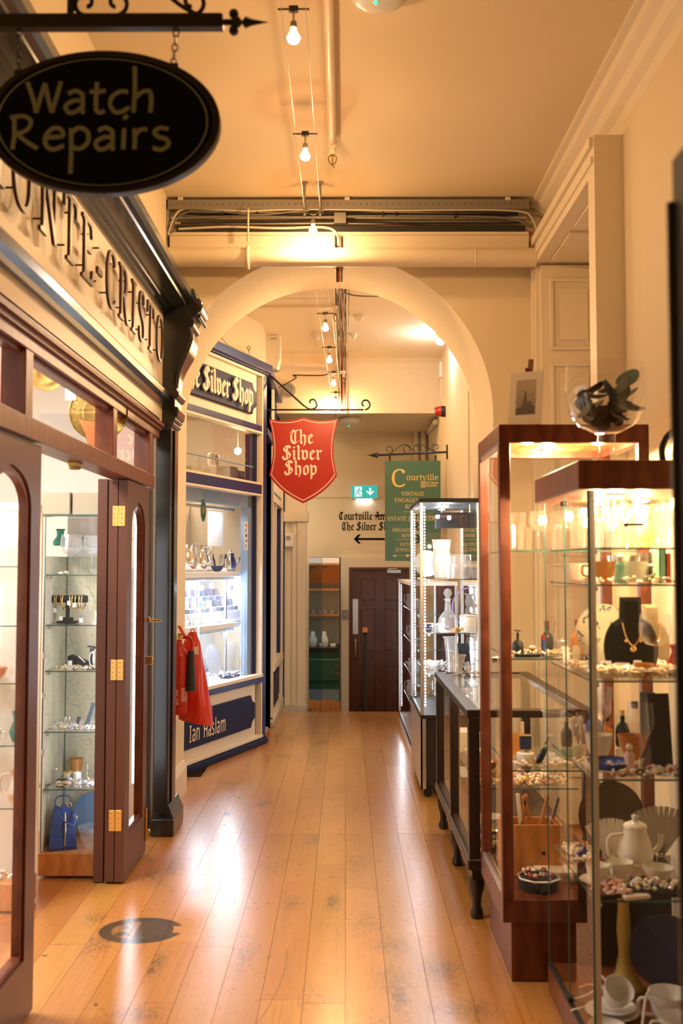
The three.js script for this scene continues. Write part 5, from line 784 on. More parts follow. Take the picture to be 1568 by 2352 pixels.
  const l = thing('ceiling_panel_light', 'white ceiling light over the side passage', 'ceiling light', [-1.55, 3.168, -11.6]); part('light_diffuser', box(0.8, 0.02, 0.6, 0, -0.012, 0), M.glowPanel, l); areaLight([0, -0.03, 0], [-0.5, -1.5, 0], 0.8, 0.6, NEUTRAL, 22, l);
}

// ================= CABINETS ON THE RIGHT =================
const hLamp = (o, x, y, z, power, m = M.glowWarm, col = WARM, down = 0.02) => { part('lamp_ring', T(cyl(0.032, 0.032, 0.006, 0, 0, 0, 20), x, y - 0.004, z), M.steel, o); part('lamp_lens', T(cyl(0.024, 0.022, 0.008, 0, 0, 0, 20), x, y - 0.008, z), m, o); pointLight([x, y - 0.012 - down, z], col, power, 1, o); };
// near glass case with walnut header
const GC = { x0: 0.742, x1: 1.19, zf: -3.06, zb: -3.73, shelves: [1.607, 1.494, 1.20, 0.902, 0.54], base: 0.108 };
{
  const o = thing('glass_cabinet', 'near frameless glass cabinet with thick walnut top, full of china and jewellery', 'display cabinet');
  part('header', span(GC.x0 - 0.033, GC.x1 + 0.03, 1.783, 1.873, GC.zf + 0.02, GC.zb - 0.02, 0.004), M.walnut, o);
  part('plinth', span(GC.x0 - 0.004, GC.x1 + 0.02, 0.004, 0.105, GC.zf + 0.005, GC.zb - 0.01, 0.004), M.walnut, o);
  part('front_pane', pane(GC.x1 - GC.x0, 1.675, (GC.x0 + GC.x1) / 2, 0.945, GC.zf), M.pane, o);
  part('side_pane', [pane(0.335, 1.675, GC.x0, 0.945, GC.zf - 0.168, Math.PI / 2), pane(0.325, 1.675, GC.x0, 0.945, GC.zb + 0.165, Math.PI / 2)], M.pane, o);
  part('pane_edge', [slab(GC.x0 - 0.003, GC.x0 + 0.003, 0.108, 1.782, GC.zf - 0.003, GC.zf + 0.002), slab(GC.x0 - 0.002, GC.x0 + 0.002, 0.108, 1.782, GC.zf - 0.334, GC.zf - 0.338), slab(GC.x0 - 0.002, GC.x0 + 0.002, 0.108, 1.782, GC.zb, GC.zb + 0.004)], M.glassEdge, o);
  part('corner_strip', slab(GC.x0 + 0.004, GC.x0 + 0.022, 0.108, 1.782, GC.zf - 0.012, GC.zf - 0.006), M.plasticWhite, o);
  part('hinge', [box(0.02, 0.016, 0.03, GC.x0 - 0.004, 1.76, GC.zf - 0.32), box(0.02, 0.016, 0.03, GC.x0 - 0.004, 0.13, GC.zf - 0.32)], M.rubber, o);
  part('bottom_track', slab(GC.x0 - 0.006, GC.x0 + 0.008, 0.104, 0.118, GC.zf, GC.zb), M.rubber, o);
  for (const y of GC.shelves) glassShelf(o, GC.x0 + 0.012, GC.x1, y, GC.zf - 0.03, GC.zb + 0.03);
  part('back_panel', slab(GC.x1 + 0.002, GC.x1 + 0.016, 0.108, 1.782, GC.zf, GC.zb), M.cream, o);
  for (const [x, z] of [[0.87, -3.22], [1.02, -3.45], [0.9, -3.6]]) hLamp(o, x, 1.782, z, 1.1);
}
// tall brown cabinet
const BC = { x0: 0.585, x1: 1.157, zf: -3.80, zb: -4.40, shelves: [1.61, 1.198, 0.777], base: 0.31 };
{
  const o = thing('wooden_cabinet', 'tall mahogany-framed cabinet with glass sides on a recessed plinth', 'display cabinet'), t = 0.042;
  part('top_frame', [span(BC.x0, BC.x1, 2.02, 2.09, BC.zf, BC.zf - t), span(BC.x0, BC.x1, 2.02, 2.09, BC.zb, BC.zb + t), span(BC.x0, BC.x0 + t, 2.02, 2.09, BC.zf - t, BC.zb + t), span(BC.x1 - t, BC.x1, 2.02, 2.09, BC.zf - t, BC.zb + t)], M.mahogany, o);
  part('lid', slab(BC.x0 + t, BC.x1 - t, 2.045, 2.075, BC.zf - t, BC.zb + t), M.oak, o);
  for (const [x, z] of [[BC.x0, BC.zf - t], [BC.x1 - t, BC.zf - t], [BC.x0, BC.zb], [BC.x1 - t, BC.zb]]) part('corner_post', span(x, x + t, 0.31, 2.02, z, z + t), M.mahogany, o);
  part('bottom_rail', span(BC.x0, BC.x1, 0.225, 0.31, BC.zf, BC.zb), M.mahogany, o);
  part('plinth', span(BC.x0 + 0.035, BC.x1, 0.002, 0.225, BC.zf - 0.03, BC.zb + 0.02), M.mahogany, o);
  part('front_pane', pane(BC.x1 - BC.x0 - 0.08, 1.70, (BC.x0 + BC.x1) / 2, 1.165, BC.zf - 0.02), M.pane, o);
  part('side_pane', pane(BC.zf - BC.zb - 0.08, 1.70, BC.x0 + 0.018, 1.165, (BC.zf + BC.zb) / 2, Math.PI / 2), M.pane, o);
  part('door_channel', [slab(BC.x0 + 0.004, BC.x0 + 0.016, 0.31, 2.02, BC.zf - 0.045, BC.zf - 0.055), slab(BC.x0 + 0.004, BC.x0 + 0.016, 0.312, 0.33, BC.zf - 0.045, BC.zb + 0.045), slab(BC.x0 + 0.004, BC.x0 + 0.016, 2.0, 2.02, BC.zf - 0.045, BC.zb + 0.045)], M.alu, o);
  part('lock', [T(cyl(0.012, 0.012, 0.03).rotateZ(Math.PI / 2), BC.x0 - 0.006, 1.19, BC.zf - 0.08), box(0.012, 0.025, 0.05, BC.x0 + 0.004, 1.19, BC.zf - 0.09)], M.silver, o);
  for (const y of BC.shelves) glassShelf(o, BC.x0 + 0.045, BC.x1 - 0.02, y, BC.zf - 0.045, BC.zb + 0.045, false);
  for (const [x, z] of [[0.72, -3.95], [1.0, -3.95], [0.86, -4.25]]) hLamp(o, x, 2.044, z, 1.1);
}
// dark counter with glass top and cabriole legs
const CT = { x0: 0.535, x1: 1.10, zf: -4.47, zb: -6.07, top: 0.915 };
{
  const o = thing('glazed_counter', 'low black-brown glazed counter on short carved legs', 'display counter'), p = 0.05;
  part('top_frame', [span(CT.x0, CT.x0 + 0.06, CT.top - 0.035, CT.top, CT.zf, CT.zb, 0.005), span(CT.x1 - 0.06, CT.x1, CT.top - 0.035, CT.top, CT.zf, CT.zb, 0.005), span(CT.x0 + 0.06, CT.x1 - 0.06, CT.top - 0.035, CT.top, CT.zf, CT.zf - 0.05, 0.005), span(CT.x0 + 0.06, CT.x1 - 0.06, CT.top - 0.035, CT.top, CT.zb, CT.zb + 0.05, 0.005)], M.counter, o);
  part('top_pane', T(new THREE.PlaneGeometry(CT.x1 - CT.x0 - 0.12, CT.zf - CT.zb - 0.1).rotateX(-Math.PI / 2), (CT.x0 + CT.x1) / 2, CT.top - 0.004, (CT.zf + CT.zb) / 2), M.shelfGlass, o);
  for (const z of [CT.zf, CT.zf - 0.78, CT.zb + p]) part('post', span(CT.x0 + 0.008, CT.x0 + 0.008 + p, 0.26, CT.top - 0.035, z, z - p), M.counter, o);
  for (const z of [CT.zf, CT.zb + p]) part('post', span(CT.x1 - p, CT.x1, 0.26, CT.top - 0.035, z, z - p), M.counter, o);
  part('base_rail', [span(CT.x0, CT.x1, 0.215, 0.265, CT.zf + 0.004, CT.zb, 0.01), span(CT.x0 + 0.02, CT.x1, 0.17, 0.215, CT.zf - 0.01, CT.zb + 0.01)], M.counter, o);
  part('floor_board', slab(CT.x0 + 0.02, CT.x1 - 0.02, 0.266, 0.276, CT.zf - 0.02, CT.zb + 0.02), M.dark, o);
  part('front_pane', [pane(0.66, 0.60, CT.x0 + 0.03, 0.575, CT.zf - 0.42, Math.PI / 2), pane(0.66, 0.60, CT.x0 + 0.03, 0.575, CT.zb + 0.42, Math.PI / 2)], M.pane, o); part('end_pane', pane(0.45, 0.60, (CT.x0 + CT.x1) / 2, 0.575, CT.zf - 0.025), M.pane, o);
  glassShelf(o, CT.x0 + 0.06, CT.x1 - 0.06, 0.56, CT.zf - 0.06, CT.zb + 0.06, false);
  const leg = lathe([[0.02, 0], [0.03, 0.008], [0.028, 0.03], [0.019, 0.05], [0.022, 0.09], [0.034, 0.13], [0.036, 0.16], [0.03, 0.172]], 16);
  for (const [x, z] of [[CT.x0 + 0.045, CT.zf - 0.045], [CT.x1 - 0.05, CT.zf - 0.045], [CT.x0 + 0.045, CT.zf - 0.82], [CT.x0 + 0.045, CT.zb + 0.05], [CT.x1 - 0.05, CT.zb + 0.05]]) part('leg', T(leg.clone(), x, 0.001, z), M.counter, o);
  part('lamp_bar', slab(CT.x0 + 0.066, CT.x0 + 0.075, 0.862, 0.878, CT.zf - 0.2, CT.zb + 0.2), M.glowWarm, o); areaLight([CT.x0 + 0.082, 0.866, -5.27], [CT.x1, 0.3, -5.27], 1.1, 0.015, WARM, 26, o);
}
// white LED cabinets
function ledCabinet(name, label, x0, x1, zf, zb, yb, top, black) {
  const o = thing(name, label, 'display cabinet'), t = 0.022;
  part('top_board', span(x0 - 0.004, x1, top - 0.028, top, zf + 0.004, zb, 0.002), black ? M.rubber : M.white, o);
  for (const [x, z] of [[x0, zf], [x1 - t, zf], [x0, zb + t], [x1 - t, zb + t]]) part('corner_post', span(x, x + t, yb, top - 0.028, z, z - t, 0.002), M.alu, o);
  part('deck', span(x0, x1, yb - 0.025, yb, zf, zb), M.rubber, o);
  part('front_pane', pane(x1 - x0 - 0.04, top - yb - 0.04, (x0 + x1) / 2, (top + yb) / 2, zf - 0.01), M.pane, o); part('side_pane', pane(zf - zb - 0.04, top - yb - 0.04, x0 + 0.01, (top + yb) / 2, (zf + zb) / 2, Math.PI / 2), M.pane, o);
  part('back_panel', slab(x1 - 0.012, x1 - 0.002, yb, top - 0.03, zf - 0.03, zb + 0.03), M.mirror, o, 'mirrored back');
  const strip = (x, z, dx, dz) => { const n = 64, h = (top - yb - 0.1) / n; const g = []; for (let k = 0; k < n; k++) g.push(plainBox(0.009, h * 0.55, 0.009, x, yb + 0.05 + h * (k + 0.5), z)); part('led_strip', g, M.glowLed, o, 'row of white LEDs'); areaLight([x + dx * 0.012, (top + yb) / 2, z + dz * 0.012], [x + dx, (top + yb) / 2, z + dz], 0.02, top - yb - 0.1, LED, 65, o); };
  strip(x0 + 0.03, zb + 0.04, 0.7, 0.7); strip(x0 + 0.035, zf - 0.04, 0.75, -0.6);
  return o;
}
const WC = { x0: 0.505, x1: 0.915, zf: -6.79, zb: -7.79, yb: 0.55, shelves: [1.46, 1.095, 0.82] };
{
  const o = ledCabinet('led_cabinet', 'tall silver-framed glass cabinet with LED strips and black top, on castors', WC.x0, WC.x1, WC.zf, WC.zb, WC.yb, 2.01, true);
  for (const y of WC.shelves) glassShelf(o, WC.x0 + 0.05, WC.x1 - 0.02, y, WC.zf - 0.06, WC.zb + 0.06);
  part('base_cupboard', span(WC.x0 + 0.012, WC.x1, 0.075, WC.yb - 0.026, WC.zf - 0.012, WC.zb), M.rubber, o); part('side_skin', slab(WC.x0, WC.x0 + 0.011, 0.06, WC.yb - 0.026, WC.zf, WC.zb), M.alu, o); part('front_skin', slab(WC.x0, WC.x0 + 0.035, 0.06, WC.yb - 0.026, WC.zf, WC.zf - 0.011), M.alu, o);
  for (const [x, z] of [[WC.x0 + 0.05, WC.zf - 0.05], [WC.x1 - 0.05, WC.zf - 0.05], [WC.x0 + 0.05, WC.zb + 0.05], [WC.x1 - 0.05, WC.zb + 0.05]]) { const c = part('castor', [box(0.05, 0.014, 0.05, x, 0.066, z), box(0.03, 0.04, 0.008, x, 0.045, z + 0.018)], M.rubber, o); part('wheel', T(cyl(0.028, 0.028, 0.024, 0, 0, 0, 20).rotateX(Math.PI / 2), x, 0.029, z), M.rubber, c); }
  hLamp(o, 0.70, 1.981, -7.0, 0.4, M.glowLedSpot, LED); hLamp(o, 0.72, 1.981, -7.5, 0.4, M.glowLedSpot, LED);
  const v = thing('light_box', 'black light box hanging inside the silver-framed LED cabinet', 'light box', [0.77, 0, -6.95]), y0 = at(1050, 1213, 6.95).y, y1 = at(1050, 1177, 6.95).y; part('shell', [slab(-0.14, 0.13, y0, y1, 0, -0.012), slab(-0.14, 0.13, y1 - 0.01, y1, -0.012, -0.1), slab(-0.14, -0.13, y0, y1, -0.012, -0.1)], M.rubber, v); part('hanger', [rod([0.1, y1, -0.05], [0.1, 1.98, -0.05], 0.004), rod([-0.1, y1, -0.05], [-0.1, 1.98, -0.05], 0.004)], M.alu, v); part('lamp_tube', slab(-0.12, 0.12, y0 + 0.004, y0 + 0.014, -0.03, -0.06), M.glowWarm, v); areaLight([0, y0, -0.045], [0, y0 - 1, -0.045], 0.24, 0.03, WARM, 22, v);
}
const WD = { x0: 0.525, x1: 0.90, zf: -8.05, zb: -10.0, yb: 0.12, shelves: [1.16, 0.88, 0.6, 0.34] };
{ const o = ledCabinet('led_cabinet', 'low white LED cabinet standing behind the silver-framed one', WD.x0, WD.x1, WD.zf, WD.zb, WD.yb, 1.42, false); for (const y of WD.shelves) glassShelf(o, WD.x0 + 0.05, WD.x1 - 0.02, y, WD.zf - 0.06, WD.zb + 0.06); part('base_cupboard', slab(WD.x0 + 0.01, WD.x1, 0.002, WD.yb - 0.026, WD.zf, WD.zb), M.white, o); }
// black cabinet at the very edge
{
  const o = thing('black_cabinet', 'tall glossy black cabinet at the corridor edge, nearest the glass cabinet', 'cabinet', [0.496, 0, -1.5]);
  part('carcass', span(0, 0.42, 0.04, 2.17, 0, 0.75, 0.008), M.rubber, o); part('corner_trim', T(cyl(0.008, 0.008, 2.0, 0, 1.1, 0.002, 12), -0.001, 0, 0.004), M.teal, o); part('plinth', slab(0.02, 0.42, 0.002, 0.04, 0.02, 0.75), M.rubber, o); part('door_handle', rod([-0.02, 1.3, 0.2], [-0.02, 1.55, 0.2], 0.008), M.steel, o);
}

// ================= WARES =================
// ---- makers: each returns a thing standing at its base ----
const mk = {};
mk.wine = (lb, p, h = 0.18, r = 0.036, m = M.crystal, group) => { const o = thing('wine_glass', lb, 'glass', p, 0, group); part('bowl', lathe([[0.004, h * 0.5], [r * 0.6, h * 0.53], [r * 0.95, h * 0.64], [r, h * 0.76], [r * 0.88, h]], m === M.cut || m === M.cutClear ? 14 : 24), m, o); part('stem', lathe([[0.004, h * 0.03], [0.0032, h * 0.2], [0.005, h * 0.5]], 10), M.crystal, o); part('foot', lathe([[0, 0.006], [r * 0.4, 0.004], [r * 0.9, 0.001]], 24), M.crystal, o); return o; };
mk.tumbler = (lb, p, h = 0.09, r = 0.034, m = M.cut, group) => { const o = thing('tumbler', lb, 'glass', p, 0, group); part('wall', lathe([[0, 0.004], [r * 0.82, 0.004], [r * 0.9, h * 0.4], [r, h]], 14), m, o); part('rim', T(ring(r, 0.0012, 24, 5).rotateX(Math.PI / 2), 0, h, 0), M.crystal, o); return o; };
mk.decanter = (lb, p, h = 0.24, r = 0.05) => { const o = thing('decanter', lb, 'decanter', p); part('body', lathe([[0, 0.003], [r, 0.003], [r * 1.05, h * 0.12], [r * 0.9, h * 0.32], [r * 0.34, h * 0.48], [r * 0.26, h * 0.7], [r * 0.42, h * 0.76]], 16), M.cut, o); part('stopper', lathe([[r * 0.22, h * 0.70], [r * 0.24, h * 0.8], [r * 0.44, h * 0.88], [r * 0.3, h * 0.97], [0, h]], 12), M.cut, o); return o; };
mk.bowl = (lb, p, r = 0.08, h = 0.06, m = M.cut, cat = 'bowl') => { const o = thing('bowl', lb, cat, p); part('wall', lathe([[r * 0.35, 0.004], [r * 0.5, 0.006], [r * 0.85, h * 0.5], [r, h], [r * 0.96, h]], m === M.cut ? 18 : 32), m, o); part('foot_ring', lathe([[r * 0.3, 0], [r * 0.42, 0], [r * 0.4, 0.01], [r * 0.3, 0.008]], 24), m, o); return o; };
mk.vase = (lb, p, pts, m, s = 1) => { const o = thing('vase', lb, 'vase', p); part('body', lathe(pts.map(([a, b]) => [a * s, b * s]), 28), m, o); part('rim', T(ring(pts.at(-1)[0] * s, 0.003 * s, 28, 6).rotateX(Math.PI / 2), 0, pts.at(-1)[1] * s, 0), m, o); return o; };
mk.plate = (lb, p, r, m, rim, turn = 0, lean = 0.22) => { const o = thing('display_plate', lb, 'plate', p, turn); const g = new THREE.Group(); g.name = 'dish'; o.add(g); g.rotation.x = -lean; g.position.y = 0.006; const d = lathe([[0, 0.004], [r * 0.62, 0.002], [r * 0.7, 0.012], [r, 0.02], [r, 0.024], [r * 0.7, 0.016], [0, 0.010]], 44).rotateX(Math.PI / 2); part('plate_face', T(d, 0, r, 0), m, g); part('rim_band', T(ring(r * 0.97, r * 0.03, 44, 6).scale(1, 1, 0.35), 0, r, 0.022), rim, g); part('plate_stand', [rod([-r * 0.3, 0, 0.03], [-r * 0.3, 0, -r * 0.8], 0.003), rod([r * 0.3, 0, 0.03], [r * 0.3, 0, -r * 0.8], 0.003), rod([0, r * 0.8, -r * 0.1], [0, 0, -r * 0.8], 0.003)].map((q) => T(q, 0, 0.004, 0)), M.ironwork, o); return o; };
mk.cup = (lb, p, turn = 0, s = 1, m = M.china) => { const o = thing('teacup', lb, 'cup', p, turn); part('bowl', lathe([[0.018, 0.001], [0.022, 0.002], [0.024, 0.006], [0.032, 0.022], [0.039, 0.058], [0.037, 0.058], [0.030, 0.022], [0, 0.008]].map(([a, b]) => [a * s, b * s]), 28), m, o); part('handle', tube([[0.035 * s, 0.046 * s, 0], [0.055 * s, 0.045 * s, 0], [0.055 * s, 0.022 * s, 0], [0.031 * s, 0.016 * s, 0]], 0.0035 * s), m, o); return o; };
mk.saucer = (lb, p, r = 0.062, m = M.china) => { const o = solid('saucer', lathe([[0, 0.002], [r * 0.4, 0.001], [r * 0.8, 0.008], [r, 0.016], [r * 0.98, 0.018], [r * 0.45, 0.006], [0, 0.006]], 36), m, lb, 'saucer'); o.position.set(...p); return o; };
mk.pot = (lb, p, turn, m, s = 1, cat = 'teapot') => { const o = thing('coffee_pot', lb, cat, p, turn); part('body', lathe([[0, 0.002], [0.042, 0.002], [0.05, 0.02], [0.058, 0.06], [0.05, 0.10], [0.036, 0.135], [0.038, 0.15]].map(([a, b]) => [a * s, b * s]), 28), m, o); part('lid', lathe([[0.039, 0.15], [0.036, 0.158], [0.015, 0.168], [0.008, 0.172], [0.012, 0.184], [0, 0.19]].map(([a, b]) => [a * s, b * s]), 24), m, o); part('spout', tube([[0.05, 0.06, 0], [0.08, 0.09, 0], [0.085, 0.125, 0]].map((q) => q.map((v) => v * s)), 0.009 * s), m, o); part('handle', tube([[-0.042, 0.125, 0], [-0.085, 0.115, 0], [-0.088, 0.06, 0], [-0.052, 0.04, 0]].map((q) => q.map((v) => v * s)), 0.006 * s, 24), m, o); return o; };
mk.jug = (lb, p, turn, m, s = 1, name = 'jug') => { const o = thing(name, lb, 'jug', p, turn); part('body', lathe([[0.02, 0], [0.034, 0.003], [0.045, 0.03], [0.05, 0.06], [0.038, 0.10], [0.034, 0.13], [0.042, 0.15], [0.039, 0.15], [0.03, 0.128]].map(([a, b]) => [a * s, b * s]), 24), m, o); part('handle', tube([[-0.036, 0.14, 0], [-0.075, 0.13, 0], [-0.08, 0.07, 0], [-0.047, 0.04, 0]].map((q) => q.map((v) => v * s)), 0.005 * s, 24), m, o); part('lip', T(cyl(0.012 * s, 0.004 * s, 0.02 * s, 0, 0, 0, 12).rotateZ(-0.7), 0.044 * s, 0.146 * s, 0), m, o); return o; };
mk.bust = (lb, p, turn, s = 1, m = M.velvet) => { const o = thing('necklace_bust', lb, 'jewellery bust', p, turn); part('form', T(extrude((() => { const q = new THREE.Shape(); q.moveTo(-0.06, 0); q.quadraticCurveTo(-0.085, 0.08, -0.05, 0.13); q.lineTo(-0.022, 0.15); q.lineTo(-0.02, 0.21); q.lineTo(0.02, 0.21); q.lineTo(0.022, 0.15); q.lineTo(0.05, 0.13); q.quadraticCurveTo(0.085, 0.08, 0.06, 0); return q; })(), 0.02, 0.012), 0, 0.012, -0.02).scale(s, s, s), m, o); part('chain', tube([[-0.03, 0.155, 0.02], [-0.02, 0.11, 0.03], [0, 0.085, 0.032], [0.02, 0.11, 0.03], [0.03, 0.155, 0.02]].map((q) => q.map((v) => v * s)), 0.0022 * s, 30), M.gold, o); part('pendant', [T(ball(0.011 * s), 0, 0.075 * s, 0.034 * s), T(ball(0.006 * s), -0.022 * s, 0.1 * s, 0.034 * s), T(ball(0.006 * s), 0.022 * s, 0.1 * s, 0.034 * s)], M.gold, o); return o; };
mk.ringBox = (lb, p, turn, m, s = 1, group) => { const o = thing('ring_box', lb, 'ring box', p, turn, group); part('base', box(0.05 * s, 0.026 * s, 0.05 * s, 0, 0.013 * s, 0, 0.004), m, o); const l = part('lid', box(0.05 * s, 0.05 * s, 0.022 * s, 0, 0, 0, 0.004).rotateX(-0.2), m, o); l.position.set(0, 0.05 * s, -0.026 * s); part('cushion', box(0.042 * s, 0.006 * s, 0.042 * s, 0, 0.028 * s, 0, 0.002), m === M.paper ? M.velvetBlue : M.paper, o); part('ring', T(ring(0.009 * s, 0.0014 * s, 18, 6), 0, 0.038 * s, 0), M.gold, o); return o; };
mk.card = (lb, p, turn, w, h, m = M.paper, lean = 0.3, group) => { const o = thing('display_card', lb, 'card', p, turn, group); const g = part('board', T(box(w, h, 0.004, 0, h / 2, 0, 0.001), 0, 0, 0), m, o); g.rotation.x = -lean; g.position.y = 0.002; part('strut', rod([0, h * 0.6 * Math.cos(lean), -h * 0.6 * Math.sin(lean) - 0.004], [0, 0.003, -h * 0.75], 0.002), m, o); return o; };
mk.frame = (lb, p, turn, w, h, m, pic) => { const o = thing('picture_frame', lb, 'frame', p, turn); const g = new THREE.Group(); g.name = 'frame_body'; g.rotation.x = -0.25; g.position.y = 0.003; o.add(g); part('moulding', [box(w, 0.012, 0.01, 0, h - 0.006, 0), box(w, 0.012, 0.01, 0, 0.006, 0), box(0.012, h - 0.024, 0.01, -w / 2 + 0.006, h / 2, 0), box(0.012, h - 0.024, 0.01, w / 2 - 0.006, h / 2, 0)], m, g); part('picture', slab(-w / 2 + 0.012, w / 2 - 0.012, 0.012, h - 0.012, -0.003, 0), pic, g); return o; };
mk.bottle = (lb, p, m, pts, capM, s = 1) => { const o = thing('bottle', lb, 'bottle', p); part('body', lathe(pts.map(([a, b]) => [a * s, b * s]), 24), m, o); const t = pts.at(-1); part('cap', T(cyl(t[0] * s * 1.1, t[0] * s * 1.1, 0.02 * s, 0, 0, 0, 16), 0, t[1] * s + 0.008 * s, 0), capM, o); return o; };
mk.jar = (lb, p, r, h, m, lidM) => { const o = thing('jar', lb, 'jar', p); part('body', lathe([[0, 0.002], [r, 0.002], [r, h * 0.85], [r * 0.92, h * 0.92]], 20), m, o); part('lid', lathe([[r * 0.98, h * 0.9], [r, h * 0.93], [r * 0.9, h * 1.02], [r * 0.2, h * 1.05], [r * 0.16, h * 1.12], [0, h * 1.14]], 20), lidM, o); return o; };
mk.book = (lb, p, turn, w, h, d, m, bm = M.paper) => { const o = thing('book', lb, 'book', p, turn); part('cover', [slab(-w / 2, -w / 2 + 0.003, 0, h, -d / 2, d / 2), slab(w / 2 - 0.003, w / 2, 0, h, -d / 2, d / 2), slab(-w / 2, w / 2, 0, h, d / 2 - 0.003, d / 2)], m, o); part('pages', slab(-w / 2 + 0.003, w / 2 - 0.003, 0.003, h - 0.003, -d / 2 + 0.003, d / 2 - 0.003), bm, o); return o; };
mk.watch = (lb, p, turn) => { const o = thing('wrist_watch', lb, 'watch', p, turn); part('strap', [T(ring(0.026, 0.006, 28, 6).scale(1, 1.15, 1.4), 0, 0.032, 0)], M.velvet, o); part('case', T(cyl(0.014, 0.014, 0.008).rotateX(Math.PI / 2), 0, 0.034, 0.03), M.gold, o); return o; };
// heaps of small jewellery that nobody could count
function trinkets(label, x0, x1, y, z0, z1, n, cols, size = 0.007, name = 'jewellery_heap') {
  const geo = [ring(1, 0.28, 10, 5).rotateX(Math.PI / 2), new THREE.IcosahedronGeometry(0.75, 0), new THREE.SphereGeometry(0.7, 8, 6)];
  const mats = [std(0xffffff, 0.3, 0.6), phys(0xffffff, 0.2, { clearcoat: 0.6 }), phys(0xffffff, 0.25)], o = thing(name, label, 'jewellery', [0, 0, 0], 0, null, 'stuff');
  ['ring_band', 'stone', 'bead'].forEach((nm, k) => {
    const c = Math.ceil(n / 3), im = new THREE.InstancedMesh(geo[k], mats[k], c); im.name = nm; const m = new THREE.Matrix4(), q = new THREE.Quaternion(), e = new THREE.Euler();
    for (let i = 0; i < c; i++) { const s = size * rnd(0.6, 1.5); e.set(rnd(-0.5, 0.5), rnd(0, 6), rnd(-0.5, 0.5)); q.setFromEuler(e); m.compose(V(rnd(x0, x1), y + s * 0.7 + rnd(0, size * 1.6), rnd(z0, z1)), q, V(s, s, s)); im.setMatrixAt(i, m); const cc = pick(cols); im.setColorAt(i, lin(...cc)); }
    o.add(im);
  });
  return o;
}
const GOLDS = [[0.9, 0.65, 0.3], [0.85, 0.8, 0.7], [0.8, 0.78, 0.72], [0.7, 0.45, 0.2], [0.9, 0.85, 0.75]], SILVERS = [[0.85, 0.85, 0.86], [0.7, 0.72, 0.78], [0.9, 0.88, 0.86], [0.5, 0.52, 0.6]], MIXED = [...GOLDS, [0.35, 0.06, 0.05], [0.08, 0.1, 0.3], [0.05, 0.05, 0.06], [0.5, 0.3, 0.28], [0.1, 0.25, 0.18]];
const bottlePts = [[0, 0.002], [0.022, 0.003], [0.025, 0.01], [0.025, 0.06], [0.022, 0.075], [0.009, 0.09], [0.009, 0.115]];
const on = (px, py, d, y) => { const p = at(px, py, d); return [p.x, y, -d]; };
const TOP = 0.0015;

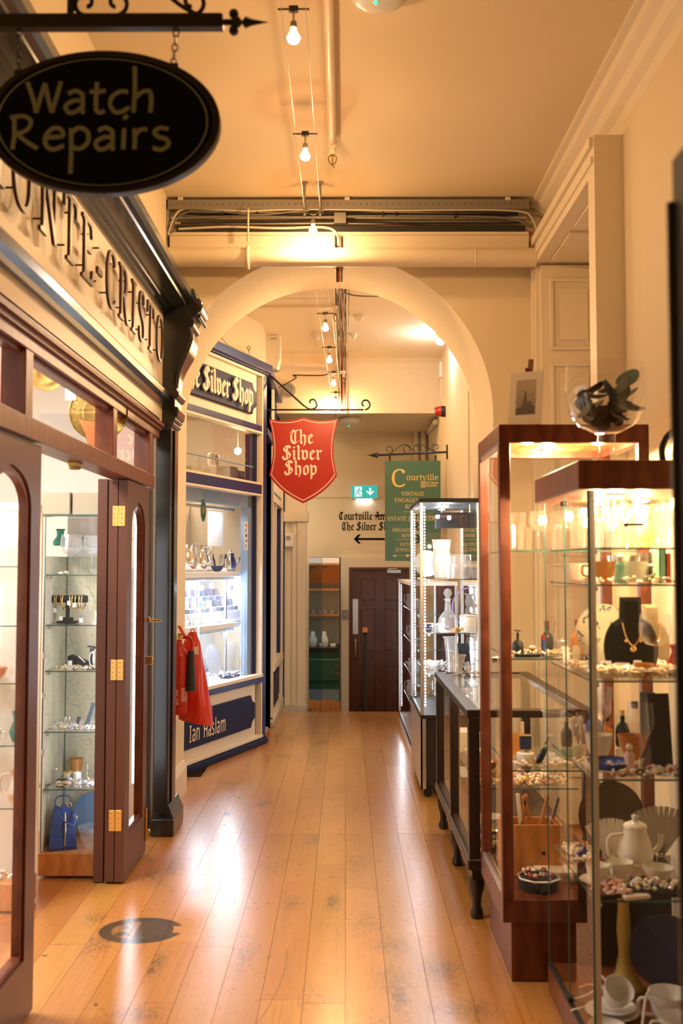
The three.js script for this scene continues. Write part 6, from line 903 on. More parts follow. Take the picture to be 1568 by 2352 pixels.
// ---- map-lined case in the dark shop ----
{
  const S = LC.shelves.map((y) => y + TOP), d = 5.24, xs = (px) => at(px, 1300, d).x;
  const vy = at(130, 1262, 5.3).y; solid('riser_shelf', slab(-1.50, -1.21, at(150, 1253, 5.34).y - 0.01, at(150, 1253, 5.34).y - 0.004, -5.28, -5.44), M.glassEdge, 'dark raised ledge behind the wine glasses in the map-lined case', 'ledge');
  const ly = at(150, 1253, 5.34).y - 0.003;
  mk.vase('teal green glass vase with flared neck in the map-lined case', [xs(127) - 0.01, ly, -5.36], [[0, 0.002], [0.034, 0.002], [0.038, 0.02], [0.03, 0.035], [0.018, 0.05], [0.018, 0.07], [0.022, 0.085]], M.greenGlass, 1.05);
  mk.vase('small clear green glass pot behind the cut wine glasses', [xs(180), ly, -5.36], [[0, 0.002], [0.02, 0.002], [0.022, 0.02], [0.014, 0.03], [0.02, 0.045]], M.greenGlass, 1.0);
  mk.vase('slim pale teal bud vase near the door post in the map-lined case', [xs(218), ly, -5.36], [[0, 0.002], [0.014, 0.002], [0.014, 0.05], [0.012, 0.07], [0.018, 0.09]], M.greenGlass, 1.0);
  mk.wine('large cut crystal goblet at the front of the map-lined case', [xs(173), S[0], -5.16], 0.205, 0.056, M.cut); mk.wine('cut crystal wine glass next to the door post in the map-lined case', [xs(217), S[0], -5.18], 0.20, 0.044, M.cut); mk.wine('plain crystal glass standing behind the large cut goblet', [xs(180), S[0], -5.28], 0.19, 0.05, M.cut);
  mk.bowl('low crystal dish behind the wine glasses in the map-lined case', [xs(214), S[0], -5.33], 0.05, 0.03, M.cut);
  trinkets('small heap of rings beside the cut goblet', xs(145), xs(165), S[0], -5.12, -5.18, 24, GOLDS, 0.005);
  // bracelet bar
  const b = thing('bracelet_stand', 'black velvet T-bar bracelet stand in the map-lined case', 'jewellery stand', [xs(162), S[1], -5.2]); part('base', [box(0.10, 0.012, 0.07, 0, 0.006, 0), box(0.05, 0.02, 0.04, 0, 0.02, 0)], M.velvet, b); part('post', box(0.018, 0.12, 0.018, 0, 0.08, 0), M.velvet, b); part('bar', T(cyl(0.019, 0.019, 0.20, 0, 0, 0, 20).rotateZ(Math.PI / 2), 0, 0.125, 0), M.velvet, b);
  for (let k = 0; k < 11; k++) { const x = xs(162) - 0.085 + k * 0.0165; if (Math.abs(x - xs(162)) < 0.012) continue; const g = k < 4; solid('bracelet', T(ring(0.026, g ? 0.0022 : 0.0034, 26, 6).scale(1, g ? 1.0 : 1.35, 1).rotateY(Math.PI / 2 + rnd(-0.2, 0.2)), x, S[1] + 0.125 - (g ? 0.005 : 0.014), -5.2), g ? M.brass : M.gold, g ? `slim yellow gold bangle, ${ORD[k]} from the glass side of the bracelet stand` : `rose gold chain bracelet, ${ORD[10 - k]} from the door post end of the bracelet stand`, 'bracelet', g ? 'bangles on the bracelet stand' : 'chain bracelets on the bracelet stand'); }
  for (const [px, py] of [[158, 1385], [171, 1390], [126, 1402], [140, 1420], [186, 1425]]) { const p = at(px, py, 5.165); solid('price_tag', box(0.018, 0.022, 0.001, p.x, p.y, p.z, 0.0004), M.paper, 'tiny white price tag on the bracelets', 'tag', 'price tags on the bracelets'); }
  const r = thing('ring_holder', 'small white hand-shaped ring holder by the bracelet stand', 'ring holder', [xs(226), S[1], -5.2]); part('base', cyl(0.016, 0.018, 0.006, 0, 0.003, 0), M.chinaWhite, r); part('stem', lathe([[0.006, 0.006], [0.004, 0.03], [0.006, 0.06]], 12), M.chinaWhite, r); part('loop', T(ring(0.013, 0.003, 20), 0, 0.073, 0), M.gold, r);
  // black stands shelf
  const w = thing('watch_stand', 'black wedge stand with a silver pen in the map-lined case', 'jewellery stand', [xs(180), S[2], -5.3]); part('wedge', T(extrude(shapeOf([[-0.055, 0], [0.065, 0], [0.06, 0.012], [-0.045, 0.055], [-0.058, 0.05]]), 0.05, 0.002), 0, 0.003, -0.025), M.velvet, w); part('pen', rod([0.0, 0.052, 0.03], [0.035, 0.022, 0.03], 0.0035), M.silver, w);
  const t = thing('earring_stand', 'thin dark T-shaped earring stand in the map-lined case', 'jewellery stand', [xs(206), S[2], -5.28]); part('base', box(0.04, 0.004, 0.03, 0, 0.002, 0), M.velvetBlue, t); part('post', box(0.007, 0.10, 0.007, 0, 0.053, 0), M.velvetBlue, t); part('bar', box(0.036, 0.008, 0.008, 0, 0.105, 0), M.velvetBlue, t);
  const n = thing('necklace_stand', 'black hook necklace stand hung with silver chains by the door post', 'jewellery stand', [xs(222), S[2], -5.16]); part('base', lathe([[0, 0.014], [0.02, 0.01], [0.03, 0.001]], 20), M.velvet, n); part('arm', tube([[0, 0.01, 0], [0, 0.08, 0], [0.012, 0.11, 0], [0.028, 0.1, 0]], 0.005), M.velvet, n); part('chain', [T(ring(0.018, 0.003, 24).scale(0.7, 2, 1), 0.004, 0.05, 0.01), T(ring(0.02, 0.003, 24).scale(0.6, 2.2, 1), 0.02, 0.05, 0.005)], M.silver, n);
  trinkets('row of gold brooches and tags along the stand shelf', LC.x0 + 0.02, LC.x1 - 0.01, S[2], -5.10, -5.22, 120, GOLDS, 0.006); mk.card('small white pricing card among the brooches', [xs(171), S[2], -5.18], 0.2, 0.02, 0.04, M.paper, 0.4);
  // silver frame shelf
  mk.card('slim grey-blue standing pen case on the trinket shelf', [xs(206), S[3], -5.22], -0.9, 0.05, 0.125, M.greyBlue, 0.32); mk.card('small grey compact mirror standing on the trinket shelf', [xs(180), S[3], -5.24], -0.8, 0.035, 0.05, M.greyPlush, 0.4);
  [0, 1].forEach((k) => solid('silver_tube', T(cyl(0.008, 0.008, 0.055, 0, 0, 0, 14), xs(160 + k * 9), S[3] + 0.028, -5.2), M.silver, 'upright silver tube on the trinket shelf', 'tube', 'silver tubes on the trinket shelf'));
  trinkets('spread of silver trinkets along the compact mirror shelf', LC.x0 + 0.02, LC.x1 - 0.01, S[3], -5.10, -5.30, 150, [...SILVERS, ...GOLDS], 0.008);
  // jars shelf
  mk.jar('ribbed glass jar with silver lid on the jar shelf', [xs(133), S[4], -5.24], 0.026, 0.075, M.cut, M.silver); mk.jar('cream enamel pot with gold rim on the jar shelf', [xs(167), S[4], -5.22], 0.026, 0.06, M.china, M.brass); mk.jar('white porcelain pot on the jar shelf', [xs(188), S[4], -5.2], 0.022, 0.06, M.chinaWhite, M.chinaWhite); mk.vase('square glass bud vase on the jar shelf', [xs(205), S[4], -5.26], [[0, 0.002], [0.013, 0.002], [0.013, 0.08], [0.014, 0.085]], M.crystal); mk.bowl('turned amber wooden bowl behind the jars', [xs(168), S[4] + 0.0, -5.36], 0.035, 0.1, M.amber);
  solid('lacquer_box', box(0.045, 0.04, 0.04, xs(163), S[4] + 0.021, -5.13), M.bottleGlass, 'small black lacquered box in front of the jars', 'box'); mk.bowl('shallow silver dish at the left of the jar shelf', [xs(122), S[4], -5.14], 0.034, 0.016, M.silver); mk.bowl('gold-rimmed saucer at the end of the jar shelf', [xs(112), S[4], -5.10], 0.028, 0.01, M.china); trinkets('clutter of silver boxes and glass stoppers on the jar shelf', xs(150), LC.x1 - 0.01, S[4], -5.09, -5.2, 90, [...SILVERS, [0.8, 0.6, 0.3]], 0.011);
  // bottom: handbag, crystal bowl, blue plate
  const h = thing('handbag', 'royal blue leather handbag with gold zip on the case floor', 'handbag', [-1.437, 0.124, -5.16], 0.35); const g = new THREE.BoxGeometry(0.125, 0.21, 0.10, 6, 8, 6), pp = g.attributes.position; for (let i = 0; i < pp.count; i++) { const y = (pp.getY(i) + 0.105) / 0.21; pp.setX(i, pp.getX(i) * (1.06 - 0.42 * y * y)); pp.setZ(i, pp.getZ(i) * (1.1 - 0.75 * y) + 0.004 * Math.sin(y * 9)); pp.setY(i, pp.getY(i) + 0.106); } g.computeVertexNormals(); part('body', g, M.bagBlue, h); part('zip', poly([[0.01, 0.02, 0.055], [0.012, 0.1, 0.047], [0.01, 0.19, 0.02]], 0.004), M.gold, h, 'gold zip'); part('handle', [tube([[-0.04, 0.2, 0.015], [-0.03, 0.255, 0.012], [0.03, 0.255, 0.012], [0.04, 0.2, 0.015]], 0.004), tube([[-0.03, 0.2, 0.04], [-0.02, 0.17, 0.062], [0.045, 0.12, 0.066], [0.06, 0.19, 0.035]], 0.005, 30)], M.bagBlue, h); part('buckle', [T(ring(0.01, 0.002), 0.03, 0.215, 0.02), T(ball(0.006), -0.02, 0.215, 0.02)], M.gold, h); part('base_trim', box(0.135, 0.014, 0.11, 0, 0.008, 0), M.velvetBlue, h);
  mk.bowl('large cut crystal salad bowl beside the blue handbag', [-1.285, 0.124, -5.17], 0.074, 0.105, M.cut); mk.plate('pale blue patterned plate standing behind the crystal bowl', [xs(205), 0.124, -5.40], 0.11, std(lin(0.10, 0.24, 0.42), 0.3, 0), M.oldBrass, 0, 0.1); { const p = at(172, 1876, 5.3); solid('price_tag', T(box(0.03, 0.018, 0.001).rotateZ(-0.4), p.x, p.y, p.z), M.paper, 'white tag hanging in front of the pale blue plate', 'tag'); }
}
// ---- corner case in the dark shop ----
{
  const S = LD.shelves.map((y) => y + TOP), c = (lb, g) => [lb, g];
  for (let k = 0; k < 5; k++) mk.wine(`${ORD[k]} cut crystal wine glass from the doorway on the corner case top shelf`, [-1.49 - 0.085 * k, S[0], -4.62 - 0.03 * (k % 2)], 0.17, 0.034, M.cut, 'wine glasses in the corner case');
  for (let k = 0; k < 5; k++) mk.tumbler(`${ORD[k]} cut crystal tumbler from the doorway on the corner case second shelf`, [-1.49 - 0.085 * k, S[1], -4.62 - 0.03 * (k % 2)], 0.09, 0.034, M.cut, 'tumblers in the corner case');
  mk.decanter('crystal decanter in the corner case', [-1.49, S[2], -4.645]); mk.bowl('copper-coloured bowl in the corner case', [-1.62, S[2], -4.645], 0.06, 0.06, M.copper); mk.vase('teal vase on the fourth shelf of the corner case', [-1.50, S[3], -4.645], [[0, 0.002], [0.03, 0.002], [0.045, 0.05], [0.025, 0.1], [0.03, 0.14]], M.greenGlass); mk.cup('white cup on the fourth shelf of the corner case', [-1.62, S[3], -4.645], 0, 1, M.chinaWhite); mk.jug('silver jug on the lowest shelf of the corner case', [-1.50, S[4], -4.645], 0, M.silver); trinkets('silver trinkets at the foot of the corner case', -1.85, -1.45, 0.132, -4.59, -4.70, 90, SILVERS, 0.01);
  mk.vase('glass vase holding a yellow-green plant on the corner case', [-1.50, 1.842, -4.645], [[0, 0.002], [0.03, 0.002], [0.035, 0.06], [0.02, 0.1], [0.026, 0.12]], M.crystal); const q = thing('small_plant', 'small spiky yellow-green plant in a glass vase', 'plant', [-1.50, 1.94, -4.645]); for (let k = 0; k < 9; k++) part('leaf', T(new THREE.ConeGeometry(0.008, 0.07, 5), 0, 0.035, 0).rotateZ(0.9).rotateY(k * 0.7), M.yellowGreen, q);
}
// ---- blue shop window ----
{
  const P = (a, y, b) => BW(a, y, b), y0 = 1.502, y1 = 1.062, y2 = 0.602;
  mk.jug('large embossed silver jug on the top shelf of the blue shop window', P(0.85, y0, -0.36), 0.6, M.silver, 1.5, 'silver_jug'); mk.jug('tall embossed silver jug next to the white notice', P(1.06, y0, -0.36), 2.6, M.silver, 1.5, 'silver_jug'); mk.pot('silver teapot at the right of the window top shelf', P(1.66, y0, -0.38), 0.4, M.silver, 1.05); mk.pot('small silver coffee pot between the jug and the teapot', P(1.34, y0, -0.42), 1.4, M.silver, 1.0);
  mk.bowl('dark blue-lined silver bowl in front of the tall jug', P(1.10, y0, -0.22), 0.055, 0.05, M.velvetBlue); mk.bowl('embossed silver basket at the left of the window', P(0.62, y0, -0.22), 0.06, 0.05, M.silver); mk.bowl('second embossed silver basket beside the tall jug', P(0.80, y0, -0.22), 0.06, 0.05, M.silver); mk.tumbler('silver beaker in front of the teapot', P(1.27, y0, -0.24), 0.11, 0.032, M.silver); mk.tumbler('tall silver cup behind the beaker', P(1.48, y0, -0.36), 0.15, 0.036, M.silver);
  { const a = P(1.22, 0, -0.30), o = thing('paper_notice', 'plain white paper notice hanging in the blue shop window', 'notice', [a[0], at(487, 1215, 8.7).y, a[2]], BANG); part('sheet', box(0.29, 0.30, 0.002, 0, 0, 0, 0.0005), M.paper, o); part('thread', rod([0, 0.15, 0], [0, 0.30, 0], 0.001), M.cableGrey, o); }
  for (let k = 0; k < 7; k++) mk.ringBox(`${ORD[6 - k]} ring box from the corner post on the upper window step`, P(0.95 + 0.13 * k, y1 + 0.178 + TOP, -0.53), BANG, k % 3 === 1 ? M.greyBlue : M.lilac, 1.3, 'ring boxes in the blue shop window');
  for (let k = 0; k < 8; k++) mk.ringBox(`${ORD[7 - k]} ring box from the corner post on the lower window step`, P(0.76 + 0.14 * k, y1 + 0.088 + TOP, -0.385), BANG, k % 2 ? M.greyPlush : M.lilac, 1.3, 'ring boxes in the blue shop window');
  for (let k = 0; k < 5; k++) mk.card(`${ORD[k]} photo frame from the extinguisher end of the blue shop window shelf`, P(0.50 + 0.09 * k, y1 + TOP, -0.23 - 0.02 * (k % 2)), BANG + 0.5, 0.07, 0.12, k % 2 ? M.silver : M.greyPlush, 0.4, 'photo frames in the blue shop window'); for (let k = 0; k < 3; k++) mk.card(`${ORD[k]} small silver photo frame from the extinguisher end on the window step`, P(0.42 + 0.11 * k, y1 + 0.088 + TOP, -0.385), BANG + 0.5, 0.08, 0.12, M.silver, 0.4, 'small photo frames in the blue shop window');
  for (let k = 0; k < 3; k++) mk.card(`${ORD[2 - k]} white ring card from the corner post on the middle window shelf`, P(1.04 + 0.14 * k, y1 + TOP, -0.28), BANG, 0.05, 0.045, M.paper, 0.2, 'white ring cards in the blue shop window');
  { const mm = new THREE.Group(); const heap = (lb, y, b0, b1, n) => { const o = trinkets(lb, 0.2, 1.36, y, b0, b1, n, SILVERS, 0.010); o.position.set(B0[0], 0, B0[2]); o.rotation.y = BANG; return o; }; heap('silver cutlery and charms along the middle shelf edge', y1, -0.18, -0.26, 160); heap('silver rings and chains scattered on the window base', y2, -0.10, -0.30, 260); }
  { const o = mk.plate('round engraved silver salver standing at the bottom of the window', P(1.2, y2, -0.30), 0.13, M.salver, M.salver, BANG, 0.2); } mk.plate('smaller silver dish leaning behind the salver', P(0.85, y2, -0.45), 0.09, M.salver, M.salver, BANG, 0.2); mk.vase('tall cut glass vase at the right of the window base', P(1.70, y2, -0.40), [[0, 0.002], [0.04, 0.002], [0.05, 0.1], [0.06, 0.25]], M.cut); mk.decanter('cut glass decanter beside the tall vase', P(1.48, y2, -0.48), 0.26, 0.055); mk.card('blue information card behind the silver salver', P(1.58, y2, -0.55), BANG, 0.10, 0.11, M.greyBlue, 0.1);
  { const a = P(1.2, y2, -0.16); solid('necklace_tray', T(box(0.22, 0.02, 0.12).rotateY(BANG), a[0], y2 + 0.011, a[2]), M.velvetBlue, 'dark blue velvet tray at the bottom right of the window', 'tray'); }
  // stickers on the glass
  const ctx = canvasTex(256, 512, (g, w, h) => { g.fillStyle = '#00000000'; g.clearRect(0, 0, w, h); g.fillStyle = '#2b6a78'; g.beginPath(); g.ellipse(w / 2, h / 2, w / 2 - 4, h / 2 - 4, 0, 0, 6.3); g.fill(); g.fillStyle = '#26423a'; g.beginPath(); g.ellipse(w / 2, h / 2, w / 2 - 44, h / 2 - 70, 0, 0, 6.3); g.fill(); g.strokeStyle = '#c9a94a'; g.lineWidth = 12; g.beginPath(); g.moveTo(96, 150); g.bezierCurveTo(110, 190, 70, 240, 120, 350); g.stroke(); g.beginPath(); g.moveTo(96, 150); g.bezierCurveTo(130, 210, 160, 150, 168, 190); g.lineTo(150, 290); g.lineTo(120, 350); g.stroke(); g.lineWidth = 3; for (let k = 0; k < 6; k++) { g.beginPath(); g.moveTo(108 + k * 8, 196 + k * 2); g.lineTo(112 + k * 6, 330 - k * 12); g.stroke(); } });
  { const e = new THREE.Shape(); e.absellipse(0, 0, 0.044, 0.09, 0, Math.PI * 2); const g = new THREE.ShapeGeometry(e, 32), uv = g.attributes.uv, p = g.attributes.position; for (let i = 0; i < uv.count; i++) uv.setXY(i, p.getX(i) / 0.088 + 0.5, p.getY(i) / 0.18 + 0.5); const a = P(0.50, 0, -0.036), o = thing('harp_sticker', 'oval blue-green window badge with a gold harp', 'sticker', [a[0], at(473, 1172, 7.9).y, a[2]], BANG); part('backing', T(extrude(e, 0.001), 0, 0, 0), M.teal, o); part('printed_face', T(g, 0, 0, 0.0015), std(0xffffff, 0.4, 0, { map: ctx }), o); }
  const cards = canvasTex(64, 256, (g, w, h) => { g.fillStyle = '#efe9dc'; g.fillRect(0, 0, w, h); [['#c0392b', '#e39a2a'], ['#2d4d8a', '#d8d8e0'], ['#a02430', '#3a3a46'], ['#c9b27a', '#3d6fa0'], ['#33507a', '#e0e0e0']].forEach(([a, b], k) => { g.fillStyle = a; g.fillRect(14, 14 + k * 48, 20, 34); g.fillStyle = b; g.fillRect(30, 18 + k * 48, 20, 26); }); });
  { const a = P(1.28, 0, -0.036), o = thing('payment_stickers', 'vertical strip of card payment stickers on the blue shop glass', 'sticker', [a[0], at(567, 1230, 8.6).y, a[2]], BANG); part('strip', T(new THREE.PlaneGeometry(0.06, 0.24), 0, 0, 0.001), std(0xffffff, 0.5, 0, { map: cards }), o); part('backing', slab(-0.031, 0.031, -0.122, 0.122, -0.001, 0), M.paper, o); }
  { const a = P(1.17, 0, -0.036), o = thing('small_sticker', 'small pale yellow sticker low on the blue shop glass', 'sticker', [a[0], at(555, 1525, 8.5).y, a[2]], BANG); part('face', box(0.03, 0.08, 0.001), M.letterCream, o); }
  // boxes on the ledge behind the transom
  const by = 2.285; solid('transom_ledge', (() => { const g = merge([slab(-0.3, 1.4, by - 0.02, by - 0.002, -0.6, -0.13), slab(1.4, 1.85, by - 0.02, by - 0.002, -0.6, -0.29)]); g.rotateY(BANG); return T(g, ...B0); })(), M.cream, 'cream ledge carrying boxes behind the transom glass', 'ledge');
  const bx = (a, w, h, d, m, lb) => { const p = P(a, 0, -0.36), g = box(w, h, d, 0, h / 2, 0); g.rotateY(BANG); solid('carton', T(g, p[0], by, p[2]), m, lb, 'box'); };
  bx(1.55, 0.16, 0.16, 0.14, M.plasticGrey, 'dark photo-printed box behind the transom glass'); bx(0.88, 0.34, 0.09, 0.2, M.card, 'flat brown carton behind the transom glass'); bx(1.24, 0.10, 0.05, 0.12, M.paper, 'small white box between the brown carton and the dark box'); bx(1.74, 0.16, 0.14, 0.10, M.card, 'brown drinks carton at the right of the transom ledge'); bx(0.56, 0.14, 0.22, 0.02, M.plastic, 'pale board propped at the left of the transom ledge');
}
// ---- fire extinguisher and cover ----
{
  const p = at(404, 1560, 6.42), o = thing('fire_extinguisher', 'red fire extinguisher with black horn on the arch pier', 'fire extinguisher', [p.x + 0.02, at(404, 1640, 6.42).y, p.z], 0.5), label = canvasTex(256, 256, (g, w, h) => { g.fillStyle = '#a8201a'; g.fillRect(0, 0, w, h); g.fillStyle = '#e8e0d0'; g.font = '44px sans-serif'; g.save(); g.translate(118, 230); g.rotate(-Math.PI / 2); g.fillText('MSC Fire', 0, 0); g.restore(); g.fillRect(30, 20, 46, 200); g.fillStyle = '#c04a3a'; for (let k = 0; k < 12; k++) g.fillRect(36, 30 + k * 15, rnd(14, 32), 5); g.strokeStyle = '#e8d8c8'; g.lineWidth = 3; for (let k = 0; k < 3; k++) g.strokeRect(150 + k * 26, 40, 20, 150); for (let k = 0; k < 10; k++) { g.fillStyle = '#e8d8c8'; g.fillRect(150, 50 + k * 14, rnd(30, 76), 3); } });
  part('cylinder', lathe([[0, 0], [0.05, 0.0], [0.057, 0.012], [0.058, 0.36], [0.05, 0.40], [0.028, 0.43], [0.018, 0.445], [0.018, 0.47]], 32), M.red, o); part('label', T(new THREE.CylinderGeometry(0.0586, 0.0586, 0.14, 32, 1, true, -1.6, 2.6), 0, 0.12, 0), std(0xffffff, 0.4, 0, { map: label }), o, 'printed instruction label');
  part('valve', [cyl(0.016, 0.016, 0.035, 0, 0.485, 0), T(cyl(0.012, 0.012, 0.02).rotateZ(Math.PI / 2), 0.02, 0.485, 0)], M.brass, o); part('lever', [T(box(0.022, 0.008, 0.11), 0, 0, 0).rotateX(0.5).translate(0, 0.53, 0.035), T(box(0.02, 0.008, 0.10), 0, 0, 0).rotateX(0.05).translate(0, 0.505, 0.04)], M.red, o); part('safety_pin', T(ring(0.012, 0.0018), 0.0, 0.50, 0.045), M.steel, o);
  part('hose', tube([[0.02, 0.485, 0], [0.06, 0.48, 0.03], [0.07, 0.43, 0.05], [0.058, 0.38, 0.055]], 0.011), M.red, o); part('horn', lathe([[0.02, 0.40], [0.022, 0.36], [0.034, 0.16], [0.038, 0.15]], 20).translate(0.058, 0, 0.055), M.rubber, o, 'black discharge horn'); part('wall_hook', box(0.03, 0.05, 0.03, -0.05, 0.44, -0.03), M.steel, o);
  // red fabric cover draped beside it
  const c = at(445, 1555, 6.55), g = new THREE.CylinderGeometry(1, 1, 1, 40, 24, true), v = g.attributes.position, hh = at(445, 1448, 6.55).y - at(445, 1655, 6.55).y;
  for (let i = 0; i < v.count; i++) { const t = 0.5 - v.getY(i), a = Math.atan2(v.getZ(i), v.getX(i)), prof = t < 0.12 ? 0.022 + 0.26 * t : 0.053 + 0.055 * Math.pow((t - 0.12) / 0.88, 0.8), fold = 1 + 0.10 * Math.sin(3 * a + 5 * t) * t + 0.06 * Math.sin(7 * a - 9 * t), flat = 0.7; v.setXYZ(i, Math.cos(a) * prof * fold + 0.02 * (t - 0.4) - 0.012 * Math.sin(t * 5), (0.5 - t) * hh - 0.02 * t * Math.cos(a), Math.sin(a) * prof * flat * fold); }
  g.computeVertexNormals(); const b = thing('extinguisher_cover', 'crumpled red fabric extinguisher cover hanging beside the red extinguisher', 'cover', [c.x, c.y, c.z]); part('cloth', g, M.redCloth, b); part('clear_pocket', T(box(0.03, 0.05, 0.002), 0.02, hh * 0.30, 0.045), M.plasticWhite, b, 'clear plastic pocket'); part('hanging_loop', T(ring(0.012, 0.003), -0.01, hh / 2 + 0.008, 0), M.redCloth, b);
  for (const [px, py0, py1, m, lb] of [[387, 1200, 1268, M.red, 'red fire point sign on the arch pier'], [389, 1345, 1408, M.pinkPale, 'small extinguisher instruction sign on the arch pier']]) { const a = onX(px, py0, -1.128), e = onX(px, py1, -1.128); const s = thing('wall_notice', lb, 'sign', [-1.13, (a.y + e.y) / 2, a.z]); part('plate', slab(0, 0.003, -(a.y - e.y) / 2, (a.y - e.y) / 2, -0.07, 0.07), m, s); part('print', [0, 1, 2, 3].map((k) => slab(0.0031, 0.004, -0.05 + k * 0.03, -0.042 + k * 0.03, -0.05, 0.04)), M.paper, s); }
}

// ---- near glass cabinet ----
{
  const S = GC.shelves.map((y) => y + TOP), b = GC.base + TOP, X = (px, d) => at(px, 1400, d).x;
  // top shelf: clear glass and crystal below the header lamps
  mk.decanter('tall clear glass decanter at the corner of the near cabinet top shelf', [X(1392, 3.2), S[0], -3.2], 0.165, 0.032); mk.wine('champagne flute beside the tall decanter', [X(1415, 3.35), S[0], -3.35], 0.16, 0.022, M.crystal); mk.vase('tall clear glass vase in the middle of the near cabinet top shelf', [X(1440, 3.3), S[0], -3.3], [[0, 0.002], [0.025, 0.002], [0.03, 0.07], [0.038, 0.15]], M.crystal); mk.jug('clear glass jug on the near cabinet top shelf', [X(1500, 3.25), S[0], -3.25], 0.4, M.crystal, 1.0); mk.vase('pale amber glass vase behind the clear jug', [X(1475, 3.5), S[0], -3.5], [[0, 0.002], [0.04, 0.002], [0.05, 0.05], [0.025, 0.11], [0.04, 0.15]], phys(lin(0.85, 0.72, 0.42), 0.05, { transmission: 0.8, side: THREE.DoubleSide }));
  for (let k = 0; k < 6; k++) mk.wine(`${ORD[k]} cut crystal glass from the corridor, back row of near cabinet top shelf`, [0.80 + 0.07 * k, S[0], -3.55 - 0.04 * (k % 2)], 0.15, 0.03, M.cutClear, 'crystal glasses on the near cabinet top shelf');
  for (let k = 0; k < 4; k++) mk.tumbler(`${ORD[k]} cut crystal tumbler from the corridor on the near cabinet top shelf`, [0.79 + 0.06 * k, S[0], -3.40], 0.1, 0.03, M.cutClear, 'crystal tumblers on the near cabinet top shelf');
  solid('hanging_hook', [rod([X(1440, 3.15), 1.68, -3.15], [X(1480, 3.15), 1.68, -3.15], 0.004), T(ball(0.008), X(1440, 3.15), 1.68, -3.15), rod([X(1460, 3.15), 1.68, -3.15], [X(1460, 3.15), 1.782, -3.15], 0.002)], M.ironwork, 'small black hanging bar under the walnut header', 'hook');
  // second shelf: silver mug, books, cups
  mk.cup('gold-lustre mug with white rim on the second shelf', [X(1455, 3.25), S[1] + 0, -3.25], 0, 1.2, M.china); mk.bowl('large shining silver sugar bowl on the second shelf', [X(1450, 3.35), S[1] + 0.0, -3.42], 0.06, 0.09, M.silver); mk.wine('gold-rimmed sherry glass beside the silver sugar bowl', [X(1478, 3.22), S[1], -3.2], 0.10, 0.03, M.crystal); mk.cup('orange lustre teacup at the left of the second shelf', [X(1380, 3.3), S[1], -3.28], 2.5, 1.2, M.amber); mk.cup('cream teacup behind the orange lustre cup', [0.82, S[1], -3.55], 1, 1.1); 
  const fg = (px, d, y, lb, m, s = 1) => { const o = thing('figurine', lb, 'figurine', [X(px, d), y, -d]); part('body', lathe([[0, 0], [0.016, 0], [0.018, 0.01], [0.011, 0.03], [0.014, 0.05], [0.007, 0.062]].map(([a, q]) => [a * s, q * s]), 16), m, o); part('head', T(ball(0.009 * s), 0, 0.072 * s, 0), M.china, o); return o; };
  fg(1425, 3.2, S[1], 'green and white porcelain figurine on the second shelf', M.bookGreen, 1.15); mk.book('pale green book standing on the second shelf', [X(1512, 3.25), S[1], -3.25], 0, 0.022, 0.108, 0.1, M.bookGreen); mk.book('dark brown book between the silver bowl and the green book', [X(1496, 3.3), S[1], -3.32], 0, 0.03, 0.10, 0.1, M.bookBrown); mk.book('red book behind the black cabinet edge', [X(1526, 3.25), S[1], -3.26], 0.05, 0.014, 0.095, 0.1, M.bookRed);
  trinkets('gold trinkets along the second shelf', GC.x0 + 0.03, GC.x1 - 0.02, S[1], -3.12, -3.3, 70, GOLDS, 0.007);
  // third shelf: blue and white plate, bust, cards, sea of jewellery
  mk.plate('blue and white patterned china plate standing on the jewellery shelf', [X(1385, 3.5), S[2], -3.48], 0.105, M.sprigChina, M.greyBlue, 0.1, 0.18); mk.bust('black velvet bust wearing a pendant necklace', [X(1452, 3.3), S[2], -3.32], -0.1, 1.05); mk.bust('smaller fawn bust behind the black velvet bust', [1.09, S[2], -3.6], 0.2, 0.9, M.card);
  mk.card('white card holding a dark cameo brooch', [X(1388, 3.2), S[2], -3.2], -0.3, 0.035, 0.05, M.paper, 0.5); mk.card('plain white square card on the jewellery shelf', [X(1424, 3.16), S[2], -3.16], -0.4, 0.045, 0.05, M.paper, 0.6); mk.card('slim white earring card beside the square card', [X(1458, 3.16), S[2], -3.17], -0.6, 0.025, 0.055, M.paper, 0.5); { const c = X(1388, 3.2); solid('cameo_brooch', T(cyl(0.009, 0.009, 0.003, 0, 0, 0, 20).rotateX(Math.PI / 2 - 0.5).scale(0.8, 1.2, 1), c, S[2] + 0.03, -3.2 + 0.004 - 0.012), M.bookBrown, 'oval dark cameo on a white card', 'brooch'); }
  fg(1366, 3.25, S[2], 'white bird-shaped ornament at the corner of the jewellery shelf', M.chinaWhite, 1.6); mk.vase('red and gold enamel scent vase on the jewellery shelf', [1.08, S[2], -3.3], [[0, 0.002], [0.02, 0.002], [0.03, 0.03], [0.012, 0.07], [0.02, 0.09]], M.bookRed); mk.wine('tall engraved glass goblet at the right of the jewellery shelf', [X(1503, 3.14), S[2], -3.14], 0.2, 0.05, M.crystal); mk.cup('small orange shell cup on the jewellery shelf', [X(1476, 3.14), S[2], -3.14], 0, 0.8, M.amber); mk.card('dark blue pendant card standing on the jewellery shelf', [X(1482, 3.4), S[2], -3.42], 0.2, 0.06, 0.10, M.velvetBlue, 0.2);
  trinkets('dense heap of gold and white costume jewellery on the third shelf', GC.x0 + 0.03, GC.x1 - 0.02, S[2], -3.10, -3.50, 1300, GOLDS, 0.0085); trinkets('second layer of pale costume jewellery piled on the third shelf', X(1370, 3.12), GC.x1 - 0.03, S[2] + 0.008, -3.10, -3.2, 420, [[0.9, 0.82, 0.66], [0.85, 0.7, 0.45], [0.9, 0.88, 0.8]], 0.010);
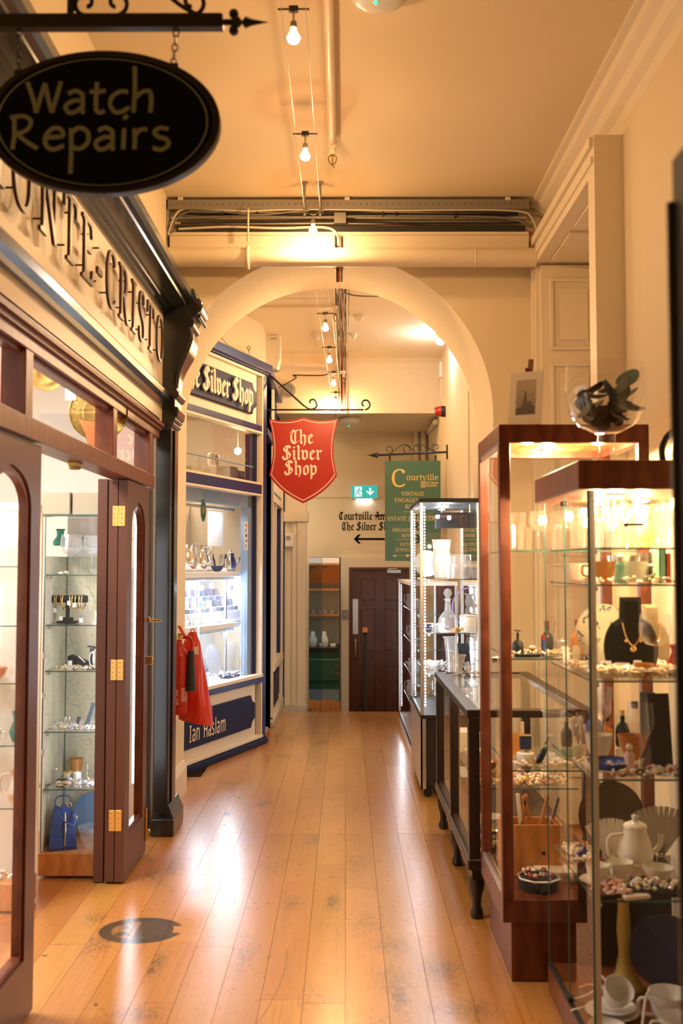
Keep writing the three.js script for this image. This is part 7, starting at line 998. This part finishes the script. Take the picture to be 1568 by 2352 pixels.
  for (let k = 0; k < 9; k++) mk.card(`${ORD[k]} small earring card from the glass corner in the back row of the jewellery shelf`, [0.79 + 0.04 * k, S[2], -3.60 - 0.03 * (k % 2)], rnd(-0.4, 0.4), 0.028, 0.06, [M.paper, M.card, M.velvet][k % 3], 0.25, 'earring cards on the jewellery shelf');
  for (let k = 0; k < 7; k++) mk.bottle(`${ORD[k]} miniature bottle from the glass corner at the back of the china shelf`, [0.79 + 0.05 * k, S[3], -3.62 - 0.02 * (k % 2)], [M.bottleGlass, M.crystal, M.blueChina, M.amber][k % 4], bottlePts, [M.gold, M.rubber][k % 2], 0.8 + 0.2 * (k % 3));
  // fourth shelf: goblet, bowls, blue dish
  mk.wine('large plain wine glass standing on the china shelf', [X(1467, 3.2), S[3], -3.2], 0.215, 0.044, M.crystal); mk.tumbler('etched glass tumbler behind the large wine glass', [0.85, S[3], -3.53], 0.13, 0.045, M.crystal); mk.bowl('cream china bowl on the china shelf', [X(1372, 3.35), S[3], -3.36], 0.045, 0.09, M.china); mk.bowl('gold wooden dish behind the large wine glass', [X(1448, 3.4), S[3], -3.40], 0.05, 0.08, M.amber); mk.bowl('blue and white oval china dish at the front of the china shelf', [X(1400, 3.18), S[3], -3.2], 0.075, 0.035, M.blueChina); { const o = mk.saucer('white saucer under the blue china dish', [X(1400, 3.18), S[3] - 0.001, -3.2], 0.085); }
  fg(1440, 3.14, S[3], 'tiny pink and white porcelain lady on the china shelf', M.pinkPale, 1.2); mk.card('tall black velvet board with brooches at the end of the china shelf', [X(1520, 3.18), S[3], -3.2], 0.1, 0.07, 0.24, M.velvet, 0.12); mk.card('grey velvet board leaning beside the large wine glass', [X(1496, 3.35), S[3], -3.4], -0.2, 0.05, 0.22, M.greyPlush, 0.2); mk.wine('second plain wine glass at the back of the china shelf', [X(1372, 3.55), S[3], -3.55], 0.21, 0.042, M.crystal); { const p = at(1400, 1592, 3.35); solid('price_tag', box(0.018, 0.042, 0.001, p.x, p.y, p.z), M.paper, 'white price tag hanging under the jewellery shelf', 'tag'); }
  trinkets('mixed brooches and silver chains on the china shelf', X(1395, 3.14), GC.x1 - 0.1, S[3], -3.1, -3.2, 180, [...SILVERS, ...MIXED], 0.009);
}
{
  const y = GC.shelves[4] + TOP, b = GC.base + TOP, X = (px, d) => at(px, 1400, d).x;
  mk.pot('cream floral coffee pot with gilt spout on the lower shelf', [X(1450, 3.36), y, -3.36], 0.0, M.china, 1.0); mk.plate('dark round tray standing at the back of the lower shelf', [X(1395, 3.6), y, -3.60], 0.12, M.bookBrown, M.dark, 0.1, 0.1);
  { const o = thing('folding_fan', 'open cream folding fan behind the teacups', 'fan', [X(1383, 3.5), y + 0.002, -3.46], 0.15); for (let k = 0; k < 11; k++) part('fan_blade', T(box(0.013, 0.15, 0.0012, 0, 0.075, 0, 0.0005), 0, 0, 0.001 * (k % 2)).rotateZ(0.55 - k * 0.11), k % 2 ? M.china : M.paper, o); part('rivet', ball(0.004, 0, 0.006, 0.004, 8), M.gold, o); }
  { const o = thing('folding_fan', 'larger pale lace fan behind the coffee pot', 'fan', [X(1520, 3.5), y + 0.002, -3.55], -0.15); for (let k = 0; k < 11; k++) part('fan_blade', T(box(0.016, 0.17, 0.0012, 0, 0.085, 0, 0.0005), 0, 0, 0.001 * (k % 2)).rotateZ(0.6 - k * 0.12), M.card, o); part('rivet', ball(0.004, 0, 0.006, 0.004, 8), M.gold, o); }
  mk.saucer('cream saucer under the left teacup', [X(1368, 3.22), y, -3.24], 0.058); mk.cup('cream teacup on a saucer at the left of the lower shelf', [X(1368, 3.22), y + 0.004, -3.24], 0.3, 1.0); mk.cup('fluted cream teacup in the middle of the lower shelf', [X(1420, 3.26), y, -3.28], -0.3, 1.05); mk.bowl('flared cream sugar bowl at the right of the lower shelf', [X(1505, 3.24), y, -3.26], 0.05, 0.05, M.china); { const o = solid('egg_ornament', T(ball(0.016, 0, 0, 0, 18).scale(1, 1.1, 1), X(1455, 3.2), y + 0.018, -3.2), M.china, 'smooth white egg ornament beside the fluted cup', 'ornament'); }
  mk.bottle('tiny dark blue scent bottle behind the left teacup', [X(1335, 3.5), y, -3.5], M.blueChina, [[0, 0.002], [0.012, 0.002], [0.014, 0.03], [0.006, 0.04], [0.006, 0.048]], M.gold); mk.bottle('red lidded scent bottle behind the left teacup', [X(1368, 3.38), y, -3.38], M.red, [[0, 0.002], [0.016, 0.002], [0.018, 0.03], [0.008, 0.045], [0.008, 0.05]], M.rubber);
  solid('jewellery_tray', span(X(1440, 3.13), GC.x1 - 0.04, y, y + 0.016, -3.11, -3.19), M.velvet, 'black velvet tray of shell beads on the lower shelf', 'tray'); solid('jewellery_tray', T(box(0.10, 0.012, 0.045).rotateY(0.25), X(1398, 3.11), y + 0.008, -3.115), M.velvet, 'small black velvet tray at the edge of the lower shelf', 'tray');
  trinkets('row of shell and gold beads on the black tray', X(1450, 3.13), GC.x1 - 0.05, y + 0.016, -3.12, -3.18, 90, GOLDS, 0.008); trinkets('amber, shell and red bead jewellery in front of the teacups', GC.x0 + 0.03, X(1430, 3.14), y, -3.10, -3.2, 170, [[0.7, 0.5, 0.4], [0.8, 0.7, 0.6], [0.5, 0.2, 0.1], [0.75, 0.55, 0.5], [0.35, 0.06, 0.05]], 0.009); trinkets('pale shells and gold pins at the back of the lower shelf', GC.x0 + 0.03, X(1360, 3.5), y, -3.45, -3.65, 120, [...GOLDS, [0.1, 0.12, 0.3]], 0.010); solid('ivory_fan_case', T(box(0.085, 0.012, 0.03).rotateY(0.25), X(1450, 3.10), y + 0.008, -3.098), M.china, 'closed cream fan lying at the shelf edge', 'fan');
  // floor of the cabinet
  const tilt = (o, rx, rz, dy) => { o.rotation.x = rx; o.rotation.z = rz; o.position.y += dy; return o; };
  mk.saucer('large cream saucer with green rim on the cabinet floor', [X(1395, 3.28), b, -3.30], 0.085); mk.saucer('white floral saucer under the tilted cup', [X(1400, 3.28), b + 0.014, -3.30], 0.07, M.chinaWhite); tilt(mk.cup('white floral teacup lying tilted on its saucers', [X(1398, 3.27), b + 0.034, -3.30], 2.4, 1.25, M.chinaWhite), 0.5, 0.25, 0.012);
  mk.bowl('upturned white floral china dish on the cabinet floor', [X(1385, 3.14), b, -3.16], 0.058, 0.032, M.chinaWhite); mk.cup('tall white mug with green handle at the right of the cabinet floor', [X(1530, 3.2), b, -3.24], Math.PI, 1.7, M.chinaWhite); mk.cup('second white mug with green trim in front of the tall one', [X(1540, 3.1), b, -3.11], Math.PI, 1.4, M.chinaWhite); mk.bowl('oval trinket dish in front of the white mugs', [X(1505, 3.09), b, -3.10], 0.045, 0.02, M.china);
  { const o = thing('candlestick', 'dark bronze candlestick with spreading foot at the back of the cabinet floor', 'candlestick', [X(1430, 3.45), b, -3.5]); part('stick', lathe([[0, 0], [0.065, 0], [0.06, 0.02], [0.03, 0.06], [0.018, 0.12], [0.024, 0.2], [0.018, 0.28], [0.026, 0.34]], 24), M.oldBrass, o); part('drip_pan', T(cyl(0.035, 0.03, 0.01, 0, 0, 0, 24), 0, 0.345, 0), M.oldBrass, o); }
  mk.plate('dark blue painted plate at the back right of the cabinet floor', [X(1535, 3.4), b, -3.5], 0.12, M.velvetBlue, M.bookBrown, -0.2, 0.15); solid('dark_backcloth', slab(GC.x0 + 0.1, GC.x1 - 0.01, b, 0.5, GC.zb + 0.02, GC.zb + 0.03), M.velvet, 'dark cloth hanging at the back of the cabinet floor', 'cloth');
  const beads = (pts, n, r, m, lb) => { const c = smooth(pts), o = thing('bead_necklace', lb, 'necklace'), g = new THREE.SphereGeometry(r, 8, 6); for (let k = 0; k < n; k++) { const q = c.getPointAt(k / (n - 1)); part('bead', T(g.clone(), q.x, q.y, q.z), m, o); } part('thread', new THREE.TubeGeometry(c, 60, r * 0.25, 5), M.china, o); };
  const W = (px, py, d, yy) => { const q = at(px, py, d); return [q.x, yy ?? q.y, q.z]; };
  beads([W(1330, 2250, 3.2, b + 0.006), W(1345, 2265, 3.15, b + 0.006), W(1380, 2285, 3.11, b + 0.006), W(1440, 2280, 3.10, b + 0.006), W(1468, 2265, 3.12, b + 0.02), W(1480, 2200, 3.2, b + 0.09), W(1490, 2185, 3.25, b + 0.10)], 62, 0.0048, M.china, 'long pearl necklace trailing over the cabinet floor'); beads([W(1310, 2200, 3.4, b + 0.006), W(1345, 2185, 3.4, b + 0.02), W(1380, 2175, 3.42, b + 0.04), W(1360, 2200, 3.36, b + 0.012), W(1312, 2222, 3.32, b + 0.006)], 44, 0.0045, M.china, 'short pearl strand behind the saucers'); trinkets('brooches and dark stones at the front of the cabinet floor', X(1385, 3.09), X(1500, 3.09), b, -3.08, -3.13, 70, MIXED, 0.008); beads([[0.80, b + 0.006, -3.5], [0.84, b + 0.006, -3.52], [0.88, b + 0.006, -3.49], [0.86, b + 0.006, -3.46]], 20, 0.005, M.gold, 'gold bead chain at the back left of the cabinet floor');
}
// ---- on top of the near cabinet ----
{
  const p = at(1393, 1055, 3.28), y = 1.8745, o = thing('glass_compote', 'large stemmed glass bowl holding dark dried leaves on the walnut top', 'glass bowl', [p.x, y, -3.28]), k = 3.28 / FP;
  part('bowl', lathe([[0.012, 78], [30, 80], [60, 94], [82, 122], [91, 160], [93, 200], [90, 236]].map(([a, q]) => [a * k, q * k]), 40), M.crystal, o); part('stem', lathe([[27, 10], [19, 25], [16, 45], [21, 62], [19, 70], [24, 80]].map(([a, q]) => [a * k, q * k]), 24), M.crystal, o); part('foot', lathe([[0, 12], [27, 10], [34, 4], [46, 1], [46, 0], [0, 0]].map(([a, q]) => [a * k, q * k]), 36), M.crystal, o);
  const heap = (label, m, n, y0, y1, rr, sz) => { const s = new THREE.Shape(); s.moveTo(0, -0.5); s.quadraticCurveTo(0.5, -0.1, 0, 0.5); s.quadraticCurveTo(-0.5, -0.1, 0, -0.5); };
  const leaf = (() => { const g = new THREE.SphereGeometry(1, 14, 10); g.scale(1, 0.10, 0.62); const v = g.attributes.position; for (let i = 0; i < v.count; i++) v.setY(i, v.getY(i) + 0.30 * v.getX(i) * v.getX(i) + 0.15 * v.getZ(i) * v.getZ(i)); g.computeVertexNormals(); return g; })();
  for (let i = 0; i < 26; i++) { const big = i === 25, l = new THREE.Mesh(leaf, big ? M.leafGreen : M.leaf); l.name = numbered('dried_leaf'); scene.add(l); const a = i * 2.4, r = (i < 7 ? 36 : 60) * k * rnd(0.55, 1), yy = (104 + (i / 26) * 84 + rnd(-6, 6)) * k, s = rnd(24, 35) * k; l.scale.set(s, s, s); l.rotation.set(rnd(-1.2, 1.2), rnd(0, 6), rnd(-1.0, 1.0)); l.position.set(p.x + Math.cos(a) * r, y + yy, -3.28 + Math.sin(a) * r); if (big) { l.position.set(p.x + 52 * k, y + 205 * k, -3.27); l.rotation.set(1.3, 0.2, 0.7); l.scale.set(30 * k, 30 * k, 30 * k); tag(l, 'single green leaf sticking up out of the stemmed glass bowl', 'leaf'); } else tag(l, 'dark curled dried leaf in the stemmed glass bowl', 'leaf', 'dried leaves in the glass bowl'); }
  const h = at(1528, 1050, 3.2), g = thing('leather_bag', 'black bag with curved handle on the walnut cabinet top', 'bag', [h.x + 0.10, y, -3.22]); part('handle', tube([[-0.10, 0.0, 0], [-0.105, 0.05, 0], [-0.085, 0.095, 0], [-0.04, 0.12, 0], [0.03, 0.12, 0], [0.07, 0.06, 0]], 0.011, 40), M.teal, g); part('body', box(0.17, 0.05, 0.08, 0.02, 0.026, 0, 0.02), M.teal, g);
}
// ---- easel with print on the brown cabinet ----
{
  const y = 2.0905, d = 4.15, k = d / FP, p = at(1200, 968, d), o = thing('table_easel', 'small wooden table easel on top of the mahogany cabinet', 'easel', [p.x, y, -d], -0.45);
  part('leg', rod([-0.03, 0, 0.03], [0.01, 0.24, -0.03], 0.007), M.oak, o); part('leg', rod([0.07, 0, 0.03], [0.03, 0.24, -0.03], 0.007), M.oak, o); part('leg', rod([0.02, 0, -0.12], [0.02, 0.26, -0.03], 0.007), M.oak, o); part('mast', [box(0.022, 0.34, 0.014, 0, 0.17, 0).rotateX(-0.22).translate(0.02, 0, 0.01)], M.walnut, o); part('ledge', [box(0.16, 0.012, 0.035, 0.02, 0.03, 0.035), box(0.03, 0.03, 0.02, 0.02, 0.275, -0.03)], M.walnut, o);
  const tex = canvasTex(256, 360, (g, w, h) => { g.fillStyle = '#e6dcc4'; g.fillRect(0, 0, w, h); g.fillStyle = '#b7a98f'; g.fillRect(52, 56, 152, 238); for (let i = 0; i < 1800; i++) { const x = rnd(54, 202), q = Math.pow(rnd(), 0.6); g.fillStyle = `rgba(60,54,54,${rnd(0.05, 0.3)})`; g.fillRect(x, 110 + q * 182, rnd(2, 12), 2); } g.fillStyle = 'rgba(70,62,62,0.55)'; g.beginPath(); g.moveTo(56, 250); g.lineTo(100, 236); g.lineTo(116, 150); g.lineTo(124, 120); g.lineTo(132, 150); g.lineTo(140, 210); g.lineTo(170, 200); g.lineTo(178, 230); g.lineTo(200, 240); g.lineTo(200, 290); g.lineTo(56, 290); g.fill(); g.strokeStyle = '#8d8069'; g.strokeRect(52, 56, 152, 238); });
  const f = thing('mounted_print', 'small mounted print of a townscape on the table easel', 'print', [p.x - 0.004, y + 0.037, -d + 0.062], -0.45), g2 = new THREE.Group(); g2.name = 'mount'; g2.rotation.x = -0.22; f.add(g2); part('board', slab(-0.07, 0.07, 0.002, 0.235, -0.004, 0), M.paper, g2); part('printed_face', T(new THREE.PlaneGeometry(0.14, 0.233), 0, 0.1185, 0.001), std(0xffffff, 0.8, 0, { map: tex }), g2);
}
// ---- brown cabinet contents ----
{
  const S = BC.shelves.map((y) => y + TOP), b = BC.base + TOP, X = (px, d) => at(px, 1400, d).x;
  for (let i = 0; i < 6; i++) for (let j = 0; j < 3; j++) { const x = 0.67 + 0.082 * i + (j % 2) * 0.03, z = -3.92 - 0.14 * j; if (x > 1.12) continue; (i + j) % 3 ? mk.wine(`cut crystal wine glass, ${['front', 'middle', 'back'][j]} row, ${ORD[i]} along from the corridor, mahogany cabinet`, [x, S[0], z], 0.155, 0.034, M.cutClear, 'crystal glasses in the mahogany cabinet') : mk.tumbler(`cut crystal tumbler, ${['front', 'middle', 'back'][j]} row, ${ORD[i]} along from the corridor, mahogany cabinet`, [x, S[0], z], 0.10, 0.034, M.cutClear, 'crystal tumblers in the mahogany cabinet'); }
  { const o = mk.bottle('dark green scent atomiser on the middle shelf of the mahogany cabinet', [X(1188, 3.95), S[1], -3.95], M.bottleGlass, [[0, 0.002], [0.02, 0.003], [0.024, 0.03], [0.02, 0.052], [0.007, 0.062], [0.005, 0.07]], M.ironwork); part('nozzle', [rod([0, 0.085, 0], [0, 0.1, 0], 0.002), rod([-0.014, 0.1, 0], [0.012, 0.097, 0], 0.003)], M.ironwork, o); }
  mk.bowl('wooden bowl of shells beside the scent atomiser', [X(1212, 3.98), S[1], -3.98], 0.03, 0.02, M.mahogany); solid('shell', T(ball(0.013).scale(1.2, 0.8, 1), X(1221, 3.98), S[1] + 0.028, -3.98), M.pinkPale, 'pink shell in the small wooden bowl', 'shell'); mk.bottle('tall purple scent bottle in the mahogany cabinet', [X(1255, 4.0), S[1], -4.0], M.bottleGlass, bottlePts, M.mahogany, 1.0); mk.bottle('clear scent bottle next to the purple one', [X(1272, 4.05), S[1], -4.05], M.crystal, bottlePts, M.gold, 0.95); mk.bottle('brown glass bottle at the right of the middle shelf', [X(1325, 3.95), S[1], -3.95], M.amber, bottlePts, M.mahogany, 1.05); mk.bottle('small blue and red enamel bottle beside the purple bottle', [X(1246, 3.92), S[1], -3.92], M.blueChina, [[0, 0.002], [0.008, 0.002], [0.008, 0.06], [0.006, 0.065]], M.red); mk.jar('small clouded glass pot in the mahogany cabinet', [X(1290, 4.1), S[1], -4.1], 0.022, 0.05, M.crystal, M.silver); mk.card('brown leather-backed frame at the right of the middle shelf', [X(1343, 4.0), S[1], -4.0], 0.3, 0.05, 0.12, M.mahogany, 0.15);
  solid('trinket_case', span(X(1180, 3.88), X(1240, 3.88), S[1], S[1] + 0.014, -3.87, -3.90), M.bottleGlass, 'long dark trinket case at the edge of the middle shelf', 'case'); trinkets('shells and gold beads along the middle shelf', 0.64, 1.1, S[1] + 0.0, -3.9, -4.05, 150, [...GOLDS, [0.8, 0.65, 0.55]], 0.008);
  { const o = thing('enamel_tin', 'blue enamelled tin standing on a white pot', 'tin', [X(1203, 3.95), S[2] + 0.056, -3.95]); part('box', box(0.045, 0.055, 0.03, 0, 0.03, 0, 0.008), M.velvetBlue, o); part('rim', [box(0.047, 0.004, 0.032, 0, 0.056, 0), box(0.047, 0.004, 0.032, 0, 0.003, 0)], M.oldBrass, o); } mk.jar('white porcelain pot under the blue enamelled tin', [X(1203, 3.95), S[2], -3.95], 0.034, 0.046, M.chinaWhite, M.chinaWhite);
  { const o = thing('bird_ornament', 'dark glass bird ornament with raised beak', 'ornament', [X(1228, 3.92), S[2], -3.92], 0.2); part('body', T(ball(0.02, 0, 0, 0, 16).scale(0.7, 1.9, 0.7), 0, 0.045, 0).rotateZ(-0.5), M.bottleGlass, o); part('beak', rod([0.035, 0.08, 0], [0.05, 0.105, 0], 0.003), M.ironwork, o); part('legs', [rod([0.0, 0.02, 0.005], [-0.008, 0, 0.006], 0.003), rod([0.0, 0.02, -0.005], [0.008, 0, -0.006], 0.003)], M.ironwork, o); }
  mk.vase('tall pierced glass vase in the lower part of the mahogany cabinet', [X(1268, 4.0), S[2], -4.0], [[0, 0.002], [0.03, 0.002], [0.034, 0.1], [0.045, 0.2]], M.cut); mk.cup('green glazed cup on the lower shelf of the mahogany cabinet', [X(1300, 4.0), S[2], -4.02], 0, 1.1, M.bookGreen); mk.card('orange box with a pink card behind the enamelled tin', [X(1185, 4.1), S[2], -4.12], 0.1, 0.06, 0.09, M.amber, 0.1); mk.card('pink bookmark sticking up behind the enamelled tin', [X(1198, 4.15), S[2], -4.16], 0.1, 0.015, 0.13, M.pinkPale, 0.05); { const o = thing('dried_flowers', 'bunch of dried brown grass heads in the mahogany cabinet', 'dried flowers', [X(1335, 4.0), S[2], -4.05]); for (let k = 0; k < 14; k++) part('flower_head', T(ball(0.012, 0, 0, 0, 8).scale(0.7, 1.5, 0.7), rnd(-0.03, 0.03), rnd(0.09, 0.16), rnd(-0.03, 0.03)), M.card, o); part('stalk', [rod([0, 0.02, 0], [0.01, 0.1, 0], 0.003), rod([0, 0.02, 0], [-0.015, 0.1, 0], 0.003)], M.oak, o); part('pot', lathe([[0, 0], [0.018, 0], [0.022, 0.03], [0.015, 0.05]], 16), M.amber, o); } trinkets('silver chains and beads along the lower shelf of the mahogany cabinet', 0.64, 1.1, S[2], -3.88, -4.0, 130, [...SILVERS, ...GOLDS], 0.008);
  { const o = thing('cutlery_box', 'pale wooden crate at the bottom of the mahogany cabinet', 'box', [X(1215, 4.12), b, -4.15]); part('body', [slab(-0.12, 0.12, 0, 0.2, 0.06, 0.07), slab(-0.12, 0.12, 0, 0.2, -0.07, -0.06), slab(-0.12, -0.11, 0, 0.2, -0.06, 0.06), slab(0.11, 0.12, 0, 0.2, -0.06, 0.06), slab(-0.11, 0.11, 0, 0.01, -0.06, 0.06)], M.oak, o); part('catch', T(box(0.014, 0.014, 0.004), 0.04, 0.09, 0.072).rotateZ(0), M.rubber, o); for (const [x, t, m] of [[-0.06, 0.15, M.oak], [-0.02, -0.1, M.china], [0.03, 0.3, M.steel], [0.06, -0.3, M.oak], [0.0, 0.25, M.amber]]) part('utensil', box(0.016, 0.30, 0.008, 0, 0.15, 0).rotateZ(-t).translate(x, 0.012, 0), m, o); }
  { const o = thing('jewellery_tray', 'black octagonal tray of red and white jewellery at the bottom of the mahogany cabinet', 'tray', [X(1232, 3.92), b, -3.93]); part('tray', [cyl(0.085, 0.075, 0.04, 0, 0.021, 0, 8)], M.velvet, o); part('rim', T(ring(0.082, 0.005, 8, 5).rotateX(Math.PI / 2).rotateY(Math.PI / 8), 0, 0.044, 0), M.alu, o); } trinkets('red and white beads lying in the octagonal tray', X(1232, 3.92) - 0.05, X(1232, 3.92) + 0.05, b + 0.042, -3.88, -3.98, 60, [[0.45, 0.05, 0.05], [0.8, 0.75, 0.7], [0.1, 0.1, 0.12]], 0.008); for (let k = 0; k < 2; k++) solid('paper_stack', box(0.2, 0.02, 0.12, X(1215, 4.0) + 0.12, b + 0.011 + 0.021 * k, -4.05), k ? M.china : M.card, k ? 'cream paper stack beside the wooden crate' : 'brown card stack under the cream papers', 'papers');
}
// ---- dark counter contents ----
{
  const y = 0.5615, f = 0.2775, X = CT.x0; const items = [['rolled leather belt in the counter', M.amber, 0.62, y, -4.62, 0.05], ['brass cup on the counter shelf', M.brass, 0.72, y, -4.66, 0.05], ['copper bowl on the counter shelf', M.copper, 0.68, y, -4.9, 0.06], ['cream china dish on the counter shelf', M.china, 0.66, y, -5.2, 0.06]]; items.forEach(([lb, m, x, yy, z, r]) => mk.bowl(lb, [x, yy, z], r, 0.05, m));
  mk.bowl('steel serving dish at the bottom of the counter', [0.70, f, -4.66], 0.085, 0.08, M.silver); mk.bowl('cream china bowl at the bottom of the counter', [0.70, f, -4.90], 0.07, 0.07, M.china); trinkets('tangled gold and brown costume jewellery at the bottom of the counter', 0.58, 1.0, f, -4.53, -4.75, 140, [...GOLDS, [0.1, 0.08, 0.06]], 0.012); trinkets('gold bangles and pink beads on the counter shelf', 0.60, 1.0, y, -4.54, -4.75, 160, [...GOLDS, [0.7, 0.4, 0.35]], 0.013); mk.book('cream box on the counter shelf', [0.66, y, -5.5], 0, 0.12, 0.1, 0.2, M.china); mk.book('brown wooden case on the counter floor', [0.68, f, -5.5], 0, 0.14, 0.16, 0.3, M.mahogany);
  // on the counter top
  const t = CT.top + 0.0005; mk.bowl('crystal dish standing on the counter top', [0.75, t, -5.9], 0.06, 0.05, M.cut); mk.vase('ribbed glass vase on the counter top', [0.66, t, -5.95], [[0, 0.002], [0.03, 0.002], [0.035, 0.06], [0.05, 0.11]], M.cut);
}
// ---- silver-framed LED cabinet ----
{
  const S = WC.shelves.map((y) => y + TOP), b = WC.yb + TOP, X = (px, d) => at(px, 1400, d).x;
  for (let k = 0; k < 4; k++) mk.wine(`${ORD[k]} cut crystal glass from the corridor on the LED cabinet top shelf`, [0.66 + 0.062 * k, S[0], -6.98], 0.17, 0.032, M.cut, 'crystal glasses in the LED cabinet'); mk.tumbler('tall ribbed glass tumbler on the top shelf of the LED cabinet', [X(1035, 6.9), S[0], -6.9], 0.15, 0.034, M.cut); for (let k = 0; k < 4; k++) mk.tumbler(`${ORD[k]} short crystal tumbler from the corridor on the LED cabinet top shelf`, [0.72 + 0.055 * k, S[0], -6.88], 0.10, 0.03, M.cut, 'short tumblers in the LED cabinet'); mk.vase('cream stone urn at the back of the LED cabinet', [X(1015, 7.4), S[0], -7.4], [[0, 0.002], [0.05, 0.002], [0.07, 0.1], [0.06, 0.2], [0.07, 0.28]], M.china); mk.plate('pale blue patterned plate at the back of the LED cabinet', [0.62, S[0], -7.6], 0.1, M.chinaWhite, M.greyBlue, 0, 0.15);
  { const o = mk.decanter('round crystal decanter with ball stopper in the LED cabinet', [X(1028, 6.95), S[1], -6.95], 0.30, 0.07); } mk.jar('cream biscuit barrel with blue flowers in the LED cabinet', [X(1078, 6.93), S[1], -6.93], 0.07, 0.12, M.china, M.silver); mk.plate('large lilac-rimmed glass plate behind the biscuit barrel', [X(1085, 7.15), S[1], -7.15], 0.15, M.crystal, std(lin(0.25, 0.2, 0.5), 0.3), 0, 0.12); mk.card('black camera case at the right of the LED cabinet', [X(1100, 7.03), S[1], -7.03], 0, 0.05, 0.2, M.rubber, 0.05); mk.bowl('small gold dish beside the crystal decanter', [X(1050, 6.88), S[1], -6.88], 0.035, 0.03, M.brass); solid('round_mat', T(cyl(0.06, 0.06, 0.008, 0, 0, 0, 24), X(1030, 6.9), S[1] + 0.005, -6.9), M.pinkPale, 'round pink mat beside the crystal decanter', 'mat'); mk.card('dark blue booklet at the left of the LED cabinet shelf', [0.58, S[1], -7.3], 0.2, 0.1, 0.04, M.velvetBlue, 0.8); trinkets('silver trinkets along the middle shelf of the LED cabinet', 0.56, 0.75, S[1], -7.2, -7.6, 90, SILVERS, 0.010);
  mk.vase('tall faceted crystal vase on the lower shelf of the LED cabinet', [X(1035, 6.95), S[2], -6.95], [[0, 0.002], [0.03, 0.002], [0.035, 0.1], [0.05, 0.24]], M.cut); mk.card('dark green leather folder leaning in the LED cabinet', [X(1070, 6.98), S[2], -6.98], 0.2, 0.08, 0.2, M.bottleGlass, 0.4); mk.bowl('folded glass basket on the lower shelf of the LED cabinet', [X(1085, 6.92), S[2], -6.92], 0.065, 0.07, M.cut); mk.bowl('white frilled glass compote on the lower shelf of the LED cabinet', [0.62, S[2], -7.2], 0.06, 0.05, M.chinaWhite); trinkets('glass beads on the lower shelf of the LED cabinet', 0.56, 0.75, S[2], -7.2, -7.6, 60, SILVERS, 0.01);
  mk.bowl('wide crystal bowl on the deck of the LED cabinet', [X(1060, 6.95), b, -6.97], 0.09, 0.10, M.cut); for (let k = 0; k < 3; k++) mk.wine(`${ORD[k]} plain wine glass from the corridor on the LED cabinet deck`, [0.62 + 0.08 * k, b, -7.2], 0.18, 0.035, M.crystal, 'wine glasses on the LED cabinet deck'); mk.vase('tall narrow white glass vase on the deck of the LED cabinet', [X(1092, 6.92), b, -6.93], [[0, 0.002], [0.025, 0.002], [0.022, 0.12], [0.03, 0.22]], M.chinaWhite);
}
{
  const S = WD.shelves.map((y) => y + TOP); const spots = [[0.62, -9.3], [0.62, -9.65], [0.62, -8.9]];
  S.forEach((y, i) => spots.forEach(([x, z], k) => { const lb = ['top', 'second', 'third', 'lowest'][i]; if ((i + k) % 3 === 0) mk.bowl(`small white dish on the ${lb} shelf of the low LED cabinet${k ? '' : ' beside a jug'}`, [x, y, z], 0.05, 0.035, M.chinaWhite); else if ((i + k) % 3 === 1) mk.jug(`white jug on the ${lb} shelf of the low LED cabinet`, [x, y, z], 0.5, M.chinaWhite, 0.8); else mk.tumbler(`cut tumbler on the ${lb} shelf of the low LED cabinet`, [x, y, z], 0.1, 0.035, M.cut); }));
}
scene.traverse((o) => { if (o.isMesh) { const m = o.material; o.castShadow = !(m.transmission > 0.9); o.receiveShadow = true; } if (o.isPointLight || o.isSpotLight) o.castShadow = true; });
renderer.render(scene, camera);
